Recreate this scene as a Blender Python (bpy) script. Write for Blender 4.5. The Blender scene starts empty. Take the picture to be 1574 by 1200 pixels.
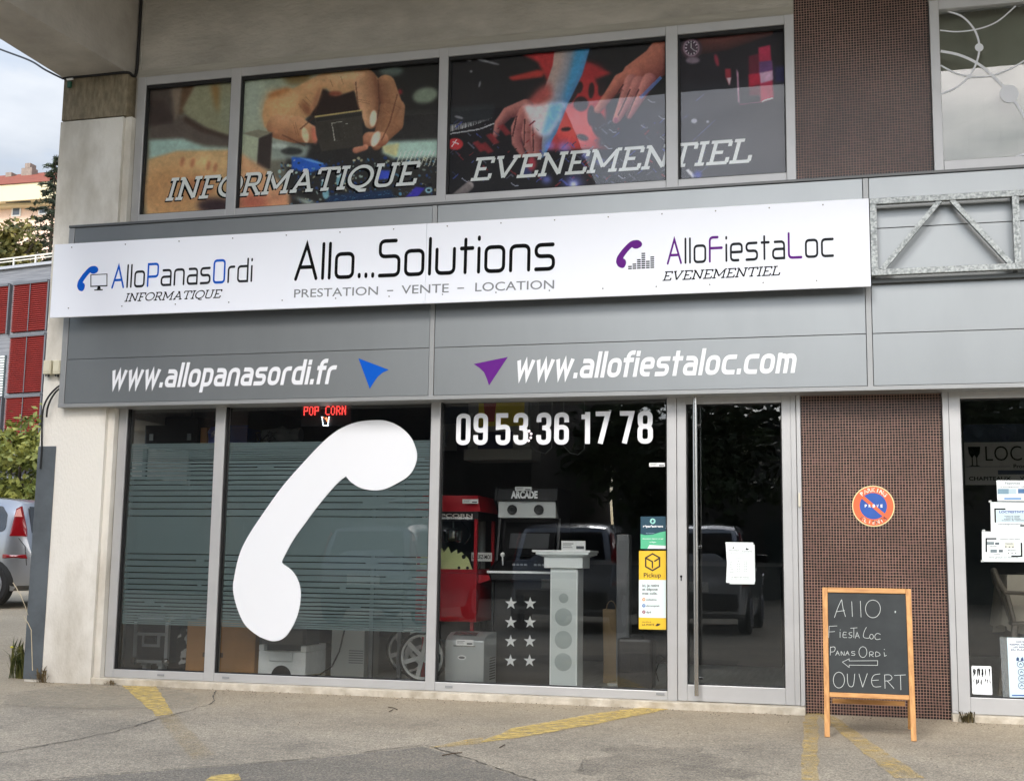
import bpy, bmesh, math, random
import numpy as np
from mathutils import Vector, Matrix, noise as mnoise

random.seed(7)
SC = bpy.context.scene
COL = SC.collection
R = math.radians

# ------------------------------------------------------------------ camera
CAM = Vector((0.0, -9.3, 1.025))
YAW, PITCH, ROLL, FPX, IW, IH = R(-15.0729), R(7.8415), R(0.8074), 1921.06, 1574.0, 1200.0
def _basis():
    fw = Vector((math.sin(YAW)*math.cos(PITCH), math.cos(YAW)*math.cos(PITCH), math.sin(PITCH)))
    r = Vector((math.cos(YAW), -math.sin(YAW), 0)); u = r.cross(fw)
    c, s = math.cos(ROLL), math.sin(ROLL)
    return c*r+s*u, -s*r+c*u, fw
CR, CU, CF = _basis()
cd = bpy.data.cameras.new("camera"); cam = bpy.data.objects.new("camera", cd); COL.objects.link(cam)
m = Matrix((CR, CU, -CF)).transposed().to_4x4(); m.translation = CAM
cam.matrix_world = m
cd.sensor_fit = 'HORIZONTAL'; cd.sensor_width = 36; cd.lens = 36*FPX/IW
cd.clip_start = 0.05; cd.clip_end = 2000
SC.camera = cam

# ------------------------------------------------------------------ sky, sun, exposure
SUN_EL, SUN_AZ = R(36), R(-18)      # azimuth of the sun: in front of the facade, to the left of its normal
w = bpy.data.worlds.new("World"); SC.world = w; w.use_nodes = True
nt = w.node_tree; nt.nodes.clear()
def nd(t, typ, **kw):
    n = t.nodes.new(typ)
    for k, v in kw.items(): setattr(n, k, v)
    return n
out = nd(nt, 'ShaderNodeOutputWorld'); bg = nd(nt, 'ShaderNodeBackground'); bg.inputs[1].default_value = 0.10
sky = nd(nt, 'ShaderNodeTexSky', sky_type='NISHITA', sun_disc=False, sun_elevation=SUN_EL, sun_rotation=math.pi+SUN_AZ, air_density=1.0, dust_density=2.0, ozone_density=1.0)
tc = nd(nt, 'ShaderNodeTexCoord'); mp = nd(nt, 'ShaderNodeMapping'); mp.inputs['Scale'].default_value = (1.0, 1.0, 2.6)
nz = nd(nt, 'ShaderNodeTexNoise'); nz.inputs['Scale'].default_value = 2.6; nz.inputs['Detail'].default_value = 7; nz.inputs['Roughness'].default_value = 0.58
rp = nd(nt, 'ShaderNodeValToRGB'); rp.color_ramp.elements[0].position = 0.36; rp.color_ramp.elements[1].position = 0.60
nz2 = nd(nt, 'ShaderNodeTexNoise'); nz2.inputs['Scale'].default_value = 4.0; nz2.inputs['Detail'].default_value = 6
rp2 = nd(nt, 'ShaderNodeValToRGB')
rp2.color_ramp.elements[0].position = 0.35; rp2.color_ramp.elements[0].color = (2.3, 2.7, 3.3, 1)
rp2.color_ramp.elements[1].position = 0.68; rp2.color_ramp.elements[1].color = (4.6, 4.8, 5.1, 1)
mx = nd(nt, 'ShaderNodeMix', data_type='RGBA')
L = nt.links.new
L(tc.outputs['Generated'], mp.inputs[0]); L(mp.outputs[0], nz.inputs['Vector']); L(mp.outputs[0], nz2.inputs['Vector'])
L(nz.outputs[0], rp.inputs[0]); L(nz2.outputs[0], rp2.inputs[0])
L(rp.outputs[0], mx.inputs[0]); L(sky.outputs[0], mx.inputs[6]); L(rp2.outputs[0], mx.inputs[7])
# clouds are brighter towards the veiled sun
dt = nd(nt, 'ShaderNodeVectorMath', operation='DOT_PRODUCT'); dt.inputs[1].default_value = (math.sin(SUN_AZ)*math.cos(SUN_EL), -math.cos(SUN_AZ)*math.cos(SUN_EL), math.sin(SUN_EL))
mr = nd(nt, 'ShaderNodeMapRange'); mr.inputs[1].default_value = -0.4; mr.inputs[2].default_value = 1.0; mr.inputs[3].default_value = 0.85; mr.inputs[4].default_value = 2.7
vm = nd(nt, 'ShaderNodeVectorMath', operation='SCALE')
L(tc.outputs['Generated'], dt.inputs[0]); L(dt.outputs['Value'], mr.inputs[0]); L(mx.outputs[2], vm.inputs[0]); L(mr.outputs[0], vm.inputs['Scale']); L(vm.outputs[0], bg.inputs[0]); L(bg.outputs[0], out.inputs[0])
sd = bpy.data.lights.new("sun", 'SUN'); sd.energy = 1.5; sd.angle = R(20); sd.color = (1.0, 0.975, 0.94)
so = bpy.data.objects.new("sun", sd); COL.objects.link(so)
sdir = Vector((math.sin(SUN_AZ)*math.cos(SUN_EL), -math.cos(SUN_AZ)*math.cos(SUN_EL), math.sin(SUN_EL)))
so.rotation_euler = sdir.to_track_quat('Z', 'Y').to_euler(); so.location = sdir*60
SC.view_settings.view_transform = 'Standard'; SC.view_settings.look = 'None'
SC.view_settings.gamma = 1; SC.view_settings.exposure = 1.02; SC.view_settings.use_curve_mapping = False
SC.cycles.max_bounces = 10; SC.cycles.transparent_max_bounces = 24; SC.cycles.use_denoising = True

# ------------------------------------------------------------------ the picture's measurements as points in the place
def ray(px, py): return (CF*FPX + CR*(px-IW/2) - CU*(py-IH/2)).normalized()
def P(px, py, y=0.0):
    d = ray(px, py); return CAM + d*((y-CAM.y)/d.y)
def G(px, py, z=0.0):
    d = ray(px, py); return CAM + d*((z-CAM.z)/d.z)
def PP(px, py, p0, n):
    d = ray(px, py); return CAM + d*((p0-CAM).dot(n)/d.dot(n))
def pix(v):
    d = Vector(v)-CAM; z = d.dot(CF); return IW/2+FPX*d.dot(CR)/z, IH/2-FPX*d.dot(CU)/z
def X(px, py, y=0.0): return P(px, py, y).x
def Z(px, py, y=0.0): return P(px, py, y).z

# ------------------------------------------------------------------ materials
def lin(c):
    c = c/255.0
    return c/12.92 if c <= 0.04045 else ((c+0.055)/1.055)**2.4
def C(r, g, b): return (lin(r), lin(g), lin(b), 1)
MATS = {}
def mat(name, col, rough=0.5, metal=0.0, var=0.0, vscale=6.0, bump=0.0, bscale=40.0, col2=None, coat=0.0, stretch=None, spec=0.5, emit=0, detail=6, lo=0.35, hi=0.65):
    if name in MATS: return MATS[name]
    mt = bpy.data.materials.new(name); mt.use_nodes = True; t = mt.node_tree; b = t.nodes['Principled BSDF']
    b.inputs['Base Color'].default_value = col; b.inputs['Roughness'].default_value = rough; b.inputs['Metallic'].default_value = metal
    b.inputs['Coat Weight'].default_value = coat; b.inputs['Coat Roughness'].default_value = 0.03; b.inputs['Specular IOR Level'].default_value = spec
    if emit: b.inputs['Emission Color'].default_value = col; b.inputs['Emission Strength'].default_value = emit
    if var or bump or col2:
        tc = nd(t, 'ShaderNodeTexCoord'); vec = tc.outputs['Object']
        if stretch:
            mp = nd(t, 'ShaderNodeMapping'); mp.inputs['Scale'].default_value = stretch; t.links.new(vec, mp.inputs[0]); vec = mp.outputs[0]
        if var or col2:
            n = nd(t, 'ShaderNodeTexNoise'); n.inputs['Scale'].default_value = vscale; n.inputs['Detail'].default_value = detail; n.inputs['Roughness'].default_value = 0.6
            t.links.new(vec, n.inputs['Vector'])
            r = nd(t, 'ShaderNodeValToRGB'); r.color_ramp.elements[0].position = lo; r.color_ramp.elements[1].position = hi
            c2 = col2 or tuple(min(1, x*(1+var)) for x in col[:3])+(1,); c1 = col if col2 else tuple(x*(1-var) for x in col[:3])+(1,)
            r.color_ramp.elements[0].color = c1; r.color_ramp.elements[1].color = c2
            t.links.new(n.outputs[0], r.inputs[0]); t.links.new(r.outputs[0], b.inputs['Base Color'])
        if bump:
            n2 = nd(t, 'ShaderNodeTexNoise'); n2.inputs['Scale'].default_value = bscale; n2.inputs['Detail'].default_value = 5
            t.links.new(vec, n2.inputs['Vector'])
            bp = nd(t, 'ShaderNodeBump'); bp.inputs['Strength'].default_value = bump; bp.inputs['Distance'].default_value = 0.02
            t.links.new(n2.outputs[0], bp.inputs['Height']); t.links.new(bp.outputs[0], b.inputs['Normal'])
    MATS[name] = mt; return mt
def flat(r, g, b, rough=0.5, **k): return mat("paint_%d_%d_%d_%d" % (r, g, b, int(rough*100)), C(r, g, b), rough, **k)

def glass_mat(name, tint=(0.965, 0.972, 0.970, 1), ior=1.42, wave=0.004, wscale=1.3):
    mt = bpy.data.materials.new(name); mt.use_nodes = True; t = mt.node_tree; t.nodes.clear()
    o = nd(t, 'ShaderNodeOutputMaterial'); tr = nd(t, 'ShaderNodeBsdfTransparent'); tr.inputs[0].default_value = tint
    gl = nd(t, 'ShaderNodeBsdfGlossy'); gl.inputs['Roughness'].default_value = 0.0; gl.inputs[0].default_value = (1, 1, 1, 1)
    fr = nd(t, 'ShaderNodeFresnel'); fr.inputs[0].default_value = ior; mxs = nd(t, 'ShaderNodeMixShader')
    tc = nd(t, 'ShaderNodeTexCoord'); n = nd(t, 'ShaderNodeTexNoise'); n.inputs['Scale'].default_value = wscale; n.inputs['Detail'].default_value = 1
    bp = nd(t, 'ShaderNodeBump'); bp.inputs['Strength'].default_value = wave; bp.inputs['Distance'].default_value = 0.3
    t.links.new(tc.outputs['Object'], n.inputs['Vector']); t.links.new(n.outputs[0], bp.inputs['Height']); t.links.new(bp.outputs[0], gl.inputs['Normal'])
    t.links.new(fr.outputs[0], mxs.inputs[0]); t.links.new(tr.outputs[0], mxs.inputs[1]); t.links.new(gl.outputs[0], mxs.inputs[2]); t.links.new(mxs.outputs[0], o.inputs[0])
    return mt
GLASS = glass_mat("window_glass", tint=(0.962, 0.972, 0.970, 1), ior=1.60); GLASS_UP = glass_mat("upper_window_glass", ior=1.29)
def trans_mat(name, col, alpha, rough=0.6, mask=None):
    """paint or film that lets some light through; mask=(scale, lo, hi) wears it away in patches"""
    mt = bpy.data.materials.new(name); mt.use_nodes = True; t = mt.node_tree; b = t.nodes['Principled BSDF']
    b.inputs['Base Color'].default_value = col; b.inputs['Roughness'].default_value = rough; b.inputs['Alpha'].default_value = alpha
    if mask:
        tc = nd(t, 'ShaderNodeTexCoord'); n = nd(t, 'ShaderNodeTexNoise'); n.inputs['Scale'].default_value = mask[0]; n.inputs['Detail'].default_value = 9; n.inputs['Roughness'].default_value = 0.75
        r = nd(t, 'ShaderNodeMapRange'); r.inputs[1].default_value = mask[1]; r.inputs[2].default_value = mask[2]; r.inputs[3].default_value = 0; r.inputs[4].default_value = alpha
        t.links.new(tc.outputs['Object'], n.inputs['Vector']); t.links.new(n.outputs[0], r.inputs[0]); t.links.new(r.outputs[0], b.inputs['Alpha'])
    return mt

# ------------------------------------------------------------------ mesh building
class MB:
    def __init__(s): s.v = []; s.f = []
    def add(s, vs, fs):
        o = len(s.v); s.v += [tuple(v) for v in vs]; s.f += [tuple(i+o for i in f) for f in fs]; return s
    def box(s, x0, x1, y0, y1, z0, z1):
        x0, x1 = sorted((x0, x1)); y0, y1 = sorted((y0, y1)); z0, z1 = sorted((z0, z1))
        return s.add([(x0,y0,z0),(x1,y0,z0),(x1,y1,z0),(x0,y1,z0),(x0,y0,z1),(x1,y0,z1),(x1,y1,z1),(x0,y1,z1)],
                     [(0,3,2,1),(4,5,6,7),(0,1,5,4),(1,2,6,5),(2,3,7,6),(3,0,4,7)])
    def beam(s, a, b, w, h, up=(0, 0, 1)):
        """rectangular bar from a to b, w across, h along up"""
        a, b = Vector(a), Vector(b); d = (b-a).normalized(); u = Vector(up); sd_ = d.cross(u).normalized(); u = sd_.cross(d).normalized()
        vs = []
        for p in (a, b):
            for i, j in ((-1,-1),(1,-1),(1,1),(-1,1)): vs.append(p+sd_*(i*w/2)+u*(j*h/2))
        return s.add(vs, [(3,2,1,0),(4,5,6,7),(0,1,5,4),(1,2,6,5),(2,3,7,6),(3,0,4,7)])
    def quad(s, *p): return s.add(p, [tuple(range(len(p)))])
    def prism(s, pts, y0, y1):
        """outline in (x, z), extruded from y0 (front) to y1"""
        n = len(pts); a = sum(pts[i][0]*pts[(i+1)%n][1]-pts[(i+1)%n][0]*pts[i][1] for i in range(n))
        if a < 0: pts = pts[::-1]
        vs = [(x, y0, z) for x, z in pts]+[(x, y1, z) for x, z in pts]
        fs = [tuple(range(n)), tuple(range(2*n-1, n-1, -1))]+[((i+1)%n, i, i+n, (i+1)%n+n) for i in range(n)]
        return s.add(vs, fs)
    def sweep(s, ring_pts):
        """list of closed rings of equal length, capped"""
        n = len(ring_pts[0]); vs = [p for r_ in ring_pts for p in r_]; fs = []
        for k in range(len(ring_pts)-1):
            for i in range(n): fs.append((k*n+i, k*n+(i+1)%n, (k+1)*n+(i+1)%n, (k+1)*n+i))
        fs.append(tuple(range(n-1, -1, -1))); fs.append(tuple((len(ring_pts)-1)*n+i for i in range(n)))
        return s.add(vs, fs)
    def tube(s, path, r, n=8, r1=None):
        path = [Vector(p) for p in path]; rings = []; prev = None
        for i, p in enumerate(path):
            d = (path[min(i+1, len(path)-1)]-path[max(i-1, 0)]).normalized()
            if prev is None:
                a = d.cross(Vector((0, 0, 1)));
                if a.length < 1e-3: a = d.cross(Vector((1, 0, 0)))
            else: a = prev-d*prev.dot(d)
            a.normalize(); prev = a; b = d.cross(a)
            rr = r if r1 is None else r+(r1-r)*i/(len(path)-1)
            rings.append([p+a*(rr*math.cos(2*math.pi*k/n))+b*(rr*math.sin(2*math.pi*k/n)) for k in range(n)])
        return s.sweep(rings)
    def lathe(s, prof, c, axis='z', n=24):
        """profile of (radius, along) about an axis through c"""
        rings = []
        for rr, h in prof:
            ring = []
            for k in range(n):
                a = 2*math.pi*k/n; u, v = rr*math.cos(a), rr*math.sin(a)
                ring.append({'z': (c[0]+u, c[1]+v, c[2]+h), 'y': (c[0]+u, c[1]+h, c[2]+v), 'x': (c[0]+h, c[1]+u, c[2]+v)}[axis])
            rings.append(ring)
        return s.sweep(rings)
    def ring(s, prof, c, axis='y', n=36):
        """closed profile of (radius, along) turned about an axis: a tyre or rim with an open middle"""
        vs = []; m_ = len(prof)
        for k in range(n):
            a = 2*math.pi*k/n
            for rr, h in prof: u, v = rr*math.cos(a), rr*math.sin(a); vs.append({'z': (c[0]+u, c[1]+v, c[2]+h), 'y': (c[0]+u, c[1]+h, c[2]+v)}[axis])
        return s.add(vs, [(k*m_+i, k*m_+(i+1) % m_, ((k+1) % n)*m_+(i+1) % m_, ((k+1) % n)*m_+i) for k in range(n) for i in range(m_)])
    def disc(s, cx, cz, r, y0, y1, n=32, rz=None):
        rz = rz or r
        return s.prism([(cx+r*math.cos(2*math.pi*k/n), cz+rz*math.sin(2*math.pi*k/n)) for k in range(n)], y0, y1)
    def build(s, name, material, parent=None, smooth=False, bevel=0, label=None):
        me = bpy.data.meshes.new(name); org = ROOT.get(parent.name, Vector()) if parent else Vector()
        me.from_pydata([(v[0]-org.x, v[1]-org.y, v[2]-org.z) for v in s.v], [], s.f); me.validate()
        bm = bmesh.new(); bm.from_mesh(me)
        bmesh.ops.recalc_face_normals(bm, faces=bm.faces)
        if bevel: bmesh.ops.bevel(bm, geom=[e for e in bm.edges if len(e.link_faces) == 2 and e.calc_face_angle(0) > 0.5], offset=bevel, segments=2, affect='EDGES', profile=0.5)
        bm.to_mesh(me); bm.free()
        if smooth:
            for p in me.polygons: p.use_smooth = True
            me.set_sharp_from_angle(angle=R(38))
        me.materials.append(material)
        o = bpy.data.objects.new(name, me); COL.objects.link(o)
        if parent: o.parent = parent; ROOT[o.name] = org
        if label: o['label'] = label
        return o
ROOT = {}
def thing(name, label, cat, loc=(0, 0, 0), group=None):
    o = bpy.data.objects.new(name, None); COL.objects.link(o); o.location = loc; o.empty_display_size = 0.2
    ROOT[o.name] = Vector(loc); return tag(o, label, cat, group)
def tag(o, label, cat, group=None):
    o['label'] = label; o['category'] = cat
    if group: o['group'] = group
    return o
def struct(o): o['kind'] = 'structure'; return o
def copy_tree(o, parent=None):
    c = o.copy(); COL.objects.link(c)
    if parent: c.parent = parent
    for ch in list(o.children): copy_tree(ch, c)
    return c

# ------------------------------------------------------------------ lettering
def fillet(pts, r, closed=False):
    """round the corners of a polyline; a point may carry its own radius as a third number"""
    n = len(pts); o = []
    for i, p in enumerate(pts):
        rr = p[2] if len(p) > 2 else r; p_ = Vector(p[:2])
        if (not closed and i in (0, n-1)) or rr <= 0: o.append(p_); continue
        a, b = Vector(pts[i-1][:2])-p_, Vector(pts[(i+1)%n][:2])-p_
        la, lb = a.length, b.length
        if la < 1e-6 or lb < 1e-6: continue
        a /= la; b /= lb; c = max(-1, min(1, a.dot(b))); ang = math.acos(c)
        if ang > 3.0: o.append(p_); continue
        d = min(rr/math.tan(ang/2), la*0.49 if (closed or i > 1) else la*0.98, lb*0.49 if (closed or i < n-2) else lb*0.98)
        s_, e_ = p_+a*d, p_+b*d
        for k in range(7):
            t = k/6; o.append(s_*(1-t)**2+p_*2*t*(1-t)+e_*t*t)
    return o
def ribbon(pts, hw, closed=False, cap='butt', asp=1.0):
    """outline strip of a stroke: list of quads in 2D, mitred; asp thins what is upright"""
    p = [Vector((a[0]/asp, a[1])) for a in pts]
    q = [p[0]]
    for a in p[1:]:
        if (a-q[-1]).length > 1e-5: q.append(a)
    if closed and (q[0]-q[-1]).length < 1e-5: q.pop()
    p = q; n = len(p)
    if cap == 'square' and not closed and n > 1:
        p[0] = p[0]+(p[0]-p[1]).normalized()*hw; p[-1] = p[-1]+(p[-1]-p[-2]).normalized()*hw
    lft, rgt = [], []
    if n < 2: return [], []
    for i in range(n):
        d0 = (p[i]-p[i-1]) if (closed or i > 0) else (p[1]-p[0]); d1 = (p[(i+1)%n]-p[i]) if (closed or i < n-1) else (p[-1]-p[-2])
        d0 = d0.normalized(); d1 = d1.normalized(); t = (d0+d1)
        if t.length < 1e-4: t = d1
        t.normalize(); nn = Vector((-t.y, t.x)); c = max(0.35, nn.dot(Vector((-d1.y, d1.x))))
        lft.append(p[i]+nn*hw/c); rgt.append(p[i]-nn*hw/c)
    vs = lft+rgt; fs = [(i, n+i, n+(i+1)%n, (i+1)%n) for i in range(n if closed else n-1)]
    if cap == 'round' and not closed:
        for e, (a, b) in ((0, (p[0], p[1])), (n-1, (p[-1], p[-2]))):
            d = (a-b).normalized(); nn = Vector((-d.y, d.x)); base = len(vs)
            arc = [a+nn*hw*math.cos(math.pi*k/8)+d*hw*math.sin(math.pi*k/8) for k in range(9)]
            vs += arc; fs.append(tuple(range(base, base+9)))
    nv = len(vs); return [(v.x*asp, v.y, (i % n)/n) for i, v in enumerate(vs)], fs   # the third number lifts the stroke a little along its way, so it never lies in its own plane
class Ink:
    """collects flat strokes and turns them into one thin raised mesh on the plane y"""
    def __init__(s): s.items = []
    def stroke(s, pts, hw, closed=False, cap='butt', asp=1.0): s.items.append(ribbon(pts, hw, closed, cap, asp)); return s
    def poly(s, pts): s.items.append((list(pts), [tuple(range(len(pts)))])); return s
    def build(s, name, material, parent, place, lift=0.0005, step=0.00025, label=None):
        """place(u, v, d) -> world point; d is the height above the surface"""
        m_ = MB()
        for k, (vs, fs) in enumerate(s.items):
            if fs: m_.add([place(v[0], v[1], lift+step*(k % 7)+(v[2]*step*0.8 if len(v) > 2 else 0)) for v in vs], fs)
        o = m_.build(name, material, parent, label=label); return o

TECH = {  # rounded signboard letters: width, strokes (closed when last flag is True)
 'A': (.62, [[(0,0),(.31,1,0),(.62,0)], [(.13,.34),(.49,.34)]]), 'l': (0, [[(0,0),(0,1)]]),
 'o': (.5, [([(0,0),(.5,0),(.5,.68),(0,.68)], True)]), 'O': (.56, [([(0,0),(.56,0),(.56,1),(0,1)], True)]),
 'P': (.54, [[(0,0),(0,1,0),(.54,1),(.54,.42),(0,.42)]]),
 'a': (.5, [[(.08,.68),(.5,.68),(.5,0,.0),(0,0),(0,.38),(.5,.38)]]),
 'n': (.5, [[(0,0),(0,.68),(.5,.68),(.5,0)]]), 's': (.48, [[(.46,.68),(0,.68),(0,.36),(.48,.36),(.48,0),(0,0)]]),
 'S': (.56, [[(.46,1),(0,1),(0,.55),(.56,.55),(.56,0),(0,0)]]), 'r': (.3, [[(0,0),(0,.68),(.3,.68)]]),
 'd': (.5, [[(.5,1),(.5,0,0),(0,0),(0,.68),(.5,.68)]]), 'i': (0, [[(0,0),(0,.66)], [(0,.93),(0,.975)]]),
 'u': (.5, [[(0,.68),(0,0),(.5,0),(.5,.68)]]), 't': (.3, [[(.12,0),(.12,.93)], [(0,.68),(.32,.68)]]),
 'F': (.55, [[(0,0),(0,1),(.36,1)], [(.0,.55),(.55,.55)]]),
 'e': (.5, [[(.34,0),(0,0),(0,.68),(.5,.68),(.5,.34,0.04),(.03,.34)]]), 'L': (.55, [[(0,1),(0,0),(.55,0)]]),
 'c': (.48, [[(.48,.68),(0,.68),(0,0),(.48,0)]]), '.': (0, [[(0,0.0),(0,.05)]]),
 'w': (.74, [[(0,.7),(.18,0,0),(.37,.68,0),(.56,0,0),(.74,.7)]]), 'p': (.46, [[(0,-.28),(0,.7,0),(.46,.7),(.46,0),(0,0)]]),
 'm': (.74, [[(0,0),(0,.7)], [(0,.64),(.37,.7),(.37,0)], [(.37,.64),(.74,.7),(.74,0)]]), 'f': (.26, [[(.08,0),(.08,1),(.3,1)], [(-.04,.67),(.28,.67)]]),
 ' ': (.3, []),
 '0': (.34, [([(0,0),(.34,0),(.34,1),(0,1)], True)]), '9': (.34, [([(0,.45),(.34,.45),(.34,1),(0,1)], True), [(.34,.7),(.34,0),(0,0),(0,.28)]]),
 '6': (.34, [([(0,0),(.34,0),(.34,.55),(0,.55)], True), [(0,.3),(0,1),(.34,1),(.34,.72)]]),
 '5': (.34, [[(.34,1),(.0,1,0),(0,.56,0),(.34,.6),(.34,0),(0,0),(0,.28)]]),
 '3': (.34, [[(0,.74),(0,1),(.34,1),(.34,.53),(.12,.53)], [(.12,.53),(.34,.53),(.34,0),(0,0),(0,.27)]]),
 '1': (.2, [[(.16,-.07),(.16,1.07)], [(.16,.9),(-.04,.9)]]), '7': (.34, [[(-.05,1),(.34,1,0),(.1,-.07)]]),
 '8': (.34, [([(0,0),(.34,0),(.34,.53),(0,.53)], True), ([(.01,.53),(.33,.53),(.33,1),(.01,1)], True)]),
}
def _sl(w, strokes): return (w, strokes)
SLAB = {
 'I': _sl(.3, [[(.15,0),(.15,1)], [(0,.0),(.3,.0)], [(0,1),(.3,1)]]),
 'N': _sl(.84, [[(.14,0),(.14,1)], [(.12,1),(.7,0)], [(.7,0),(.7,1)], [(0,0),(.28,0)], [(0,1),(.16,1)], [(.56,1),(.84,1)]]),
 'F': _sl(.64, [[(.15,0),(.15,1)], [(0,0),(.36,0)], [(0,1),(.62,1)], [(.15,.5),(.45,.5)], [(.6,1),(.6,.74)]]),
 'E': _sl(.66, [[(.15,0),(.15,1)], [(0,0),(.66,0)], [(0,1),(.64,1)], [(.15,.5),(.45,.5)], [(.62,1),(.62,.76)], [(.64,0),(.64,.25)]]),
 'O': _sl(.8, [([(.4+.4*math.cos(a*math.pi/14), .5+.5*math.sin(a*math.pi/14), 0) for a in range(28)], True)]),
 'Q': _sl(.8, [([(.4+.4*math.cos(a*math.pi/14), .5+.5*math.sin(a*math.pi/14), 0) for a in range(28)], True), [(.34,-.02),(.5,-.16),(.72,-.16)]]),
 'R': _sl(.72, [[(.15,0),(.15,1)], [(0,0),(.32,0)], [(0,1),(.58,1,.22),(.58,.47,.22),(.15,.47)], [(.38,.47),(.66,0)], [(.58,0),(.76,0)]]),
 'M': _sl(1.0, [[(.14,0),(.14,1)], [(.14,1),(.5,.2)], [(.5,.2),(.86,1)], [(.86,0),(.86,1)], [(0,0),(.28,0)], [(0,1),(.16,1)], [(.72,0),(1,0)], [(.84,1),(1,1)]]),
 'A': _sl(.84, [[(.12,0),(.42,1)], [(.42,1),(.72,0)], [(.22,.33),(.62,.33)], [(0,0),(.26,0)], [(.58,0),(.86,0)], [(.28,1),(.44,1)]]),
 'T': _sl(.74, [[(.37,0),(.37,1)], [(0,1),(.74,1)], [(.22,0),(.52,0)], [(.02,1),(.02,.75)], [(.72,1),(.72,.75)]]),
 'U': _sl(.82, [[(.14,1),(.14,0,.26),(.68,0,.26),(.68,1)], [(0,1),(.28,1)], [(.54,1),(.82,1)]]),
 'V': _sl(.8, [[(.1,1),(.4,0)], [(.4,0),(.7,1)], [(0,1),(.24,1)], [(.56,1),(.82,1)]]),
 'L': _sl(.64, [[(.15,0),(.15,1)], [(0,1),(.32,1)], [(0,0),(.64,0)], [(.62,0),(.62,.28)]]),
}
def word(font, text, hw, r=0.12, gap=0.16, cap='butt', asp=1.0, shear=0.0, wide=1.0):
    """list of (char, strokes) laid out along x, cap height 1; returns items and total width"""
    x = 0; o = []
    for ch in text:
        wd, st = font[ch]; items = []
        for s_ in st:
            closed = isinstance(s_, tuple); pts = s_[0] if closed else s_
            pts = [(x+q[0]*wide,)+tuple(q[1:]) for q in pts]
            pts = fillet(pts, r, closed) if r > 0 or any(len(q) > 2 for q in pts) else [Vector(q[:2]) for q in pts]
            vs, fs = ribbon(pts, hw, closed, cap, asp)
            items.append(([(a+shear*b, b, e) for a, b, e in vs], fs))
        o.append((ch, items)); x += wd*wide+gap
    return o, x-gap
def on_plane(bl, br, top, y=None, p0=None, n=None, w=1.0, out_=Vector((0, -1, 0))):
    """pixels of a word's baseline start, baseline end and top -> a placing function for (u in 0..w, v in 0..1)"""
    if p0 is None: A, B, T = P(*bl, y), P(*br, y), P(*top, y); nn = out_
    else: A, B, T = PP(*bl, p0, n), PP(*br, p0, n), PP(*top, p0, n); nn = -n if n.y > 0 else n
    ex = (B-A); up = T-A; exn = ex.normalized(); up = up-exn*up.dot(exn)
    return lambda u, v, d: A+ex*(u/w)+up*v+nn*d
def put_word(parent, font, text, colors, hw, bl, br, top, y, name='lettering', label=None, **k):
    items, wd = word(font, text, hw, **k); a = k.get('asp', 1.0); pl0 = on_plane(bl, br, top, y, w=wd+2*hw*a)
    pl = lambda u, v, d: pl0(u+hw*a, (v+hw)/(1+2*hw), d)
    by = {}
    for i, (ch, its) in enumerate(items):
        c = colors(i) if callable(colors) else colors
        by.setdefault(c.name, (c, Ink()))[1].items.extend(its)
    for c, ink in by.values(): ink.build(name, c, parent, pl, label=label)
_txt = {}
def text_mesh(body, bold=0.0):
    key = (body, bold)
    if key in _txt: return _txt[key]
    cu = bpy.data.curves.new('t', 'FONT'); cu.body = body; cu.size = 1; cu.offset = bold; cu.resolution_u = 4
    o = bpy.data.objects.new('t', cu); COL.objects.link(o)
    dg = bpy.context.evaluated_depsgraph_get(); me = bpy.data.meshes.new_from_object(o.evaluated_get(dg))
    v = [tuple(a.co) for a in me.vertices]; f = [tuple(p.vertices) for p in me.polygons]
    bpy.data.objects.remove(o); bpy.data.curves.remove(cu); bpy.data.meshes.remove(me)
    if not v: return [], [], 1, 1
    x0 = min(a[0] for a in v); x1 = max(a[0] for a in v); z0 = min(a[1] for a in v); z1 = max(a[1] for a in v)
    _txt[key] = ([(a[0]-x0, a[1]) for a in v], f, x1-x0, z1); return _txt[key]
def put_text(ink, body, x0, x1, z0, z1, bold=0.0, shear=0.0):
    """builtin font word fitted into x0..x1 with its baseline at z0 and its top at z1 (surface units)"""
    v, f, w_, h_ = text_mesh(body, bold)
    ink.items.append(([(x0+(a/w_)*(x1-x0)+shear*b/h_*(z1-z0), z0+b/h_*(z1-z0)) for a, b in v], f)); return ink
# ================================================================== the building
alu = mat("satin_aluminium", C(184, 184, 183), 0.38, 0.25, var=0.05, vscale=3, bump=0.02, bscale=200)
gasket = mat("black_gasket", C(18, 18, 18), 0.6)
conc_lintel = mat("rendered_concrete", C(160, 156, 146), 0.9, col2=C(190, 185, 174), vscale=1.6, bump=0.5, bscale=16, stretch=(1, 1, 2.2), detail=10)
conc_beam = mat("beam_concrete", C(158, 153, 144), 0.9, col2=C(180, 175, 166), vscale=2.2, bump=0.25, bscale=30, detail=9)
white_render = mat("white_render", C(172, 164, 148), 0.92, col2=C(226, 222, 212), vscale=1.7, bump=0.22, bscale=70, detail=14, stretch=(1, 1, 0.45), lo=0.30, hi=0.56)
steel_guard = mat("painted_steel_guard", C(84, 90, 94), 0.5, var=0.18, vscale=5, bump=0.06, bscale=30)
fascia_m = mat("grey_cladding", C(140, 144, 145), 0.40, 0.75, var=0.025, vscale=1.6, stretch=(2.5, 1, 0.8), detail=7)
trim_m = mat("cladding_trim", C(150, 152, 152), 0.4, 0.3, var=0.04, vscale=4)
white_vinyl = mat("white_vinyl", C(228, 230, 233), 0.45)
blue_v = flat(0, 84, 186, 0.7, spec=0.15); purple_v = flat(96, 32, 126, 0.7, spec=0.15); black_v = flat(14, 15, 16, 0.85, spec=0.1); char_v = flat(40, 43, 46, 0.85, spec=0.1)

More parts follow.
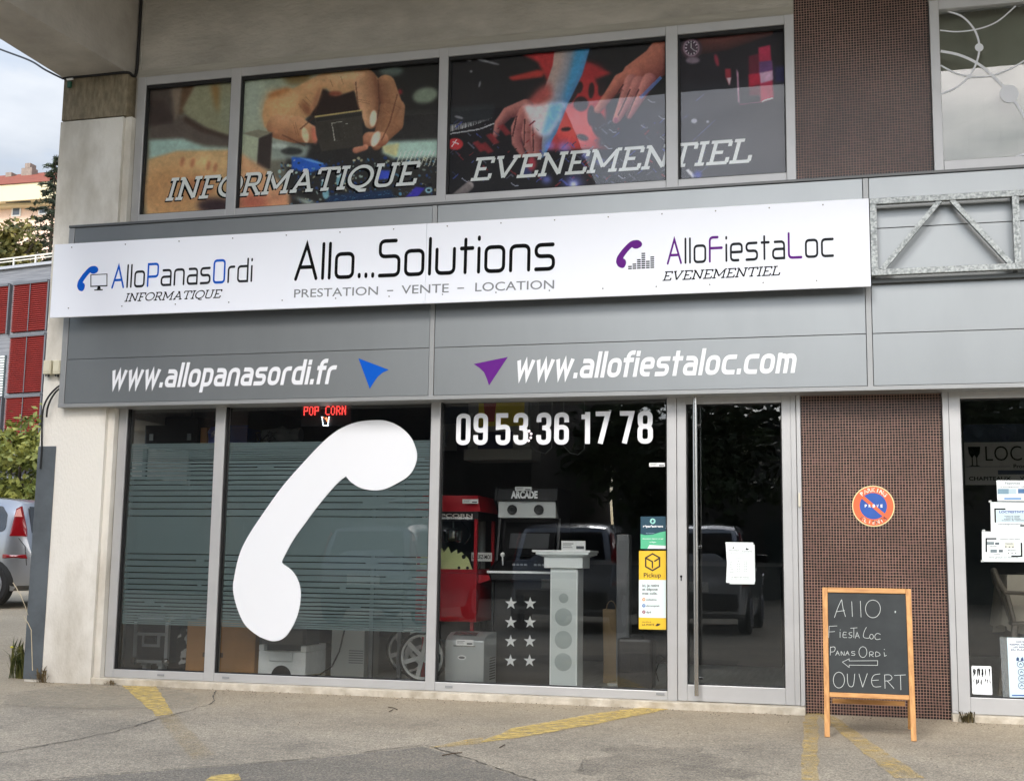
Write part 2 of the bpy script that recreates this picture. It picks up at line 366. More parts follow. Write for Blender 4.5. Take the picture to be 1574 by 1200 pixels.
def mosaic_material():
    mt = bpy.data.materials.new("glass_mosaic"); mt.use_nodes = True; t = mt.node_tree; b = t.nodes['Principled BSDF']
    tc = nd(t, 'ShaderNodeTexCoord'); mp = nd(t, 'ShaderNodeMapping'); mp.inputs['Rotation'].default_value = (R(-90), 0, 0)
    # a very small unevenness of the tile setting
    n0 = nd(t, 'ShaderNodeTexNoise'); n0.inputs['Scale'].default_value = 9; va = nd(t, 'ShaderNodeVectorMath', operation='MULTIPLY_ADD'); va.inputs[1].default_value = (0.006,)*3
    t.links.new(tc.outputs['Object'], n0.inputs['Vector']); t.links.new(n0.outputs[1], va.inputs[0]); t.links.new(tc.outputs['Object'], va.inputs[2])
    t.links.new(va.outputs[0], mp.inputs[0])
    br = nd(t, 'ShaderNodeTexBrick', offset=0.0, offset_frequency=2, squash=1.0, squash_frequency=2)
    br.inputs['Color1'].default_value = C(14, 8, 8); br.inputs['Color2'].default_value = C(88, 56, 56); br.inputs['Mortar'].default_value = C(176, 144, 128)
    br.inputs['Scale'].default_value = 1.0; br.inputs['Mortar Size'].default_value = 0.0016; br.inputs['Mortar Smooth'].default_value = 0.1
    br.inputs['Bias'].default_value = -0.45; br.inputs['Brick Width'].default_value = 0.02; br.inputs['Row Height'].default_value = 0.02
    t.links.new(mp.outputs[0], br.inputs['Vector'])
    n = nd(t, 'ShaderNodeTexNoise'); n.inputs['Scale'].default_value = 2.2; n.inputs['Detail'].default_value = 8; t.links.new(tc.outputs['Object'], n.inputs['Vector'])
    r = nd(t, 'ShaderNodeMapRange'); r.inputs[1].default_value = 0.3; r.inputs[2].default_value = 0.7; r.inputs[3].default_value = 0.72; r.inputs[4].default_value = 1.12
    t.links.new(n.outputs[0], r.inputs[0])
    mxc = nd(t, 'ShaderNodeMix', data_type='RGBA', blend_type='MULTIPLY'); mxc.inputs[0].default_value = 1
    t.links.new(br.outputs[0], mxc.inputs[6]); t.links.new(r.outputs[0], mxc.inputs[7]); t.links.new(mxc.outputs[2], b.inputs['Base Color'])
    rr = nd(t, 'ShaderNodeMapRange'); b.inputs['Specular IOR Level'].default_value = 0.36; rr.inputs[3].default_value = 0.3; rr.inputs[4].default_value = 0.85; t.links.new(br.outputs['Fac'], rr.inputs[0]); t.links.new(rr.outputs[0], b.inputs['Roughness'])
    bp = nd(t, 'ShaderNodeBump', invert=True); bp.inputs['Strength'].default_value = 0.5; bp.inputs['Distance'].default_value = 0.002
    # every tile sits at its own slight angle, so they glint separately
    t.links.new(br.outputs['Fac'], bp.inputs['Height']); t.links.new(bp.outputs[0], b.inputs['Normal'])
    return mt
MOSAIC = mosaic_material()

XA, XB, XC, XD, XE, XF = -5.842, -5.02, -4.931, -3.148, -3.071, -1.293    # pane edges of the big glazing
XL, XM, XN, XR = -5.92, -0.318, 0.655, 5.2                                  # frame's left end, mosaic pier, right end
ZL0, ZL1, ZU0, ZU1 = 0.119, 2.286, 3.946, 5.110
bld = thing('shop_building', 'two storey concrete shop building with grey fascia, mosaic piers and aluminium shop windows', 'building', (-3, 0, 0))

# walls
wb = MB()
wb.box(XL, XR, 0.0, 0.3, 5.20, 6.1)            # lintel above the upper windows
wb.box(XL, XR, 0.06, 0.3, 2.34, 3.86)          # band behind the fascia
wb.box(XM+0.004, XN-0.004, 0.02, 0.3, 0, 6.1)  # pier core
wb.box(-6.0, XL, -0.005, 0.2, 0, 6.1)          # reveal beside the glazing
wb.build('wall', conc_lintel, bld)
cv = MB(); cv.box(-5.96, XM-0.002, -0.012, -0.0015, 5.187, 5.262); cv.box(XN+0.002, XR, -0.012, -0.0015, 5.187, 5.262); cv.build('window_head', mat("head_render", C(170, 166, 154), 0.9, var=0.1, vscale=4, bump=0.3, bscale=20, stretch=(0.4, 1, 3)), bld)
for z0, z1 in ((0.0, 2.30), (3.86, 6.1)):
    MB().box(XM, XN, -0.004, 0.016, z0, z1).build('mosaic_cladding', MOSAIC, bld, label='brown mosaic pier %s' % ('beside the glass door' if z0 == 0 else 'between the upper windows'))
# end wall with a small side window
eo = mat("inner_plaster", C(120, 122, 120), 0.9, var=0.1)
ew = MB(); ew.box(-6.6, -5.99, 0.2, 0.30, 0, 6.1); ew.box(-6.6, -5.99, 1.25, 6.4, 0, 6.1); ew.box(-6.6, -5.99, 0.30, 1.25, 0, 1.72); ew.box(-6.6, -5.99, 0.30, 1.25, 2.22, 6.1)
ew.build('side_wall', conc_lintel, bld)
rw = MB(); rw.box(-6.0, XR, 6.2, 6.4, 0, 6.1); rw.box(XR, XR+0.3, -0.14, 6.4, 0, 6.1); rw.build('rear_wall', conc_lintel, bld)
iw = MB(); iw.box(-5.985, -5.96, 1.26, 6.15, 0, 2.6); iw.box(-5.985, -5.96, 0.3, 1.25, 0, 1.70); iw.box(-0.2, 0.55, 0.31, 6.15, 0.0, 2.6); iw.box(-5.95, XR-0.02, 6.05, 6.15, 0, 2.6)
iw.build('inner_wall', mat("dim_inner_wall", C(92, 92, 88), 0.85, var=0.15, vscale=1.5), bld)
floor_m = mat("laminate_floor", C(158, 164, 162), 0.35, var=0.18, vscale=3, stretch=(9, 0.7, 1))
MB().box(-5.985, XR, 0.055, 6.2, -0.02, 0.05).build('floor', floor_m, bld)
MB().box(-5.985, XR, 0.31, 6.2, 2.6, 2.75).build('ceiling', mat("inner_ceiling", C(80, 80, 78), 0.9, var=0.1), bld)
up = MB(); up.box(-5.985, XM, 0.14, 0.16, 3.87, 5.19); up.build('partition', mat("dark_backing", C(30, 30, 30), 0.9), bld)
# corner pillar
pil = MB(); pil.box(-6.605, -5.985, -0.14, 0.195, 0, 4.80)
pil.build('pillar', white_render, bld, label='whitewashed stained concrete corner pillar'); po = bpy.data.objects['pillar']
ps = MB(); ps.box(-6.60, -5.96, -0.138, 0.195, 4.812, 5.2)
ps.build('stone_block', mat("tan_stone", C(114, 104, 84), 0.9, col2=C(148, 136, 112), vscale=9, bump=0.4, bscale=60, stretch=(3, 1, 1)), po)
pr = MB(); pr.box(-5.985, -5.925, -0.10, -0.006, 0, 4.81); pr.build('pillar_return', white_render, po)
pg = MB(); pg.box(-6.614, -6.44, -0.147, -0.1405, 0.02, 1.945); pg.box(-6.614, -6.606, -0.1405, 0.12, 0.02, 1.945); pg.build('corner_guard', steel_guard, po, bevel=0.002)
# overhang and the beam that carries it
MB().box(-7.0, XR+1.5, -3.7, 0.0, 6.1, 6.5).build('overhang', conc_beam, bld)
bm_ = MB()
bt = [(-6.605, 5.2), (-5.972, 5.2)]
def beam_ring(y, xr, z): return [(-6.605, y, z), (xr, y, z), (xr, y, 6.098), (-6.605, y, 6.098)]
bm_.sweep([beam_ring(0.19, -5.972, 5.202), beam_ring(-0.14, -5.972, 5.202), beam_ring(-1.5, -6.091, 5.202), beam_ring(-3.6, -6.25, 5.202)])
bm_.build('cantilever_beam', conc_beam, bld)
# threshold strip
th = MB(); th.box(-5.99, XM, -0.13, 0.054, -0.05, 0.052); th.box(XN, XR, -0.11, 0.054, -0.05, 0.046)
th.build('threshold', mat("stained_sill_stone", C(168, 158, 140), 0.85, col2=C(206, 198, 182), vscale=7, bump=0.5, bscale=30), bld, bevel=0.006)

# ------------------------------------------------------------------ upper windows with printed pictures
def frame_bars(mb, xs, z0, z1, zi0, zi1, y0=-0.045, y1=0.05):
    """xs = [(outer, inner), ...] vertical members; head and sill fill what lies between"""
    for a, b in xs: mb.box(a, b, y0, y1, z0, z1)
    for (a, b), (c, d) in zip(xs[:-1], xs[1:]):
        mb.box(b, c, y0+0.002, y1, z0, zi0); mb.box(b, c, y0+0.002, y1, zi1, z1)
    return mb
uw = MB(); frame_bars(uw, [(XL, XA), (XB, XC), (XD, XE), (XF, -1.201), (-0.389, XM)], 3.84, 5.185, ZU0, ZU1)
uwin = uw.build('upper_window', alu, bld, bevel=0.004, label='upper window of four panes covered with printed pictures')
gk = MB()
for a, b in ((XA, XB), (XC, XD), (XE, XF), (-1.201, -0.389)):
    for q in ((a, a+0.014, ZU0, ZU1), (b-0.008, b, ZU0, ZU1)): gk.box(q[0], q[1], -0.03, 0.006, q[2], q[3])
    gk.box(a+0.014, b-0.008, -0.03, 0.006, ZU1-0.028, ZU1); gk.box(a+0.014, b-0.008, -0.03, 0.006, ZU0, ZU0+0.006)
gk.build('gasket', gasket, uwin)
UPANES = []
for a, b in ((XA, XB), (XC, XD), (XE, XF), (-1.201, -0.389)):
    MB().box(a, b, 0.007, 0.011, ZU0, ZU1).build('pane', GLASS_UP, uwin); UPANES.append((a, b))

# painted pictures: fine meshes whose vertices carry the print's colours and some mirrored sky
class Paint:
    def __init__(s, x0, y0, x1, y1, sc=3.0):
        s.x0, s.y0, s.sc = x0, y0, sc; s.h, s.w = int((y1-y0)*sc), int((x1-x0)*sc)
        s.c = np.zeros((s.h, s.w, 3)); yy, xx = np.mgrid[0:s.h, 0:s.w]; s.xx = xx/sc+x0; s.yy = yy/sc+y0; s.t = (0, 0, 1)
        s.rng = np.random.default_rng(3)
    def T(s, p): return np.array([(s.t[0]+a/s.t[2], s.t[1]+b/s.t[2]) for a, b in p])
    def blur(s, m_, r):
        r = int(max(0, round(r*s.sc/s.t[2])))
        for _ in range(2):
            if r < 1: break
            for ax in (0, 1):
                p = np.pad(m_, [(r+1, r) if k == ax else (0, 0) for k in (0, 1)], mode='edge').cumsum(ax)
                n = m_.shape[ax]; m_ = (np.take(p, np.arange(2*r+1, 2*r+1+n), ax)-np.take(p, np.arange(0, n), ax))/(2*r+1)
        return m_
    def win(s, p, pad):
        x0, y0 = p.min(0)-pad; x1, y1 = p.max(0)+pad
        a, b = [int(np.clip((v-s.x0)*s.sc, 0, s.w)) for v in (x0, x1+1)]; c, d = [int(np.clip((v-s.y0)*s.sc, 0, s.h)) for v in (y0, y1+1)]
        return slice(c, d), slice(a, b)
    def poly(s, pts, col, blur=4, op=1.0):
        p = s.T(pts); wn = s.win(p, 2.5*blur/s.t[2]+1); yy, xx = s.yy[wn], s.xx[wn]
        if yy.size == 0: return
        ins = np.zeros(yy.shape, bool)
        for i in range(len(p)):
            x0, y0 = p[i-1]; x1, y1 = p[i]
            if y0 == y1: continue
            ins ^= ((yy < y0) != (yy < y1)) & (xx < (x1-x0)*(yy-y0)/(y1-y0)+x0)
        m_ = s.blur(ins.astype(float), blur)*op; c = s.c[wn]; c[:] = c*(1-m_[..., None])+np.array(col, float)*m_[..., None]
    def ell(s, cx, cy, rx, ry, col, blur=4, op=1.0, rot=0):
        a = np.radians(rot); k = np.arange(24)*np.pi/12; u, v = rx*np.cos(k), ry*np.sin(k)
        s.poly(list(zip(cx+u*np.cos(a)-v*np.sin(a), cy+u*np.sin(a)+v*np.cos(a))), col, blur, op)
    def limb(s, pts, rad, mid, edge, side=(0.3, -0.5), blur=3):
        """a rounded finger or arm along pts with the given radii, lighter along one side"""
        q = s.T(pts); rd = np.array(rad)/s.t[2]; wn = s.win(q, rd.max()+2.5*blur/s.t[2]+1); yy, xx = s.yy[wn], s.xx[wn]; best = np.full(yy.shape, 9.0); sh = np.zeros(yy.shape)
        for i in range(len(q)-1):
            a, b = q[i], q[i+1]; d = b-a; L2 = d@d; t = np.clip(((xx-a[0])*d[0]+(yy-a[1])*d[1])/L2, 0, 1)
            dx, dy = xx-(a[0]+t*d[0]), yy-(a[1]+t*d[1]); r_ = rd[i]+(rd[i+1]-rd[i])*t; dd = np.hypot(dx, dy)/r_
            u = dd < best; best = np.where(u, dd, best); sh = np.where(u, (dx*side[0]+dy*side[1])/r_/np.hypot(*side), sh)
        m_ = s.blur((best < 1).astype(float), blur); k = np.clip(0.5+0.5*sh, 0, 1)[..., None]
        k = np.clip(k-0.35*np.clip(best[..., None]-0.55, 0, 1), 0, 1)
        col = np.array(edge, float)*(1-k)+np.array(mid, float)*k
        c = s.c[wn]; c[:] = c*(1-m_[..., None])+col*m_[..., None]
    def lines(s, segs, col, wd=2, op=1.0):
        for a, b in segs:
            d = np.array([b[0]-a[0], b[1]-a[1]], float); L_ = np.hypot(*d) or 1; n = np.array([-d[1], d[0]])/L_*wd/2
            s.poly([(a[0]+n[0], a[1]+n[1]), (b[0]+n[0], b[1]+n[1]), (b[0]-n[0], b[1]-n[1]), (a[0]-n[0], a[1]-n[1])], col, 0.6, op)
    def mottle(s, amt):
        """uneven tone of a photographic print, from large to small"""
        for cell in (40, 14, 6):
            n = s.rng.normal(0, 1, (s.h//cell+2, s.w//cell+2)); n = np.kron(n, np.ones((cell, cell)))[:s.h, :s.w]
            for ax in (0, 1):
                for _ in range(2): p = np.pad(n, [(cell//2+1, cell//2) if k == ax else (0, 0) for k in (0, 1)], mode='edge').cumsum(ax); m_ = n.shape[ax]; n = (np.take(p, np.arange(2*(cell//2)+1, 2*(cell//2)+1+m_), ax, mode='clip')-np.take(p, np.arange(0, m_), ax))/(2*(cell//2)+1)
            s.c[:] = np.clip(s.c*(1+amt*n[..., None]/(n.std()+1e-6)*0.6), 0, 255)
    def grain(s, amt):
        n = s.rng.normal(0, 1, (s.h//3+1, s.w//3+1)); n = np.kron(n, np.ones((3, 3)))[:s.h, :s.w]
        s.c[:] = np.clip(s.c+s.blur(n, 1)[..., None]*amt, 0, 255)
PA = Paint(215, 85, 685, 335)
PA.c[:] = (92, 90, 78)
PA.t = (210, 120, 5.714)
PA.poly([(90, 60), (360, 50), (350, 400), (110, 430)], (66, 56, 50), 22)
PA.poly([(110, 190), (250, 200), (330, 400), (120, 440)], (46, 34, 32), 26)
PA.poly([(300, 80), (400, 60), (370, 380), (335, 390)], (112, 98, 84), 16)
PA.poly([(400, 60), (520, 60), (420, 300), (370, 330)], (84, 60, 40), 14)
PA.poly([(520, 50), (900, 20), (900, 540), (640, 450), (430, 320), (400, 270)], (124, 122, 98), 14)
PA.poly([(650, 60), (720, 60), (730, 330), (690, 250)], (128, 96, 52), 20); PA.ell(800, 300, 70, 160, (128, 130, 108), 40)
PA.poly([(360, 320), (430, 350), (600, 450), (830, 520), (900, 560), (900, 610), (500, 575), (110, 530), (120, 430), (340, 395)], (78, 68, 62), 18)
PA.poly([(420, 330), (600, 440), (830, 520), (820, 540), (560, 470), (410, 380)], (54, 38, 30), 14)
PA.poly([(110, 545), (400, 530), (600, 605), (900, 620), (900, 650), (400, 650), (110, 720)], (142, 164, 156), 16)
PA.poly([(100, 715), (350, 640), (600, 635), (900, 625), (900, 1220), (80, 1220)], (172, 142, 102), 12)
PA.ell(300, 1000, 260, 220, (166, 128, 88), 60); PA.ell(640, 740, 160, 50, (184, 156, 112), 30)
for x_, y_ in ((400, 735), (490, 745), (630, 770), (690, 785)): PA.ell(x_, y_, 16, 44, (150, 92, 66), 10, 0.8, 12)
PA.ell(560, 960, 130, 90, (150, 98, 66), 50); PA.ell(690, 1120, 160, 70, (44, 30, 34), 26)
PA.t = (360, 90, 4.77)
PA.poly([(40, 100), (640, 60), (700, 700), (40, 760)], (136, 142, 124), 14); PA.ell(140, 300, 90, 180, (150, 158, 144), 50)
PA.poly([(330, 110), (560, 80), (560, 190), (400, 190)], (104, 84, 48), 22)
PA.poly([(940, 40), (1560, 0), (1560, 420), (1180, 420), (1000, 300)], (20, 19, 18), 10)
PA.poly([(560, 380), (1540, 380), (1540, 1100), (380, 1100), (380, 700)], (36, 34, 33), 14)
PA.ell(1400, 270, 95, 58, (112, 122, 106), 12, 1, -12); PA.ell(1150, 90, 90, 40, (78, 88, 82), 16); PA.ell(1215, 245, 18, 20, (120, 30, 36), 8)
PA.poly([(1110, 610), (1560, 590), (1560, 720), (1180, 740), (1080, 690)], (150, 172, 162), 12); PA.poly([(1080, 640), (1210, 620), (1190, 720), (1100, 690)], (176, 172, 130), 6)
PA.poly([(270, 590), (560, 640), (520, 730), (270, 740)], (120, 128, 120), 14)
PA.ell(420, 680, 80, 28, (44, 46, 44), 8); PA.ell(330, 640, 60, 20, (160, 168, 160), 8)
skin, sk2, skd = (190, 152, 114), (160, 118, 84), (96, 58, 40)
PA.poly([(205, 420), (225, 320), (300, 240), (440, 215), (560, 150), (700, 85), (900, 65), (1000, 85), (1060, 150), (1000, 230), (860, 250), (740, 275), (670, 215), (640, 300), (590, 390), (520, 440), (480, 520), (340, 580), (270, 540), (220, 500)], (166, 130, 94), 5)
PA.ell(290, 380, 80, 140, (176, 138, 98), 30); PA.ell(330, 250, 90, 22, (150, 98, 58), 14, 1, -20); PA.ell(760, 150, 150, 60, (178, 142, 106), 36)
PA.ell(520, 360, 70, 30, (128, 80, 54), 14, 1, 50); PA.ell(600, 300, 18, 110, (150, 106, 78), 10, 1, 18)
PA.poly([(650, 220), (700, 250), (740, 275), (800, 262), (880, 235), (920, 390), (590, 430), (560, 410), (610, 340)], (34, 20, 17), 7)
PA.ell(740, 258, 50, 18, (120, 62, 44), 8)
PA.limb([(1190, 360), (1180, 480), (1040, 640)], (62, 60, 34), (172, 130, 96), skd)
PA.limb([(1110, 190), (1150, 330), (1060, 590)], (70, 78, 42), (176, 134, 98), skd)
PA.limb([(960, 170), (985, 320), (1000, 470)], (88, 82, 46), (194, 156, 120), (118, 78, 56), (-0.7, -0.2))
PA.limb([(1080, 590), (990, 590), (975, 600)], (50, 52, 46), (190, 142, 110), (120, 70, 52))
PA.limb([(960, 650), (890, 672)], (22, 24), (196, 140, 112), (130, 80, 62))
PA.limb([(330, 500), (450, 520), (560, 555)], (92, 100, 66), (188, 148, 112), (128, 84, 58), (0.2, -1))
PA.ell(520, 560, 26, 58, (206, 170, 140), 5, 1, -12); PA.ell(585, 560, 22, 66, (172, 104, 84), 10, 1, -8)
PA.ell(1018, 440, 26, 62, (214, 186, 166), 4, 1, 8); PA.ell(1036, 590, 30, 60, (218, 190, 170), 4, 1, 24)
PA.ell(400, 330, 120, 60, (206, 168, 122), 40, 0.7, -30); PA.ell(820, 120, 130, 34, (204, 168, 130), 26, 0.7); PA.ell(560, 200, 70, 40, (200, 160, 118), 26, 0.6, -30)
crs = (112, 72, 50)
PA.lines([((906, 300), (1000, 318)), ((912, 316), (990, 330)), ((1090, 366), (1140, 400)), ((1075, 384), (1128, 412)), ((1160, 330), (1225, 372)), ((430, 470), (455, 560)), ((446, 470), (474, 570)), ((500, 300), (556, 352)), ((520, 280), (570, 330)), ((700, 150), (724, 210)), ((780, 130), (800, 190)), ((470, 330), (520, 400))], crs, 5, 0.55)
PA.lines([((1056, 160), (1062, 380)), ((1062, 380), (1046, 440)), ((1196, 260), (1140, 470)), ((1140, 470), (1080, 600)), ((890, 170), (905, 330)), ((905, 330), (940, 470))], (84, 50, 36), 11, 0.6)
PA.lines([((350, 560), (520, 640)), ((480, 520), (600, 420)), ((590, 400), (646, 260))], (70, 40, 28), 12, 0.5)
PA.poly([(588, 425), (935, 378), (945, 640), (640, 680), (600, 560)], (52, 48, 42), 3); PA.poly([(588, 422), (935, 375), (935, 384), (590, 434)], (170, 152, 100), 1.5); PA.poly([(600, 436), (934, 392), (934, 420), (602, 462)], (34, 30, 28), 2)
PA.lines([((712, 474), (790, 464)), ((715, 476), (735, 602)), ((720, 500), (738, 600)), ((815, 480), (830, 478))], (150, 148, 136), 4)
PA.lines([((800, 490), (812, 590)), ((735, 604), (800, 596))], (74, 70, 62), 3)
PA.poly([(60, 550), (170, 520), (280, 542), (180, 584)], (112, 108, 92), 3); PA.poly([(60, 555), (180, 584), (165, 790), (50, 700)], (150, 156, 134), 4); PA.poly([(180, 584), (280, 542), (262, 810), (165, 790)], (40, 30, 28), 4)
PA.poly([(420, 720), (560, 735), (690, 790), (560, 835), (420, 815)], (36, 82, 164), 6); PA.poly([(470, 725), (560, 740), (660, 770), (640, 776), (540, 752)], (90, 140, 200), 3)
rg = random.Random(5)
for k in range(330):
    x_, y_ = rg.uniform(330, 1500), rg.uniform(720, 1090)
    if y_ < 720+(1500-x_)*0.02: continue
    c_ = rg.choice([(30, 60, 120), (18, 34, 62), (70, 120, 150), (150, 170, 160), (14, 16, 20), (40, 50, 60), (20, 44, 96), (180, 176, 140)])
    PA.ell(x_, y_, rg.uniform(4, 16), rg.uniform(3, 12), c_, 1.5, rg.uniform(0.5, 1), rg.uniform(0, 90))
for k in range(11):
    for j in range(7): PA.lines([((1180+k*30+j*6, 790-j*16), (1196+k*30+j*6, 772-j*16))], (190, 196, 180), 5, 0.7)
PA.poly([(1240, 1030), (1330, 940), (1400, 950), (1320, 1040)], (48, 40, 140), 5); PA.poly([(1040, 820), (1140, 820), (1140, 880), (1040, 890)], (50, 70, 170), 4)
PA.poly([(700, 1000), (1150, 960), (1180, 1030), (650, 1070)], (20, 40, 70), 8)
for k in range(40):
    x_, y_ = rg.uniform(640, 1250), rg.uniform(960, 1070); PA.lines([((x_, y_), (x_+rg.uniform(-60, 60), y_+rg.uniform(-20, 20)))], (60, 110, 140), 2, 0.7)
for x_, y_ in ((660, 930), (770, 900), (790, 890), (670, 990)): PA.ell(x_, y_, 24, 40, (110, 150, 160), 3); PA.ell(x_, y_-36, 22, 10, (170, 190, 190), 2)
PA.ell(1425, 965, 26, 20, (130, 170, 180), 3); PA.ell(1425, 965, 14, 10, (20, 30, 40), 2)
PA.poly([(40, 690), (230, 810), (330, 900), (400, 1010), (400, 1110), (30, 1120)], (180, 140, 104), 14); PA.ell(140, 1050, 130, 60, (150, 82, 66), 40); PA.ell(330, 1030, 70, 60, (170, 120, 92), 30)
PA.poly([(430, 1010), (520, 1030), (640, 1080), (560, 1090)], (150, 160, 150), 12)
PA.grain(3); PA.mottle(0.028)

PB = Paint(685, 30, 1215, 315)
PB.c[:] = (17, 15, 19)
PB.t = (680, 50, 4.372)
PB.poly([(520, 140), (760, 110), (960, 200), (1140, 275), (1020, 310), (1090, 440), (1120, 780), (690, 790), (780, 570), (700, 320), (640, 200)], (150, 40, 42), 10)
PB.ell(900, 620, 170, 130, (196, 74, 70), 50); PB.ell(960, 260, 120, 60, (140, 34, 38), 20)
PB.poly([(440, 300), (640, 250), (690, 260), (670, 300), (470, 325)], (150, 44, 38), 8)
for x_, y_, a_, b_ in ((880, 400, 30, 60), (920, 370, 24, 40), (1000, 390, 20, 55), (1070, 380, 24, 50), (930, 480, 50, 50), (1050, 620, 50, 90), (830, 650, 34, 14), (940, 705, 40, 20), (1000, 560, 26, 70), (1120, 690, 60, 60), (850, 450, 30, 30), (760, 420, 30, 40)):
    PB.ell(x_, y_, a_, b_, (30, 18, 22), 5, 0.95, rg.uniform(-20, 20))
PB.poly([(1100, 560), (1560, 480), (1560, 900), (1040, 760)], (26, 26, 36), 18)
PB.limb([(1560, 90), (1440, 200), (1290, 290)], (130, 104, 84), (176, 112, 92), (92, 44, 40), (-0.4, -0.6))
PB.limb([(1290, 300), (1200, 330), (1120, 420), (1045, 520)], (70, 56, 34, 26), (182, 116, 96), (104, 50, 48), (-0.4, -0.6))
for f_ in ([(1270, 330), (1220, 450), (1165, 590)], [(1320, 340), (1270, 430), (1180, 580)], [(1390, 320), (1330, 430), (1255, 560)]):
    PB.limb(f_, (48, 34, 22), (190, 132, 120), (100, 50, 56), (-0.6, -0.4))
PB.lines([((1470, 300), (1330, 440))], (70, 110, 170), 22, 0.7); PB.ell(1165, 590, 14, 20, (130, 60, 80), 4)
PB.limb([(880, 60), (840, 250), (760, 440), (690, 640), (660, 810)], (118, 104, 92, 84, 34), (176, 142, 122), (70, 110, 150), (-1, -0.1))
PB.poly([(900, 90), (985, 80), (930, 260), (850, 430), (810, 470), (850, 300)], (60, 128, 164), 16)
PB.poly([(640, 380), (720, 330), (740, 430), (640, 520), (540, 500)], (150, 70, 66), 20)
for f_, r_ in (([(560, 500), (440, 540), (380, 610), (355, 690)], (52, 40, 30, 18)), ([(560, 540), (500, 640), (500, 740), (540, 820)], (50, 40, 34, 20)), ([(600, 560), (570, 680), (580, 760), (600, 820)], (48, 42, 34, 22)), ([(640, 600), (630, 720), (640, 820)], (44, 40, 24))):
    PB.limb(f_, r_, (176, 118, 108), (86, 44, 48), (-0.5, -0.4))
PB.lines([((500, 560), (470, 700)), ((552, 580), (548, 760)), ((606, 600), (612, 800)), ((1215, 350), (1130, 480)), ((1262, 380), (1180, 560)), ((1320, 380), (1236, 570))], (44, 18, 24), 11, 0.7)
PB.lines([((1190, 380), (1216, 392)), ((1256, 420), (1284, 432)), ((1320, 420), (1342, 432)), ((490, 650), (516, 654)), ((560, 670), (590, 672)), ((402, 590), (420, 612))], (90, 46, 46), 5, 0.6)
PB.poly([(540, 490), (820, 470), (790, 580), (720, 680), (660, 700), (610, 650)], (206, 184, 186), 14); PB.poly([(720, 480), (820, 470), (780, 580), (700, 690), (660, 690)], (110, 160, 200), 18)  # pale triangle: bright sky mirrored over the arm, painted into the print
for k in range(26): PB.lines([((55+k*11, 622-k*1.5-(k*k)*0.02), (55+k*11, 664-k*2.2-(k*k)*0.05))], (190, 190, 190), 5, 0.8)
PB.lines([((45, 682), (250, 650)), ((250, 650), (350, 610))], (150, 150, 152), 8); PB.lines([((45, 622), (330, 585))], (120, 120, 124), 3)
PB.poly([(45, 500), (360, 480), (330, 585), (45, 620)], (30, 32, 36), 10)
PB.ell(85, 750, 54, 40, (160, 40, 44), 3); PB.lines([((60, 770), (95, 720)), ((70, 735), (110, 750))], (220, 200, 200), 6)
for x_, y_, a_, b_ in ((175, 186, 22, 7), (270, 188, 40, 9), (335, 205, 50, 7), (192, 262, 10, 8), (250, 348, 6, 22), (110, 570, 30, 8)): PB.ell(x_, y_, a_, b_, (140, 140, 144), 3, 0.8, 14)
for k in range(240):
    x_, y_ = rg.uniform(50, 1500), rg.uniform(600, 1080)
    if 640 < x_ < 1000 and y_ < 740: continue
    c_ = rg.choice([(120, 30, 36), (60, 60, 78), (40, 44, 70), (90, 90, 104), (30, 24, 28), (60, 70, 140), (14, 12, 16)])
    a_ = R(rg.choice([-38, 44, 40, -42])); l_ = rg.uniform(10, 60); PB.lines([((x_, y_), (x_+l_*math.cos(a_), y_+l_*math.sin(a_)))], c_, rg.uniform(3, 9), 0.8)
for x_, y_ in ((1120, 650), (1330, 620), (1380, 450), (1450, 560), (1090, 760), (1460, 700), (1180, 960), (460, 1010), (130, 980)): PB.lines([((x_, y_), (x_+30, y_+22)), ((x_+30, y_+22), (x_+50, y_+18))], (150, 150, 166), 3.5)
for x_, y_, q in ((880, 1020, 60), (720, 760, 30), (820, 770, 40), (960, 830, 26), (700, 990, 30), (1060, 870, 24)): PB.ell(x_, y_, q, q*0.8, (120, 130, 220), q*0.6, 0.8)
PB.ell(880, 1020, 22, 18, (210, 215, 245), 12)
for x_, y_ in ((250, 770), (340, 720), (420, 660), (300, 780)): PB.poly([(x_-50, y_-30), (x_-10, y_-45), (x_+45, y_+20), (x_+5, y_+35)], (124, 34, 38), 5, 0.8)
PB.limb([(90, 1110), (180, 1030)], (34, 30), (150, 140, 138), (50, 44, 46)); PB.ell(560, 930, 40, 34, (40, 46, 84), 6); PB.ell(600, 880, 30, 50, (140, 50, 60), 10)
PB.t = (1030, 30, 4.615)
PB.poly([(40, 60), (830, 30), (840, 1160), (40, 1170)], (20, 17, 26), 3); PB.poly([(60, 480), (830, 430), (830, 1120), (60, 1160)], (24, 25, 34), 30)  # slightly lighter lower field: the glass's sky reflection put into the print
PB.limb([(210, 190), (400, 170), (700, 90)], (60, 50, 30), (96, 50, 44), (40, 20, 24)); PB.ell(150, 205, 76, 80, (58, 40, 50), 5); PB.ell(150, 202, 58, 62, (142, 118, 132), 3); PB.ell(150, 202, 48, 52, (60, 46, 58), 3)
for k in range(12): PB.lines([((150+34*math.cos(k*.5236), 202+38*math.sin(k*.5236)), (150+46*math.cos(k*.5236), 202+50*math.sin(k*.5236)))], (190, 176, 186), 7)
PB.lines([((150, 202), (150, 165)), ((150, 202), (175, 225))], (210, 200, 210), 5); PB.ell(160, 290, 50, 24, (110, 96, 108), 6)
PB.ell(330, 290, 14, 46, (130, 36, 54), 6, 1, -14); PB.poly([(388, 350), (430, 350), (432, 410), (420, 470), (392, 410)], (130, 34, 48), 4); PB.poly([(400, 415), (432, 412), (421, 470)], (190, 170, 176), 3)
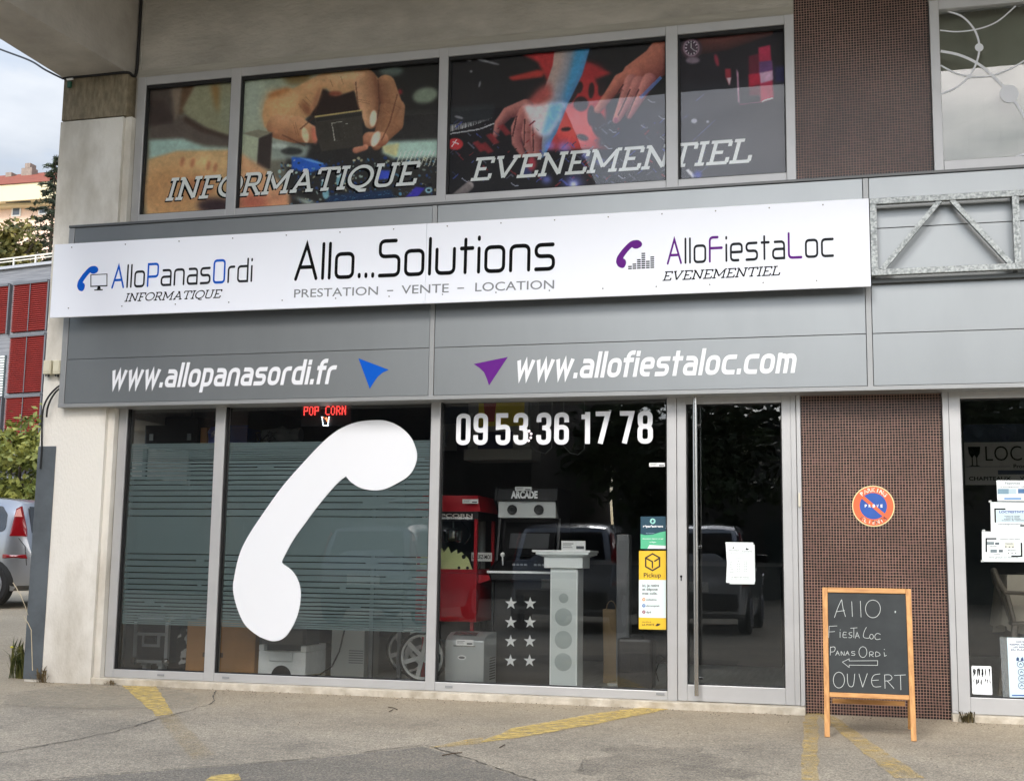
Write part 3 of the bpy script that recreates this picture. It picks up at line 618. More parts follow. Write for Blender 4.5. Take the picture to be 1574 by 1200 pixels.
PB.poly([(555, 260), (630, 240), (640, 540), (560, 540)], (84, 20, 40), 6); PB.poly([(625, 200), (710, 180), (735, 560), (640, 590)], (150, 36, 66), 4); PB.poly([(630, 300), (722, 290), (728, 360), (632, 390)], (84, 54, 96), 4); PB.poly([(632, 380), (728, 362), (730, 430), (640, 455)], (170, 140, 160), 4); PB.poly([(555, 390), (630, 380), (640, 460), (560, 480)], (150, 26, 52), 4)
PB.poly([(470, 350), (484, 380), (492, 600), (480, 580)], (170, 130, 150), 3); PB.poly([(740, 340), (830, 330), (830, 440), (745, 450)], (26, 24, 66), 10)
PB.lines([((650, 582), (728, 556))], (225, 215, 222), 9); PB.lines([((490, 604), (640, 585))], (120, 60, 90), 4)
PB.lines([((160, 862), (320, 712)), ((180, 1020), (250, 940)), ((180, 1110), (270, 1040)), ((80, 710), (130, 676)), ((180, 580), (240, 530))], (70, 74, 120), 3)
PB.ell(170, 720, 22, 18, (150, 150, 160), 3); PB.ell(265, 725, 12, 9, (140, 140, 150), 3); PB.poly([(110, 1070), (130, 1058), (180, 1110), (160, 1124)], (190, 188, 196), 3); PB.ell(195, 1100, 30, 30, (40, 50, 130), 10)
PB.grain(3); PB.mottle(0.03)
def print_material():
    mt = bpy.data.materials.new("printed_film"); mt.use_nodes = True; t = mt.node_tree; b = t.nodes['Principled BSDF']
    a = nd(t, 'ShaderNodeVertexColor', layer_name='print'); g = nd(t, 'ShaderNodeGamma'); g.inputs[1].default_value = PRINT_GAMMA
    t.links.new(a.outputs[0], g.inputs[0]); t.links.new(g.outputs[0], b.inputs['Base Color']); b.inputs['Roughness'].default_value = 0.6
    return mt
PRINT_GAMMA = 1.0
PRINT = print_material()
def printed(paint, xa, xb, z0, z1, y, name, parent, step=0.0052):
    nx, nz_ = int((xb-xa)/step), int((z1-z0)/step); xs = np.linspace(xa, xb, nx+1); zs = np.linspace(z0, z1, nz_+1)
    gx, gz = np.meshgrid(xs, zs); pts = np.stack([gx.ravel(), np.full(gx.size, y), gz.ravel()], 1)
    d = pts-np.array(CAM); f = d@np.array(CF); px = IW/2+FPX*(d@np.array(CR))/f; py = IH/2-FPX*(d@np.array(CU))/f
    ix = np.clip(((px-paint.x0)*paint.sc).astype(int), 0, paint.w-1); iy = np.clip(((py-paint.y0)*paint.sc).astype(int), 0, paint.h-1)
    c = paint.c[iy, ix]/255.0; c = np.clip(np.where(c <= 0.04045, c/12.92, ((c+0.055)/1.055)**2.4)*2.0, 0, 0.92)
    org = np.array(ROOT[parent.name]); me = bpy.data.meshes.new(name); n1 = nx+1
    fs = [(j*n1+i, j*n1+i+1, (j+1)*n1+i+1, (j+1)*n1+i) for j in range(nz_) for i in range(nx)]
    me.from_pydata((pts-org).tolist(), [], fs); at = me.color_attributes.new('print', 'FLOAT_COLOR', 'POINT')
    at.data.foreach_set('color', np.concatenate([c, np.ones((len(c), 1))], 1).astype(np.float32).ravel()); me.materials.append(PRINT)
    o = bpy.data.objects.new(name, me); COL.objects.link(o); o.parent = parent; ROOT[o.name] = Vector(org); return o
lab = ['printed film of a blurred resting hand', 'printed film of a hand holding a computer chip', 'printed film of two hands on a mixing desk', 'printed film of a wristwatch in purple light']
for k, (a, b) in enumerate(UPANES): printed((PA, PA, PB, PB)[k], a, b, ZU0, ZU1, 0.0165, 'printed_film', uwin)['label'] = lab[k]
pale_v = mat("pale_print_letters", C(250, 252, 250), 0.5)
def cut_word(text, bl, br, tp, hw, col, panes, y, parent, dx=0, dy=0):
    put_word(parent, SLAB, text, col, hw, (bl[0]+dx, bl[1]+dy), (br[0]+dx, br[1]+dy), (tp[0]+dx, tp[1]+dy), y, r=0, gap=0.1, cap='butt', shear=0.24, wide=1.28)
cut_word('INFORMATIQUE', (252.4, 309.3), (640, 284.5), (252.4, 274.5), 0.105, black_v, None, 0.0155, uwin, -2.0, 2.2)
cut_word('INFORMATIQUE', (252.4, 309.3), (640, 284.5), (252.4, 274.5), 0.128, black_v, None, 0.0150, uwin, -0.3, 0.4)
cut_word('INFORMATIQUE', (252.4, 309.3), (640, 284.5), (252.4, 274.5), 0.078, pale_v, None, 0.0135, uwin)
cut_word('EVENEMENTIEL', (720.9, 279), (1155, 250), (720.9, 243.5), 0.078, pale_v, None, 0.0135, uwin)

# right upper window: pale blinds behind a clear pane with white ring decoration
uw2 = MB(); frame_bars(uw2, [(XN+0.004, 0.727), (3.4, 3.48), (XR-0.08, XR)], 3.84, 5.185, 3.956, ZU1)
uwin2 = uw2.build('upper_window', alu, bld, bevel=0.004, label='upper window at the far right with white rings on its glass')
MB().box(0.727, 3.4, 0.007, 0.011, 3.956, ZU1).build('pane', GLASS, uwin2); MB().box(3.48, XR-0.08, 0.007, 0.011, 3.956, ZU1).build('pane', GLASS, uwin2)
bl_ = MB(); zz = np.linspace(0.70, 3.45, 26)
for i in range(25): bl_.add([(zz[i], 0.12, 3.87), (zz[i+1]-0.001, 0.128, 3.87), (zz[i+1]-0.001, 0.128, 5.18), (zz[i], 0.12, 5.18)], [(0, 1, 2, 3)])
bl_.box(0.66, XR, 0.28, 0.3, 3.87, 5.19)
bl_.build('blind', mat("pale_blind", C(140, 142, 124), 0.8, var=0.06), uwin2)
def arc(c, r_, a0, a1, n=40, rz=None): return [(c[0]+r_*math.cos(R(a0+(a1-a0)*k/n)), c[1]+(rz or r_)*math.sin(R(a0+(a1-a0)*k/n))) for k in range(n+1)]
def smooth(pts, n=8, closed=False):
    o = []; q = [Vector(p) for p in pts]; N = len(q)
    for i in range(N if closed else N-1):
        p0, p1, p2, p3 = (q[(i-1) % N] if closed or i > 0 else q[0]), q[i], q[(i+1) % N], (q[(i+2) % N] if closed or i < N-2 else q[-1])
        for k in range(n):
            t = k/n; o.append(0.5*((2*p1)+(p2-p0)*t+(2*p0-5*p1+4*p2-p3)*t*t+(3*p1-p0-3*p2+p3)*t**3))
    if not closed: o.append(q[-1])
    return o
ink = Ink(); Y5 = 0.005
def cr4(pts): return [(X(1200+a/2.727, b/2.727, Y5), Z(1200+a/2.727, b/2.727, Y5)) for a, b in pts]
for pts, hw in (([(700, 48), (760, 70), (805, 115), (828, 165), (832, 215), (818, 270), (790, 320), (740, 365), (672, 395)], .007), ([(670, 215), (750, 232), (830, 270), (900, 330), (960, 395), (1010, 470), (1060, 560)], .010), ([(668, 128), (740, 134), (830, 122), (910, 90), (985, 26)], .005), ([(670, 275), (730, 305), (800, 322), (880, 318), (960, 290), (1030, 250)], .006), ([(985, 658), (1040, 640)], .006)):
    ink.stroke([(p.x, p.y) for p in smooth(cr4(pts))], hw)
for c_, r_ in (((832, 200), 18), ((958, 394), 40), ((793, 320), 10)): ink.poly([(q[0], q[1]) for q in cr4([(c_[0]+r_*math.cos(k*.2618), c_[1]+r_*.95*math.sin(k*.2618)) for k in range(24)])])
ink.build('ring_decor', white_vinyl, uwin2, lambda u, v, d: Vector((u, Y5-d, v)))

# ------------------------------------------------------------------ shopfront glazing
lw = MB(); frame_bars(lw, [(XL, XA), (XB, XC), (XD, XE), (XF, -1.222)], 0.053, 2.335, ZL0, ZL1)
lwin = lw.build('shop_window', alu, bld, bevel=0.004, label='ground floor shop window of three tall panes')
gk = MB(); PANES = ((XA, XB), (XC, XD), (XE, XF))
for a, b in PANES:
    gk.box(a, a+0.012, -0.03, 0.006, ZL0, ZL1); gk.box(b-0.008, b, -0.03, 0.006, ZL0, ZL1); gk.box(a+0.012, b-0.008, -0.03, 0.006, ZL0, ZL0+0.008)
gk.build('gasket', gasket, lwin)
for a, b in PANES: MB().box(a, b, 0.007, 0.011, ZL0, ZL1).build('pane', GLASS, lwin)
for px_, py_ in ((247, 1037), (347, 1041), (690, 1055), (1015, 1066)):
    p = P(px_, py_, -0.047); MB().box(p.x-0.03, p.x+0.03, -0.05, -0.0455, p.z-0.008, p.z+0.008).build('drain_cap', mat("grey_plastic_cap", C(140, 142, 142), 0.5), lwin)
film_m = trans_mat("frosted_film", C(138, 158, 160), 0.60, 0.5)
fl = MB(); gaps = [197, 207, 215, 221, 229, 237, 246, 254, 262, 276, 290, 304, 322, 341, 360, 383, 406, 431, 458, 487, 643, 668, 694, 720, 745, 768, 790, 808, 826, 842, 858, 872, 885, 897, 908, 918, 926]
zt = [Z(255, 610+g/2.667, 0.015) for g in [190]+gaps+[934]]
for a, b in PANES[:2]:
    for i in range(len(zt)-1):
        th_ = 0.0018 if (i < 8 or i > len(zt)-7) else 0.0036
        z1_, z0_ = zt[i]-th_, zt[i+1]+th_
        # the clear lines stop short here and there
        fl.box(a+0.02, b-0.012, 0.0125, 0.0135, z0_, z1_)
        if 8 <= i < len(zt)-8 and rg.random() < 0.3:
            x0_ = a+0.02+rg.uniform(0, 0.9)*(b-a); x1_ = min(b-0.012, x0_+rg.uniform(0.02, 0.14)*(b-a)); fl.box(x0_, x1_, 0.0125, 0.0135, z0_-2*th_, z0_)
fl.build('frosted_film', film_m, lwin)
# door
df = MB(); df.box(-1.219, -1.15, -0.04, 0.05, 0.056, 2.33); df.box(-0.455, -0.352, -0.04, 0.05, 0.056, 2.33); df.box(-1.15, -0.455, -0.038, 0.05, 0.056, 0.172); df.box(-1.15, -0.455, -0.038, 0.05, 2.212, 2.33)
door = df.build('door', alu, bld, bevel=0.004, label='aluminium framed glass door with a full height bar handle')
dj = MB(); dj.box(-0.349, XM-0.002, -0.05, 0.05, 0.056, 2.33); dj.box(-0.392, -0.388, -0.0425, -0.04, 0.06, 2.33); dj.build('door_frame', alu, door, bevel=0.003)
MB().box(-1.15, -0.455, 0.007, 0.011, 0.172, 2.212).build('pane', GLASS, door)
gk = MB(); gk.box(-1.15, -1.143, -0.03, 0.006, 0.172, 2.212); gk.box(-0.462, -0.455, -0.03, 0.006, 0.172, 2.212); gk.box(-1.143, -0.462, -0.03, 0.006, 2.204, 2.212); gk.box(-1.143, -0.462, -0.03, 0.006, 0.172, 0.18); gk.build('gasket', gasket, door)
hp = [P(1066, 612, -0.11), P(1073, 1072, -0.11)]; hx = (hp[0].x+hp[1].x)/2
dhb = MB(); dhb.tube([(hx, -0.11, 2.262), (hx, -0.11, 0.1)], 0.017, 16)
for z_ in (2.05, 1.16, 0.22): dhb.tube([(hx+0.03, -0.036, z_), (hx, -0.105, z_)], 0.009, 8)
dhb.build('handle', mat("brushed_steel", C(196, 194, 190), 0.22, 1.0), door, smooth=True)
p = P(1047, 888, -0.042); kh = MB(); kh.disc(p.x, p.z+0.012, 0.009, -0.043, -0.04, 14); kh.box(p.x-0.004, p.x+0.004, -0.043, -0.04, p.z-0.02, p.z+0.006); kh.build('keyhole', black_v, door)
p = P(1229, 768, -0.05); MB().box(p.x-0.009, p.x+0.009, -0.066, -0.05, p.z-0.05, p.z+0.05).build('hinge', mat("cream_plastic", C(206, 200, 182), 0.5), door, bevel=0.004)
# right shop window
lw2 = MB(); frame_bars(lw2, [(XN+0.004, 0.779), (3.3, 3.4), (XR-0.1, XR)], 0.048, 2.30, 0.16, 2.215)
lwin2 = lw2.build('shop_window', alu, bld, bevel=0.004, label='tall shop window at the right edge')
MB().box(0.779, 3.3, 0.007, 0.011, 0.16, 2.215).build('pane', GLASS, lwin2); MB().box(3.4, XR-0.1, 0.007, 0.011, 0.16, 2.215).build('pane', GLASS, lwin2)
g2 = MB(); g2.box(0.779, 0.785, -0.03, 0.006, 0.16, 2.215); g2.box(0.785, 3.3, -0.03, 0.006, 2.207, 2.215); g2.box(0.785, 3.3, -0.03, 0.006, 0.16, 0.167); g2.box(0.70, 0.703, -0.0475, -0.045, 0.05, 2.29); g2.build('gasket', gasket, lwin2)

# ------------------------------------------------------------------ grey fascia with web addresses
fas = MB(); fas.box(-6.39, XR, -0.205, 0.055, 2.268, 3.828); fo = fas.build('fascia', mat("fascia_core", C(70, 72, 72), 0.6), bld, label='grey metal fascia band with white web addresses')
cols = [(-6.335, -3.118), (-3.072, 0.150), (0.196, 3.42), (3.466, XR-0.05)]
for a, b in cols:
    for z0, z1 in ((2.296, 2.666), (2.6705, 3.428), (3.4325, 3.806)):
        MB().box(a, b, -0.22, -0.2055, z0, z1).build('cladding_panel', fascia_m, fo, bevel=0.0015)
tr = MB()
for a, b in ((-6.392, -6.339), (-3.114, -3.076), (0.154, 0.192), (3.424, 3.462), (XR-0.046, XR)): tr.box(a, b, -0.224, -0.2055, 2.27, 3.806)
tr.box(-6.392, XR, -0.228, 0.04, 2.262, 2.292); tr.build('trim', trim_m, fo, bevel=0.002)
MB().box(-6.392, XR, -0.232, -0.01, 3.8095, 3.83).build('coping', mat("dark_coping", C(96, 98, 98), 0.45, 0.3), fo, bevel=0.002)
put_word(fo, TECH, 'www.allopanasordi.fr', white_vinyl, 0.1, (168, 597), (513, 590), (167, 560), -0.2205, r=0.25, gap=0.31, cap='square', asp=1.0, shear=0.2)
put_word(fo, TECH, 'www.allofiestaloc.com', white_vinyl, 0.1, (791, 583.5), (1222, 573), (790, 544), -0.2205, r=0.25, gap=0.31, cap='square', asp=1.0, shear=0.2)
for c_, pts in ((blue_v, [(475, 694), (622, 750), (592, 764), (570, 782), (553, 805), (530, 842)]), (purple_v, [(1033, 722), (1198, 688), (1107, 826), (1097, 795), (1083, 762), (1060, 740)])):
    a_ = MB(); a_.prism([(X(400+q[0]/3.148, 330+q[1]/3.148, -0.2205), Z(400+q[0]/3.148, 330+q[1]/3.148, -0.2205)) for q in pts], -0.2212, -0.2202); a_.build('arrow_decal', c_, fo, label='%s pointer arrow' % ('blue' if c_ is blue_v else 'purple'))

# ================================================================== the white signboard
SY = -0.36
sign = thing('shop_sign', 'long white signboard with black, blue and purple lettering across the fascia', 'sign', (-3.11, SY, 3.0))
sg = MB(); sg.prism([(-6.43, 3.004), (-3.1125, 2.9915), (-3.1125, 3.6245), (-6.43, 3.633)], SY, SY+0.022); sg.prism([(-3.1105, 2.991), (0.19, 2.980), (0.19, 3.616), (-3.1105, 3.624)], SY, SY+0.022)
sg.build('board', mat("white_sign_panel", C(230, 234, 242), 0.35), sign, bevel=0.0015)
bk = MB(); bk.box(-6.3, 0.1, SY+0.024, -0.235, 3.10, 3.14); bk.box(-6.3, 0.1, SY+0.024, -0.235, 3.50, 3.54); bk.build('bracket', mat("dark_bracket", C(60, 62, 62), 0.6), sign)
for a, b in (((98, 381), (1335, 311)), ((93, 475), (1325, 430))):
    for k in range(15):
        p = P(a[0]+(b[0]-a[0])*(k+0.15)/15, a[1]+(b[1]-a[1])*(k+0.15)/15+(0 if a[1] < 400 else -1), SY); MB().disc(p.x, p.z, 0.0055, SY-0.003, SY, 10).build('screw', mat("screw_steel", C(120, 120, 120), 0.35, 0.9), sign)
HANDSET = [(572.7, 645.7), (593.8, 646.6), (614.9, 656), (632, 673), (640.6, 696), (637.9, 715), (628, 731), (611, 742), (592, 751), (574.6, 753.4), (555.4, 750), (540, 741), (531.7, 731.5), (531.7, 731.5), (517, 744), (492, 773), (469, 803.6), (450, 830.5), (433.6, 861), (433.6, 862), (434.6, 866), (447.5, 875.5), (456.8, 889), (461.7, 906), (461, 928.7), (455, 951), (443.7, 972), (434.3, 981), (425, 984.6), (413.7, 983.8), (395, 975.6), (376, 958.7), (364, 932.5), (358.2, 906), (360.5, 883.7), (368.7, 850), (383.7, 820), (410, 780.6), (436, 745), (466, 711), (488, 687.5), (507.5, 669.4), (526.7, 656.8), (549.7, 648.3)]
HW = [(X(a, b, 0.0), Z(a, b, 0.0)) for a, b in HANDSET]
# two sharp notches under the ear and mouth pieces, round everywhere else
HS = [(p.x, p.y) for p in smooth(HW[13:19], 4)]+[(p.x, p.y) for p in smooth(HW[19:]+HW[:13], 4)]
hx0, hx1 = min(a for a, b in HS), max(a for a, b in HS); hz0, hz1 = min(b for a, b in HS), max(b for a, b in HS)
def handset(px0, py0, px1, py1, y, m_, parent, name='handset_logo'):
    A, B = P(px0, py1, y), P(px1, py0, y); mb = MB()
    mb.prism([(A.x+(a-hx0)/(hx1-hx0)*(B.x-A.x), A.z+(b-hz0)/(hz1-hz0)*(B.z-A.z)) for a, b in HS], y-0.0012, y-0.0002); return mb.build(name, m_, parent)
handset(118, 408.5, 151.5, 448, SY, blue_v, sign); handset(947, 368.5, 987, 412.5, SY, purple_v, sign)
def pg_(mb, pts, y, off, sc): mb.prism([(X(off[0]+a/sc, off[1]+b/sc, y), Z(off[0]+a/sc, off[1]+b/sc, y)) for a, b in pts], y-0.0010, y-0.0002); return mb
mo = MB()
for q in ([(205, 221), (342, 213), (342, 219), (205, 227)], [(204, 312), (342, 306), (342, 315), (204, 321)], [(205, 227), (212, 227), (212, 312), (205, 312)], [(335, 219), (342, 219), (341, 306), (335, 306)], [(262, 319), (284, 317), (288, 338), (258, 340)], [(236, 341), (304, 338), (304, 347), (236, 350)]): pg_(mo, q, SY, (100, 380), 5.247)
mo.build('monitor_logo', black_v, sign)
eq = MB()
for k, n_ in enumerate((2, 3, 5, 8, 4, 6)):
    for j in range(n_):
        x0_ = 151+k*29.2; y0_ = 272-k*1.6-j*13.4; pg_(eq, [(x0_, y0_-8), (x0_+24, y0_-9), (x0_+24, y0_-1), (x0_, y0_)], SY, (930, 350), 4.254)
eq.build('equaliser_logo', black_v, sign)
kk = dict(cap='round', asp=0.8)
put_word(sign, TECH, 'AlloPanasOrdi', lambda i: blue_v if i in (0, 4, 9) else char_v, 0.056, (171, 444), (387.5, 433.5), (170.5, 407.6), SY, r=0.16, gap=0.21, **kk)
put_word(sign, TECH, 'Allo...Solutions', black_v, 0.056, (452, 432), (853, 416), (451.5, 374.5), SY, r=0.16, gap=0.2, **kk)
put_word(sign, TECH, 'AlloFiestaLoc', lambda i: purple_v if i in (0, 4, 10) else char_v, 0.054, (1025, 407), (1282, 395), (1024.5, 366.8), SY, r=0.16, gap=0.21, **kk)
for t_, a, b, c_ in (('INFORMATIQUE', (190.5, 464), (339, 458), (190.5, 451)), ('EVENEMENTIEL', (1017.4, 432), (1199, 423.3), (1017.3, 417.5))):
    put_word(sign, SLAB, t_, black_v, 0.068, a, b, c_, SY, r=0, gap=0.1, shear=0.26, wide=1.25)
def fit_text(parent, segs, m_, bl, br, tp, y, tot, name='lettering', shear=0.0, bold=0.0):
    pl = on_plane(bl, br, tp, y, w=tot); ink = Ink()
    for s_, a, b in segs:
        if s_ == '-': ink.poly([(a, .36), (b, .36), (b, .5), (a, .5)])
        else: put_text(ink, s_, a, b, 0, 1, bold, shear)
    return ink.build(name, m_, parent, pl)
fit_text(sign, [('PRESTATION', 0, 422), ('-', 467, 497), ('VENTE', 537, 766), ('-', 807, 839), ('LOCATION', 892, 1259)], flat(118, 122, 126), (451.8, 457.5), (851.7, 443.7), (451.8, 444.8), SY, 1259, bold=0.004)
# ================================================================== ground
def gh(x, y):
    return 0.036*max(0.0, min(y, 40)-0.3)*max(0.0, min(1.0, (-6.75-x)/1.2))
def ground_mat():
    mt = bpy.data.materials.new("worn_asphalt"); mt.use_nodes = True; t = mt.node_tree; b = t.nodes['Principled BSDF']; k = t.links.new
    tc = nd(t, 'ShaderNodeTexCoord'); v = tc.outputs['Object']
    def nz(sc, de, ro=0.6):
        n = nd(t, 'ShaderNodeTexNoise'); n.inputs['Scale'].default_value = sc; n.inputs['Detail'].default_value = de; n.inputs['Roughness'].default_value = ro; k(v, n.inputs['Vector']); return n.outputs[0]
    def ramp(src, stops):
        r = nd(t, 'ShaderNodeValToRGB'); e = r.color_ramp.elements
        while len(e) < len(stops): e.new(0.5)
        for q, (p_, c_) in zip(e, stops): q.position = p_; q.color = c_
        k(src, r.inputs[0]); return r.outputs[0]
    def mixc(a, b_, f, mode='MIX'):
        m_ = nd(t, 'ShaderNodeMix', data_type='RGBA', blend_type=mode)
        if isinstance(f, float): m_.inputs[0].default_value = f
        else: k(f, m_.inputs[0])
        for s_, i in ((a, 6), (b_, 7)):
            if isinstance(s_, tuple): m_.inputs[i].default_value = s_
            else: k(s_, m_.inputs[i])
        return m_.outputs[2]
    base = ramp(nz(1.1, 9, 0.65), [(0.30, C(160, 153, 140)), (0.5, C(188, 179, 163)), (0.70, C(210, 199, 180))])
    vo = nd(t, 'ShaderNodeTexVoronoi'); vo.inputs['Scale'].default_value = 130; k(v, vo.inputs['Vector'])
    grit = ramp(vo.outputs['Color'], [(0.0, C(96, 96, 96)), (0.5, C(196, 196, 194)), (1.0, C(255, 252, 246))])
    col = mixc(base, grit, 0.75, 'MULTIPLY')
    speck = ramp(nz(70, 4, 0.8), [(0.36, (0.42, 0.41, 0.40, 1)), (0.5, (0.95, 0.94, 0.93, 1)), (0.64, (1.5, 1.48, 1.44, 1))]); col = mixc(col, speck, 0.68, 'MULTIPLY')
    mott = ramp(nz(14, 6, 0.7), [(0.3, (0.72, 0.71, 0.70, 1)), (0.7, (1.2, 1.19, 1.16, 1))]); col = mixc(col, mott, 0.7, 'MULTIPLY')
    # dusty sand that the wind has left along the foot of the shopfront
    sx = nd(t, 'ShaderNodeSeparateXYZ'); k(v, sx.inputs[0])
    ad = nd(t, 'ShaderNodeMath', operation='MULTIPLY_ADD'); k(nz(1.3, 6), ad.inputs[0]); ad.inputs[1].default_value = 2.4; k(sx.outputs[1], ad.inputs[2])
    mr = nd(t, 'ShaderNodeMapRange'); mr.inputs[1].default_value = -0.9; mr.inputs[2].default_value = 0.95; mr.inputs[3].default_value = 0; mr.inputs[4].default_value = 0.55; k(ad.outputs[0], mr.inputs[0])
    dust = mixc(C(190, 172, 142), grit, 0.45, 'MULTIPLY'); col = mixc(col, dust, mr.outputs[0])
    # old oil and damp patches
    st = nd(t, 'ShaderNodeMapRange'); st.inputs[1].default_value = 0.60; st.inputs[2].default_value = 0.72; st.inputs[4].default_value = 0.5; k(nz(0.9, 7, 0.7), st.inputs[0]); col = mixc(col, C(104, 101, 95), st.outputs[0])
    k(col, b.inputs['Base Color']); b.inputs['Roughness'].default_value = 0.92
    bp = nd(t, 'ShaderNodeBump'); bp.inputs['Strength'].default_value = 0.7; bp.inputs['Distance'].default_value = 0.006; k(vo.outputs['Distance'], bp.inputs['Height']); k(bp.outputs[0], b.inputs['Normal'])
    return mt
GM = ground_mat()
gx = sorted(set([-300, -150, -80, -50, -30, -20, -14, -11, -9.5, 6, 12, 30, 80, 150, 300]+[round(-8.4+0.3*k, 2) for k in range(8)]))
gy = sorted(set([-300, -150, -80, -40, -20, -10, -5, -2, 0.3, 2, 4, 6.3, 8, 12, 16, 20, 30, 40, 60, 100, 200, 400]))
gb = MB(); n_ = len(gx)
gb.add([(x, y, gh(x, y)) for y in gy for x in gx], [(j*n_+i, j*n_+i+1, (j+1)*n_+i+1, (j+1)*n_+i) for j in range(len(gy)-1) for i in range(n_-1)])
ground = struct(gb.build('ground', GM, None)); ground['label'] = 'worn grey asphalt forecourt'
def crack(px, wd, name='ground_crack', seed=1):
    r_ = random.Random(seed); pts = []
    for a, b in zip(px[:-1], px[1:]):
        A, B = G(*a), G(*b); n = max(2, int((B-A).length/0.035))
        for k in range(n): pts.append(A.lerp(B, k/n))
    pts.append(G(*px[-1])); L_, R_ = [], []
    for i, p in enumerate(pts):
        d = (pts[min(i+1, len(pts)-1)]-pts[max(i-1, 0)]).normalized(); nn = Vector((-d.y, d.x, 0)); o_ = nn*(mnoise.noise(p*7)*0.022+r_.uniform(-.004, .004)); w_ = wd*r_.uniform(0.15, 1.0)
        L_.append(p+o_+nn*w_/2+Vector((0, 0, .004))); R_.append(p+o_-nn*w_/2+Vector((0, 0, .004)))
    n = len(pts); mb = MB(); mb.add(L_+R_, [(i, i+1, n+i+1, n+i) for i in range(n-1)])
    return struct(mb.build(name, mat("crack_dirt", C(82, 76, 66), 0.95), None))
crack([(-90, 1176), (0, 1157.6), (127, 1134.7), (198, 1119), (244, 1104), (285, 1094), (325, 1081), (331, 1062)], 0.014, seed=2)
crack([(46, 1089), (130, 1090.5), (224, 1089), (300, 1087)], 0.012, seed=3)
crack([(-40, 1209), (81, 1198), (254, 1183), (457, 1168), (650, 1145), (700, 1159), (800, 1193), (900, 1226)], 0.016, seed=4)
def sheet(px, h, name, m_, rag=0.0, n=14):
    pts = []
    for a, b in zip(px, px[1:]+px[:1]):
        A, B = G(*a), G(*b)
        for k in range(n):
            p = A.lerp(B, k/n); pts.append(Vector((p.x+rag*mnoise.noise(p*6), p.y+rag*mnoise.noise(p*6+Vector((9, 3, 1))), h)))
    mb = MB(); mb.quad(*pts); o = mb.build(name, m_, None)
    if o.data.polygons[0].normal.z < 0: o.data.flip_normals()
    return struct(o)
dark_patch = trans_mat("dark_asphalt_patch", C(112, 110, 105), 0.55, 0.95, mask=(60, 0.25, 0.66))
sheet([(-40, 1212), (81, 1199), (254, 1184), (457, 1169), (650, 1147), (700, 1161), (800, 1195), (900, 1228), (800, 1300), (200, 1320)], 0.0025, 'asphalt_patch', dark_patch, 0.02)
sheet([(930, 1150), (1010, 1141), (1090, 1158), (1160, 1190), (1120, 1225), (960, 1235), (880, 1185)], 0.0028, 'damp_patch', trans_mat("damp_asphalt", C(96, 93, 88), 0.42, 0.9, mask=(7, 0.34, 0.80)), 0.28)
sheet([(0, 1083), (18, 1067), (70, 1056), (180, 1047), (228, 1049), (300, 1066), (305, 1084), (210, 1087), (90, 1088)], 0.0032, 'concrete_patch', trans_mat("pale_concrete_patch", C(176, 166, 146), 0.6, 0.95, mask=(9, 0.28, 0.66)), 0.05)
yel = trans_mat("worn_yellow_paint", C(224, 194, 110), 0.85, 0.85, mask=(13, 0.30, 0.62))
yel2 = trans_mat("faded_yellow_paint", C(216, 184, 104), 0.66, 0.85, mask=(10, 0.36, 0.68))
sheet([(188, 1054), (240, 1055), (266, 1097), (241, 1101)], 0.0044, 'yellow_road_marking', yel, 0.02)
sheet([(241, 1101), (266, 1097), (330, 1160), (296, 1168)], 0.0044, 'yellow_road_marking', trans_mat("ghost_yellow_paint", C(190, 160, 90), 0.3, 0.85, mask=(9, 0.40, 0.66)), 0.02)
sheet([(735, 1142), (790, 1119), (925, 1095), (990, 1087), (1041, 1087), (1000, 1096), (915, 1113), (800, 1134)], 0.0046, 'yellow_road_marking', yel, 0.02)
sheet([(660, 1150), (710, 1138), (745, 1134), (742, 1143)], 0.0046, 'yellow_road_marking', yel2, 0.02)
sheet([(1236, 1095), (1258, 1095), (1258, 1200), (1232, 1200)], 0.0044, 'yellow_road_marking', yel2, 0.02)
sheet([(1254, 1096), (1280, 1100), (1420, 1196), (1375, 1196)], 0.0048, 'yellow_road_marking', yel2, 0.02)
sheet([(322, 1192), (365, 1190), (370, 1200), (318, 1202)], 0.0047, 'yellow_road_marking', yel, 0.02)
# grit, twigs and dead leaves along the threshold
lit = MB(); rl = random.Random(11)
for k in range(900):
    x = rl.uniform(-6.4, 1.6); y = -0.13-abs(rl.gauss(0, 0.16 if k < 700 else 1.2)); s_ = rl.uniform(0.002, 0.007); c_ = Vector((x, y, s_*0.4+0.001))
    a = rl.uniform(0, 3); u, v_ = Vector((math.cos(a), math.sin(a), rl.uniform(-.2, .2)))*s_, Vector((-math.sin(a), math.cos(a), rl.uniform(-.2, .2)))*s_*rl.uniform(.4, 1)
    tp = c_+Vector((0, 0, s_*0.7)); lit.add([c_-u, c_+v_, c_+u, c_-v_, tp], [(0, 1, 4), (1, 2, 4), (2, 3, 4), (3, 0, 4)])
lo_ = lit.build('gravel', mat("loose_grit", C(120, 108, 90), 0.95, col2=C(66, 54, 40), vscale=14), None); lo_['kind'] = 'stuff'
tw = MB()
for (a, b) in (((1010-330, 1160), (1040-330, 1156)), ((597, 1086), (611, 1090)), ((604, 1090), (598, 1093)), ((768, 1148), (776, 1144))):
    A, B = G(*a, 0.006), G(*b, 0.006); tw.tube([A, A.lerp(B, .5)+Vector((0.004, .004, .003)), B], 0.003, 5)
o = tw.build('twigs', mat("dry_twig", C(70, 54, 38), 0.9), None); o['kind'] = 'stuff'; o.name = 'twig_litter'

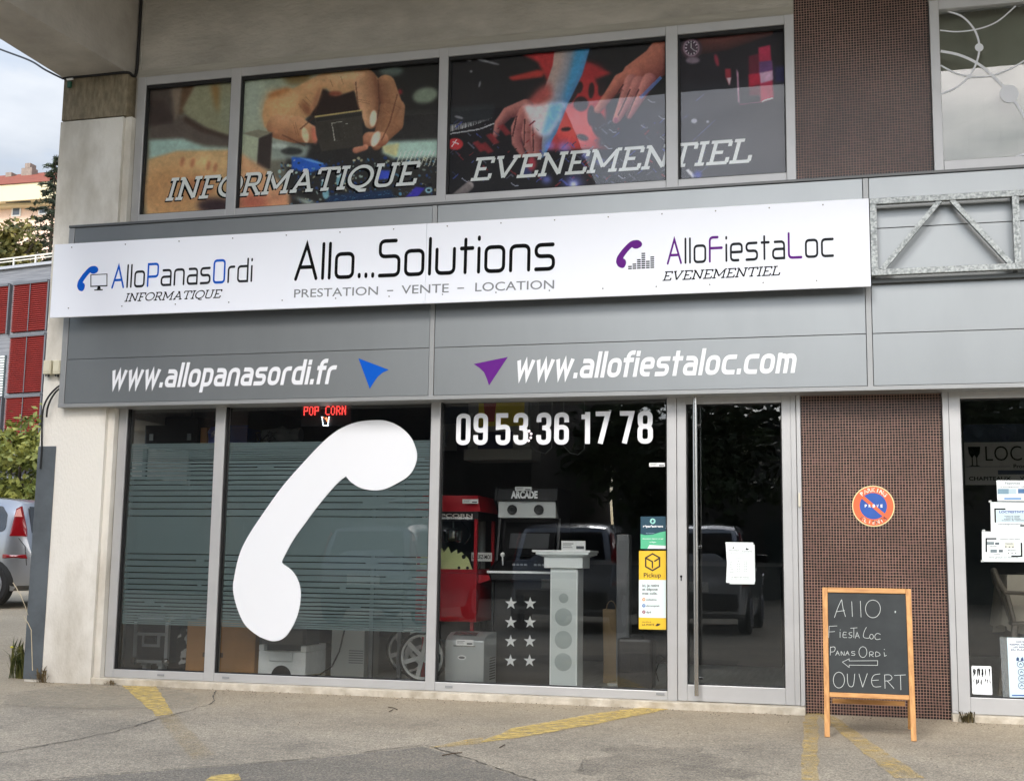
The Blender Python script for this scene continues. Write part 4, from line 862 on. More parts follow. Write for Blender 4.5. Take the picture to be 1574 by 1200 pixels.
# ================================================================== plants and trees
def leaf_mat(name, c1, c2, sc=3.0):
    mt = mat(name, c1, 0.6, col2=c2, vscale=sc, detail=3); b = mt.node_tree.nodes['Principled BSDF']
    b.inputs['Subsurface Weight'].default_value = 0.0
    return mt
def leaf_quad(mb, c, s_, rn, asp=0.5, nrm=None):
    u = Vector((rn.gauss(0, 1), rn.gauss(0, 1), rn.gauss(0, 0.7))).normalized(); w_ = Vector((rn.gauss(0, 1), rn.gauss(0, 1), rn.gauss(0, 1))); v_ = u.cross(w_).normalized()
    mb.add([c-u*s_, c-v_*s_*asp, c+u*s_, c+v_*s_*asp], [(0, 1, 2, 3)])
def broad_tree(name, label, loc, h, rad, rz, leaf, bark, seed, nclump=110, nleaf=26, ls=0.14, low=0.35, cat='tree', group=None):
    rn = random.Random(seed); t = thing(name, label, cat, loc, group); L0 = Vector(loc); tk = MB()
    tk.tube([L0, L0+Vector((0.05, 0, h*low)), L0+Vector((0.0, 0.1, h*0.8))], 0.03*h, 8, 0.006*h); crown = MB(); cen = L0+Vector((0, 0, h-rz))
    for i in range(9):
        a = i*2.4; e = cen+Vector((math.cos(a)*rad*.7, math.sin(a)*rad*.7, rn.uniform(-.3, .6)*rz)); s_ = L0+Vector((0, 0, h*(low+.04*i))); tk.tube([s_, s_.lerp(e, .5)+Vector((0, 0, .1*h*.3)), e], 0.010*h, 5, 0.002*h)
    tk.build('trunk', bark, t, smooth=True)
    for i in range(nclump):
        d = Vector((rn.gauss(0, 1), rn.gauss(0, 1), rn.gauss(0, 1))).normalized(); q = rn.uniform(0.25, 1)**0.5*(0.78+0.4*mnoise.noise(d*2.1+Vector((seed, 0, 0))))
        c = cen+Vector((d.x*rad*q, d.y*rad*q, d.z*rz*q)); cr = rad*rn.uniform(.10, .24)
        for j in range(nleaf): leaf_quad(crown, c+Vector((rn.gauss(0, cr*.6), rn.gauss(0, cr*.6), rn.gauss(0, cr*.45))), ls*rn.uniform(.6, 1.3), rn)
    crown.build('crown', leaf, t); return t
bark = mat("grey_bark", C(84, 74, 62), 0.95, var=0.3, vscale=8, bump=0.5, bscale=20)
olive = leaf_mat("olive_leaves", C(64, 72, 30), C(124, 112, 50), 1.1); fresh = leaf_mat("fresh_leaves", C(88, 104, 44), C(150, 150, 72), 2.0); darkg = leaf_mat("dark_leaves", C(34, 48, 26), C(66, 82, 40), 0.6)
q = P(0, 380, 38); broad_tree('broadleaf_tree', 'olive green leafy tree behind the roof railing', (q.x, 38, gh(q.x, 38)), Z(20, 345, 38)-0.2, 2.2, 3.0, olive, bark, 4, 240, 26, 0.15)
q = P(28, 700, 13); broad_tree('shrub', 'yellow green leafy shrub behind the silver car', (q.x, 13, gh(q.x, 13)), Z(30, 632, 13)-gh(q.x, 13), 1.25, 1.3, fresh, bark, 8, 150, 26, 0.085, 0.15, 'shrub')
def conifer(label, loc, h, rad, seed):
    rn = random.Random(seed); t = thing('conifer_tree', label, 'tree', loc); L0 = Vector(loc); tk = MB(); tk.tube([L0, L0+Vector((0, 0, h))], 0.014*h, 8, 0.02); cr = MB()
    for i in range(190):
        f = 1-(i/190)**1.25; z = h*(0.16+0.84*(1-f))*1.0; z = h*(1-f*0.85); ln = rad*(0.08+f)*rn.uniform(.7, 1.1); a = i*2.39996+rn.uniform(-.3, .3)
        s_ = L0+Vector((0, 0, z)); e = s_+Vector((math.cos(a)*ln, math.sin(a)*ln, -ln*0.28+0.1*ln)); mid = s_.lerp(e, .55)+Vector((0, 0, -0.02*ln)); tk.tube([s_, mid, e], 0.02, 4, 0.004)
        for j in range(int(20+ln*44)):
            k = rn.uniform(.12, 1); c = (s_.lerp(mid, k/.55) if k < .55 else mid.lerp(e, (k-.55)/.45)); side = Vector((-math.sin(a), math.cos(a), 0))*rn.gauss(0, 0.16*ln*(1.15-k)); c = c+side+Vector((0, 0, rn.gauss(-.03, .05)))
            d = (e-s_).normalized()*0.6+Vector((rn.gauss(0, .5), rn.gauss(0, .5), rn.gauss(-.15, .25))); d.normalize(); w_ = d.cross(Vector((rn.gauss(0, 1), rn.gauss(0, 1), 1))).normalized(); l_ = rn.uniform(.10, .22)
            cr.add([c-d*l_, c-w_*.035, c+d*l_, c+w_*.035], [(0, 1, 2, 3)])
    tk.build('trunk', bark, t); cr.build('crown', leaf_mat("needle_leaves", C(30, 44, 28), C(58, 70, 44), 0.8), t); return t
q = P(86, 250, 42); conifer('dark green conifer with drooping branches beside the corner pillar', (q.x, 42, gh(q.x, 42)), Z(88, 238, 42)-gh(q.x, 42), 5.2, 5)

def weed(name, label, loc, n, h, spread, leaf, seed, flower=None, cat='weed'):
    rn = random.Random(seed); t = thing(name, label, cat, loc); L0 = Vector(loc); mb = MB(); fl_ = MB()
    for i in range(n):
        a = rn.uniform(0, 6.28); d = Vector((math.cos(a), math.sin(a)*0.6-0.25, 0)); hh = h*rn.uniform(.4, 1); sp = spread*rn.uniform(.3, 1); w_ = Vector((-d.y, d.x, 0)).normalized()*rn.uniform(.003, .009)
        b0 = L0+Vector((rn.gauss(0, spread*.25), rn.gauss(0, spread*.12), 0.0)); p1 = b0+d*sp*.4+Vector((0, 0, hh*.75)); p2 = b0+d*sp+Vector((0, 0, hh*rn.uniform(.6, 1)))
        mb.add([b0-w_*.5, b0+w_*.5, p1+w_, p2, p1-w_], [(0, 1, 2, 4), (4, 2, 3)])
        if flower and i % max(1, n//4) == 0: fl_.lathe([(0.001, -.006), (.013, 0), (.012, .006), (.001, .01)], tuple(p1+Vector((0, -0.02, 0.01))), 'z', 8)
    mb.build('foliage', leaf, t)
    if flower: fl_.build('flower', flower, t)
    return t
wl = leaf_mat("weed_leaves", C(60, 72, 34), C(112, 110, 56), 9); dry = leaf_mat("dry_weed", C(120, 104, 70), C(86, 70, 44), 12)
q = G(30, 1043); weed('weed_tuft', 'green weed clump with a yellow flower against the steel corner guard', (q.x-0.02, q.y+0.05, 0), 170, 0.36, 0.19, wl, 3, mat("yellow_petals", C(226, 214, 40), 0.6))
q = G(78, 1046); weed('weed_tuft', 'thin dry weeds at the foot of the whitewashed pillar', (q.x, -0.17, 0), 22, 0.15, 0.14, dry, 6)
q = G(188, 1050); weed('weed_tuft', 'small brown dead weed on the threshold under the left window', (q.x, -0.16, 0.0), 16, 0.06, 0.09, dry, 9)
q = G(1487, 1108); weed('weed_tuft', 'small weed at the threshold corner by the right shop window', (q.x, -0.13, 0.0), 34, 0.10, 0.10, leaf_mat("dull_weed", C(74, 70, 40), C(100, 86, 56), 12), 12)
st_ = MB(); st_.tube([P(20, 895, -0.3), P(32, 915, -0.3), P(39, 932, -0.28), P(43, 945, -0.25)], 0.004, 5, 0.002); st_.tube([P(36, 946, -0.27), P(43, 957, -0.26), P(48, 968, -0.25), P(50, 1030, -0.2)], 0.003, 5, 0.004)
tag(st_.build('dry_stalk', mat("straw", C(190, 178, 150), 0.8), None), 'pale dry stalk leaning beside the steel corner guard', 'weed')

# ================================================================== buildings behind on the left
wdir = Vector((-0.985, 0.17, 0)).normalized(); wn = Vector((-0.17, -0.985, 0)).normalized(); W0 = P(78, 500, 28.0)
def wp(px, py): v = PP(px, py, W0, wn); return ((v-W0).dot(wdir), v.z)
def wpt(s_, z, d=0.0): return W0+wdir*s_+wn*d+Vector((0, 0, z-W0.z))
wb0 = gh(W0.x, 28)
off = thing('office_building', 'grey clad office building with red louvre shutters', 'building', (W0.x, W0.y, wb0))
def wbox(mb, s0, s1, z0, z1, d0, d1):
    v = [wpt(s_, z, d) for d in (d0, d1) for s_, z in ((s0, z0), (s1, z0), (s1, z1), (s0, z1))]
    return mb.add(v, [(0, 1, 2, 3), (7, 6, 5, 4), (0, 4, 5, 1), (1, 5, 6, 2), (2, 6, 7, 3), (3, 7, 4, 0)])
zt_ = wp(40, 411)[1]; s_hi = 14.0; s_lo = -5.0
clad = mat("grey_board_cladding", C(88, 92, 98), 0.7, col2=C(128, 130, 134), vscale=3, stretch=(0.3, 0.3, 14))
mb = MB(); wbox(mb, s_lo, s_hi, wb0-1, zt_, -8, 0); mb.build('wall', clad, off)
mb = MB(); wbox(mb, s_lo, s_hi, zt_, zt_+0.1, -8.1, 0.1); mb.build('coping', mat("pale_coping", C(160, 162, 166), 0.5, 0.3), off)
rl_ = MB(); zr = wp(40, 393)[1]
for k in range(13):
    s_ = wp(18, 400)[0]+1.05*(k-6); rl_.beam(wpt(s_, zt_+.1, -.1), wpt(s_, zr, -.1), .05, .05, (1, 0, 0))
rl_.beam(wpt(s_lo, zr, -.1), wpt(s_hi, zr, -.1), .05, .05); rl_.beam(wpt(s_lo, zt_+.32, -.1), wpt(s_hi, zt_+.32, -.1), .035, .035); rl_.build('railing', mat("white_rail", C(206, 202, 188), 0.5), off)
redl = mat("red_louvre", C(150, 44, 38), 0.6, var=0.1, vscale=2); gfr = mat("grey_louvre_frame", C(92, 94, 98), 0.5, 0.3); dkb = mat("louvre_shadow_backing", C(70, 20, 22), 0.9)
pw = wp(25.5, 438)[0]-wp(78.6, 436)[0]; sA = wp(78, 437)[0]
rows = [(wp(50, 437)[1], wp(50, 509)[1]), (wp(48, 518)[1], wp(48, 603)[1]), (wp(42, 611)[1], wp(42, 684)[1])]
for c_ in range(-2, 9):
    s0 = sA+c_*(pw+0.22); s1 = s0+pw
    for r_, (z1, z0) in enumerate(rows):
        if c_ == 1 and r_ == 1: continue
        bkp = MB(); wbox(bkp, s0, s1, z0, z1, 0.003, 0.05); o = bkp.build('louvre_shutter', dkb, off)
        sl_ = MB(); n = int((z1-z0)/0.072)
        for k in range(n):
            z = z0+(k+.5)*(z1-z0)/n; v = [wpt(s0, z-.032, .05), wpt(s1, z-.032, .05), wpt(s1, z+.012, .12), wpt(s0, z+.012, .12), wpt(s0, z+.026, .118), wpt(s1, z+.026, .118)]
            sl_.add(v, [(0, 1, 2, 3), (3, 2, 5, 4)])
        sl_.build('slats', redl, o).name = 'slat_set'
        fr_ = MB(); wbox(fr_, s0-.06, s0, z0-.05, z1+.05, .0, .14); wbox(fr_, s0+pw*.5-.015, s0+pw*.5+.015, z0, z1, .125, .14); wbox(fr_, s0, s1, z1, z1+.09, 0, .16); fr_.build('frame', gfr, o)
z1, z0 = wp(10, 546)[1], wp(10, 609)[1]; s0 = sA+pw+0.22; wi = MB(); wbox(wi, s0, s0+pw, z0, z1, .003, .03); wo_ = wi.build('window', mat("dark_window", C(50, 60, 62), 0.1), off)
bs = MB()
for k in range(16): z = z0+(k+.5)*(z1-z0)/16; wbox(bs, s0+.05, s0+pw-.05, z-.028, z+.028, .035, .05)
bs.build('blind', mat("white_blind_slats", C(206, 212, 208), 0.5), wo_)

hs = thing('apartment_house', 'cream apartment house with red tiled roof and chimneys beyond the trees', 'building', (P(30, 400, 62).x, 62, gh(-40, 62)))
YH = 62.0; ze = Z(40, 291, YH); zr = Z(30, 268, YH); xr_ = X(92, 300, YH); xl_ = X(-420, 300, YH); ZH0 = gh(-40, 62)-1
mb = MB(); mb.box(xl_, xr_, YH, YH+11, ZH0, ze-1.3); mb.build('wall', mat("pink_cream_wall", C(224, 196, 176), 0.9, var=0.06), hs)
mb = MB(); mb.box(xl_-.5, xr_+.5, YH-1.2, YH+12, ze-1.15, ze); mb.box(xl_-.2, xr_+.2, YH-.6, YH+11.4, ze-1.32, ze-1.155); mb.build('cornice', mat("cream_cornice", C(206, 194, 160), 0.8), hs)
rt = mat("red_clay_tiles", C(112, 52, 36), 0.85, col2=C(142, 76, 52), vscale=1.4, stretch=(1, 1, 6)); mb = MB(); yr = YH+5.5; zrr = Z(30, 268, yr)
mb.add([(xl_-.6, YH-1.3, ze+.01), (xr_+.6, YH-1.3, ze+.01), (xr_+.6, YH+12.2, ze+.01), (xl_-.6, YH+12.2, ze+.01), (xl_+4, yr, zrr), (xr_-2.5, yr, zrr)], [(0, 1, 5, 4), (1, 2, 5), (2, 3, 4, 5), (3, 0, 4), (3, 2, 1, 0)])
ro_ = mb.build('roof', rt, hs)
for (a, b, c, d, e) in ((33, 49, 258, 276, 40), (38, 46, 251, 257.8, 40), (9, 18, 265, 276, 13)):
    mb = MB(); y_ = YH+4.2; mb.box(X(a, 260, y_), X(b, 260, y_), y_, y_+.7, Z(e, d, y_), Z(e, c, y_)); mb.build('chimney', mat("chimney_brick", C(134, 122, 112), 0.9, var=0.15), ro_)
mb = MB(); yy_ = YH+2.3; pts = [(17, 281), (33, 275), (35.5, 277), (20, 283)]; mb.quad(*[P(a, b, yy_) for a, b in pts]); mb.quad(*[P(a, b, yy_)+Vector((0, .15, 0)) for a, b in pts]); mb.build('skylight', mat("skylight_glass", C(210, 214, 216), 0.2), ro_)
for k, (a, b, c, d) in enumerate(((19, 33, 313, 333), (-40, -20, 313, 333), (-90, -70, 313, 333), (-40, -20, 360, 392), (60, 74, 313, 333))):
    mb = MB(); mb.box(X(a, 320, YH), X(b, 320, YH), YH-.06, YH-.005, Z(26, d, YH), Z(26, c, YH)); o = mb.build('window', mat("white_window_frame", C(226, 226, 222), 0.5), hs)
    mb = MB(); mb.box(X(a+2, 320, YH), X(b-2, 320, YH), YH-.075, YH-.062, Z(26, d, YH)+.1, Z(26, c, YH)-.1); mb.build('pane', mat("house_pane", C(86, 96, 106), 0.1), o)
aw = MB()
for k in range(16):
    a = 9+k*2.4; aw.prism([(X(a, 306, YH-1), Z(a, 312-.02*a, YH-1)), (X(a+1.3, 306, YH-1), Z(a, 312-.02*a, YH-1)), (X(a+1.3, 306, YH-1), Z(a, 305.5-.03*a, YH-1)), (X(a, 306, YH-1), Z(a, 305.5-.03*a, YH-1))], YH-1.0, YH-.9)
aw.build('awning', mat("dark_awning", C(70, 74, 70), 0.8), hs)
fn = thing('slat_fence', 'dark horizontal slat fence behind the shrub', 'fence', (P(0, 710, 15).x, 15, gh(-18, 15)))
mb = MB(); x0_, x1_ = P(-300, 700, 15).x, P(95, 700, 15).x
for k in range(11): mb.box(x0_, x1_, 15, 15.04, gh(-18, 15)+.15+k*.235, gh(-18, 15)+.34+k*.235)
mb.build('slat_panel', mat("dark_boards", C(52, 52, 56), 0.8, var=0.2, stretch=(0.2, 1, 5)), fn)
for k in range(5): mb = MB(); x = x0_+k*(x1_-x0_)/4; mb.box(x-.06, x+.06, 15.041, 15.14, gh(-18, 15)-.2, gh(-18, 15)+2.75); mb.build('post', mat("fence_post", C(60, 60, 62), 0.8), fn)

# ================================================================== cars
def make_car(name, label, loc, paint, group=None):
    t = thing(name, label, 'car', (0, 0, 0), group)
    Lc, Wc = 4.05, 0.84          # nose at x = 0, tail at x = Lc; the side seen is -y
    prof = [(0, .62), (.05, .78), (.35, .90), (.85, 1.0), (1.15, 1.06), (1.5, 1.33), (1.85, 1.55), (2.3, 1.62), (3.0, 1.635), (3.55, 1.60), (3.78, 1.54), (3.92, 1.22), (4.0, .98), (4.05, .80)]
    def top(x):
        for (a, b), (c, d) in zip(prof[:-1], prof[1:]):
            if a <= x <= c: u = (x-a)/(c-a); return b+(d-b)*u
        return prof[-1][1]
    def hw(x, z):
        e = Wc*(1-0.16*max(0, 1-x/.5)**2-0.13*max(0, 1-(Lc-x)/.38)**2); zz_ = max(0, z-.95)
        return e-0.05*max(0, (.5-z)/.3)**2-zz_*0.20-0.25*zz_**2*.3
    xs = np.linspace(0.0, Lc, 46); rings = []
    for x in xs:
        zt0 = top(x); zb = .24 if .2 < x < 3.8 else .32; zs = [zb+(zt0-zb)*k/9 for k in range(10)]
        L_ = [(x, -hw(x, z)*(1 if k < 9 else .90), z-(0 if k < 9 else 0)) for k, z in enumerate(zs)]; L_.append((x, -hw(x, zt0)*.5, zt0+.025)); R_ = [(a, -b, c) for a, b, c in L_[::-1]]
        rings.append(L_+R_)
    bd = MB(); bd.sweep(rings); bd.build('body', paint, t, smooth=True)
    gl_ = mat("car_window_glass", C(26, 32, 38), 0.05, coat=0.5); blk = mat("car_black_plastic", C(26, 27, 28), 0.5)
    def side_patch(pts, dd, m_, name_, s_=-1, n=5):
        # polygon in (x, z) laid on the flank, split finely enough to follow it
        mb = MB(); cx_ = sum(p[0] for p in pts)/len(pts); cz_ = sum(p[1] for p in pts)/len(pts); N = len(pts)
        def pt(x, z, d_): return (x, s_*(hw(x, z)+d_), z)
        vs = [pt(cx_+(p[0]-cx_)*k/n, cz_+(p[1]-cz_)*k/n, dd) for k in range(1, n+1) for p in pts]+[pt(cx_, cz_, dd)]+[pt(p[0], p[1], -.01) for p in pts]
        fs = [(len(pts)*n, i, (i+1) % N) for i in range(N)]+[(k*N+i, (k+1)*N+i, (k+1)*N+(i+1) % N, k*N+(i+1) % N) for k in range(n-1) for i in range(N)]+[((n-1)*N+i, N*n+1+i, N*n+1+(i+1) % N, (n-1)*N+(i+1) % N) for i in range(N)]
        mb.add(vs, fs); return mb.build(name_, m_, t, smooth=False)
    rp = lambda pts, r_: [(p.x, p.y) for p in fillet(pts, r_, True)]
    for s_ in (-1, 1):
        side_patch(rp([(1.42, 1.08), (1.62, 1.34), (1.88, 1.48), (2.28, 1.52), (2.28, 1.06)], .06), .006, gl_, 'window', s_)
        side_patch(rp([(2.36, 1.06), (2.36, 1.52), (2.98, 1.53), (3.02, 1.08)], .05), .006, gl_, 'window', s_)
        side_patch(rp([(3.10, 1.08), (3.08, 1.52), (3.46, 1.50), (3.58, 1.38), (3.61, 1.12)], .09), .006, gl_, 'window', s_)
        side_patch([(3.70, 1.05), (3.715, 1.46), (3.79, 1.50), (3.86, 1.34), (3.93, 1.16), (3.955, 1.05)], .014, mat("tail_lamp_red", C(122, 12, 20), 0.15, coat=0.6), 'tail_lamp', s_)
        side_patch([(3.725, 1.34), (3.73, 1.44), (3.78, 1.47), (3.84, 1.34)], .019, mat("tail_lamp_clear", C(206, 150, 140), 0.15, coat=0.6), 'tail_lamp_lens', s_)
        side_patch([(3.62, .72), (3.62, .78), (3.97, .78), (3.99, .72)], .012, mat("tail_lamp_red", C(122, 12, 20), 0.15), 'bumper_reflector', s_)
        side_patch([(.06, .72), (.12, .84), (.40, .90), (.52, .86), (.40, .72)], .012, mat("head_lamp", C(200, 204, 208), 0.08, coat=0.8), 'headlight', s_)
        for cx_ in (.78, 3.42):
            side_patch([(cx_+.40*math.cos(k*.2618), .31+.40*math.sin(k*.2618)) for k in range(25) if .31+.40*math.sin(k*.2618) > .24], .004, blk, 'wheel_arch', s_)
            wh = MB(); yy_ = s_*(hw(cx_, .4)+.02); wh.lathe([(.30, -.0), (.33, .03), (.33, .15), (.30, .19)], (cx_, yy_ if s_ < 0 else yy_-.19, .33), 'y', 28); wo2 = wh.build('wheel', mat("tyre_rubber", C(30, 30, 30), 0.85), t, smooth=True)
            rm_ = MB(); y0_ = yy_-s_*-.004
            for k in range(7):
                a = k*.8976; rm_.beam((cx_+.03*math.cos(a), yy_+s_*.004, .33+.03*math.sin(a)), (cx_+.21*math.cos(a), yy_+s_*.004, .33+.21*math.sin(a)), .03, .05, (0, 1, 0))
            rm_.lathe([(.195, 0), (.225, 0), (.225, .01), (.195, .01)], (cx_, yy_+(.0 if s_ > 0 else -.01), .33), 'y', 28); rm_.build('rim', mat("alloy_rim", C(170, 172, 174), 0.3, 0.8), wo2)
    rg_ = MB(); rg_.add([(3.83, -.58, 1.50), (3.83, .58, 1.50), (3.965, .66, 1.10), (3.965, -.66, 1.10)], [(0, 1, 2, 3)]); rg_.add([(3.80, -.58, 1.50), (3.80, .58, 1.50), (3.93, .66, 1.10), (3.93, -.66, 1.10)], [(3, 2, 1, 0)]); rg_.build('rear_window', gl_, t)
    sl2 = MB()
    for s_ in (-1, 1): sl2.tube([(3.845, s_*(hw(3.845, 1.02)+.002), 1.02), (3.95, s_*(hw(3.95, .9)+.002), .9), (3.985, s_*(hw(3.985, .62)+.002), .62)], .006, 5); sl2.tube([(2.32, s_*(hw(2.32, z)+.001), z) for z in (.36, .6, .9, 1.05, 1.2, 1.4, 1.5)], .005, 5); sl2.tube([(1.36+.0*z, s_*(hw(1.36, z)+.001), z) for z in (.40, .6, .9, 1.05)], .005, 5); sl2.tube([(3.06, s_*(hw(3.06, z)+.001), z) for z in (.62, .9, 1.05)], .005, 5)
    sl2.build('panel_gap', blk, t)
    ws = MB(); ws.add([(1.17, -.66, 1.09), (1.17, .66, 1.09), (1.80, .56, 1.545), (1.80, -.56, 1.545)], [(0, 1, 2, 3)]); ws.build('windscreen', gl_, t)
    bp_ = MB(); bp_.box(3.98, 4.10, -.70, .70, .36, .62); bp_.box(-.05, .06, -.66, .66, .32, .58); bp_.build('bumper', blk if paint.name != 'silver_car_paint' else paint, t, bevel=.03)
    pl_ = MB(); pl_.box(4.1005, 4.108, -.26, .26, .66, .77); pl_.box(4.0, 4.1, -.28, .28, .64, .79); pl_.build('number_plate', mat("plate_white", C(220, 220, 214), 0.5), t)
    mr_ = MB()
    for s_ in (-1, 1): mr_.box(1.42, 1.56, s_*.80, s_*.98, 1.06, 1.20)
    mr_.build('mirror', blk, t, bevel=.03)
    hl = MB()
    for s_ in (-1, 1):
        for x in (2.16, 2.90): hl.box(x, x+.18, s_*(hw(x, .95)-.01), s_*(hw(x, .95)+.03), .93, .97)
    hl.build('handle', paint, t, bevel=.008)
    t.location = loc; return t
silver = mat("silver_car_paint", C(150, 152, 155), 0.28, 0.75, coat=0.8)
q = P(42, 800, 6.9); make_car('parked_car', 'silver people carrier parked beyond the corner pillar', (q.x-4.0, 6.9+.84, gh(q.x-2, 7.7)), silver, 'parked cars')
# ================================================================== across the street (seen mirrored in the glass)
q0, q1 = P(824, 215, 25), P(803, 162, 25); xe = q0.x
opp = thing('street_building', 'dark rendered building with a pitched roof across the street', 'building', (xe-9, -25, 0))
mb = MB(); mb.box(xe-26, xe, -37, -25, -0.2, q0.z); mb.build('wall', mat("street_wall", C(62, 58, 55), 0.9, var=0.1, vscale=0.7), opp)
sl = (q1.z-q0.z)/(q0.x-q1.x); rx = xe-7; mb = MB()
mb.add([(xe+.5, -24.5, q0.z-.3), (rx, -24.5, q0.z+7*sl), (xe-26.5, -24.5, q0.z+7*sl), (xe+.5, -37.5, q0.z-.3), (rx, -37.5, q0.z+7*sl), (xe-26.5, -37.5, q0.z+7*sl), (xe-26.5, -24.5, q0.z-.3), (xe-26.5, -37.5, q0.z-.3)], [(0, 1, 2, 6), (3, 7, 5, 4), (0, 3, 4, 1), (1, 4, 5, 2), (2, 5, 7, 6), (0, 6, 7, 3)])
mb.build('roof', mat("street_roof", C(86, 70, 62), 0.9, var=0.2), opp)
for k in range(6):
    for z in (1.2, 4.2, 7.2):
        mb = MB(); x = xe-2.4-k*3.6; mb.box(x-.7, x+.7, -24.99, -24.94, z, z+1.5); mb.build('window', mat("street_window", C(40, 46, 52), 0.1), opp)
gar = thing('garage_building', 'low dark flat roofed garage row across the street', 'building', (xe+8, -31, 0))
mb = MB(); mb.box(xe+1.2, xe+34, -37, -31, -0.1, 5.2); mb.build('wall', mat("garage_wall", C(104, 102, 98), 0.9, var=0.15), gar)
mb = MB(); mb.box(xe+.9, xe+34.3, -37.3, -30.5, 5.2, 5.6); mb.build('roof', mat("garage_roof", C(60, 60, 60), 0.8), gar)
for k in range(8):
    mb = MB(); x = xe+3.4+k*4; mb.box(x-1.4, x+1.4, -30.995, -30.94, 0.02, 2.4); mb.build('garage_door', mat("garage_door_paint", C(84, 92, 90), 0.6), gar)
tl = ["dark leafy tree across the street near the pitched roof house", "dark leafy tree across the street before the garage row", "tall dark tree at the end of the garage row"]
for k, (x, y, h_) in enumerate(((xe+4, -24, 6.8), (xe+11, -26, 7.4), (xe+19, -25, 7.0))): broad_tree('broadleaf_tree', tl[k], (x, y, 0), h_, 3.4, 2.6, darkg, bark, 30+k, 150, 34, 0.17, group='trees across the street')
grey_paint = mat("grey_car_paint", C(190, 194, 200), 0.22, 0.6, coat=0.9); dark_paint = mat("dark_car_paint", C(140, 144, 152), 0.2, 0.5, coat=0.9)
for lb, px_, ym, pt_ in (('grey people carrier with its tail to the shop, mirrored behind the arcade cabinet', 862, 9.3, dark_paint), ('silver people carrier with its tail to the shop, mirrored beside the door', 1060, 9.8, grey_paint), ('grey people carrier with its tail to the shop, mirrored in the frosted panes', 560, 9.5, dark_paint)):
    c_ = make_car('parked_car', lb, (0, 0, 0), pt_, 'parked cars'); c_.rotation_euler = (0, 0, R(90)); c_.location = (P(px_, 850, ym).x, -ym-4.05, 0)
# ================================================================== inside the shop
FZ = 0.05
whitep = mat("white_plastic", C(244, 246, 245), 0.4); blackp = mat("black_plastic", C(24, 25, 26), 0.45, var=0.1); greym = mat("grey_metal", C(176, 182, 184), 0.4, 0.6); redp = mat("red_enamel", C(170, 18, 32), 0.35, coat=0.3); chrome = mat("chrome", C(206, 206, 204), 0.15, 1.0)
def BX(px0, px1, py0, y): return X(px0, py0, y), X(px1, py0, y)
def ztop(px, py, y): return Z(px, py, y)
def price(name_label, px0, py0, px1, py1, y, tiltd=0.0, lines=True, cat='price tag'):
    a, b = P(px0, py1, y), P(px1, py0, y); t = thing('price_card', name_label, cat, (a.x, y, a.z))
    mb = MB(); mb.box(a.x, b.x, y-.003, y, a.z, b.z); mb.build('card', mat("white_card", C(232, 234, 232), 0.6), t)
    if lines:
        mb = MB(); w_, h_ = b.x-a.x, b.z-a.z
        for u0, u1, v0, v1 in ((.06, .5, .66, .74), (.06, .42, .48, .54), (.06, .46, .28, .34), (.62, .94, .16, .46)): mb.box(a.x+u0*w_, a.x+u1*w_, y-.0036, y-.003, a.z+v0*h_, a.z+v1*h_)
        mb.build('print', mat("card_ink", C(90, 94, 98), 0.6), t)
    return t

# flight case
y = 0.42; x0, x1 = BX(205, 258, 990, y); zt1 = Z(230, 947, y); z0 = FZ+0.085
t = thing('flight_case', 'black flight case with aluminium edges behind the left pane', 'case', ((x0+x1)/2, y, FZ))
mb = MB(); mb.box(x0+.01, x1-.01, y+.01, y+.55, z0, zt1); mb.build('body', blackp, t)
mb = MB()
for xx in (x0, x1-.03): mb.box(xx, xx+.03, y-.004, y+.03, z0, zt1)
for zz_ in (z0, zt1-.03, zt1-.16): mb.box(x0+.03, x1-.03, y-.002, y+.03, zz_, zz_+.025)
mb.box(x0, x1, y+.031, y+.57, zt1-.02, zt1+.004); mb.build('edge_profile', greym, t)
mb = MB()
for xx in (x0+.015, x1-.015):
    for zz_ in (z0+.015, zt1-.015): mb.lathe([(.034, 0), (.026, -.016), (.008, -.022)], (xx, y-.003, zz_), 'y', 12)
mb.build('ball_corner', chrome, t, smooth=True)
mb = MB(); xm = (x0+x1)/2; zm = (z0+zt1)/2; mb.box(xm-.085, xm+.085, y+.002, y+.0095, zm-.06, zm+.06); mb.build('handle_plate', greym, t)
mb = MB(); mb.box(xm-.06, xm+.06, y-.004, y+.0015, zm-.035, zm+.035); mb.tube([(xm-.05, y-.006, zm-.02), (xm-.05, y-.016, zm+.02), (xm+.05, y-.016, zm+.02), (xm+.05, y-.006, zm-.02)], .006, 6); mb.build('handle', blackp, t)
mb = MB()
for xx in (x0+.09, x1-.09): mb.lathe([(.035, -.02), (.042, -.016), (.042, .016), (.035, .02)], (xx, y+.08, FZ+.042), 'x', 14); mb.box(xx-.03, xx+.03, y+.04, y+.12, FZ+.06, z0-.001)
mb.build('caster', greym, t)
# patterned fabric lump beside it
y = 0.6; p = P(273, 1000, y); t = thing('equipment_bag', 'black and white patterned bag beside the flight case', 'bag', (p.x, y, FZ))
mb = MB(); mb.sweep([[(p.x+a*.13*k, y+.15+b*.15*k, FZ+h_) for a, b in ((-1, -1), (0, -1.15), (1, -1), (1.1, 0), (1, 1), (0, 1.1), (-1, 1), (-1.1, 0))] for h_, k in ((0.0, .85), (.12, 1), (.28, .96), (.36, .7), (.40, .3))]); mb.build('body', mat("cow_pattern", C(20, 20, 20), 0.8, col2=C(190, 190, 186), vscale=7, lo=0.52, hi=0.55, detail=2), t, smooth=True)
mb = MB(); mb.tube([(p.x-.06, y+.1, FZ+.39), (p.x-.05, y+.1, FZ+.47), (p.x+.05, y+.1, FZ+.47), (p.x+.06, y+.1, FZ+.39)], .01, 6); mb.build('strap', blackp, t)
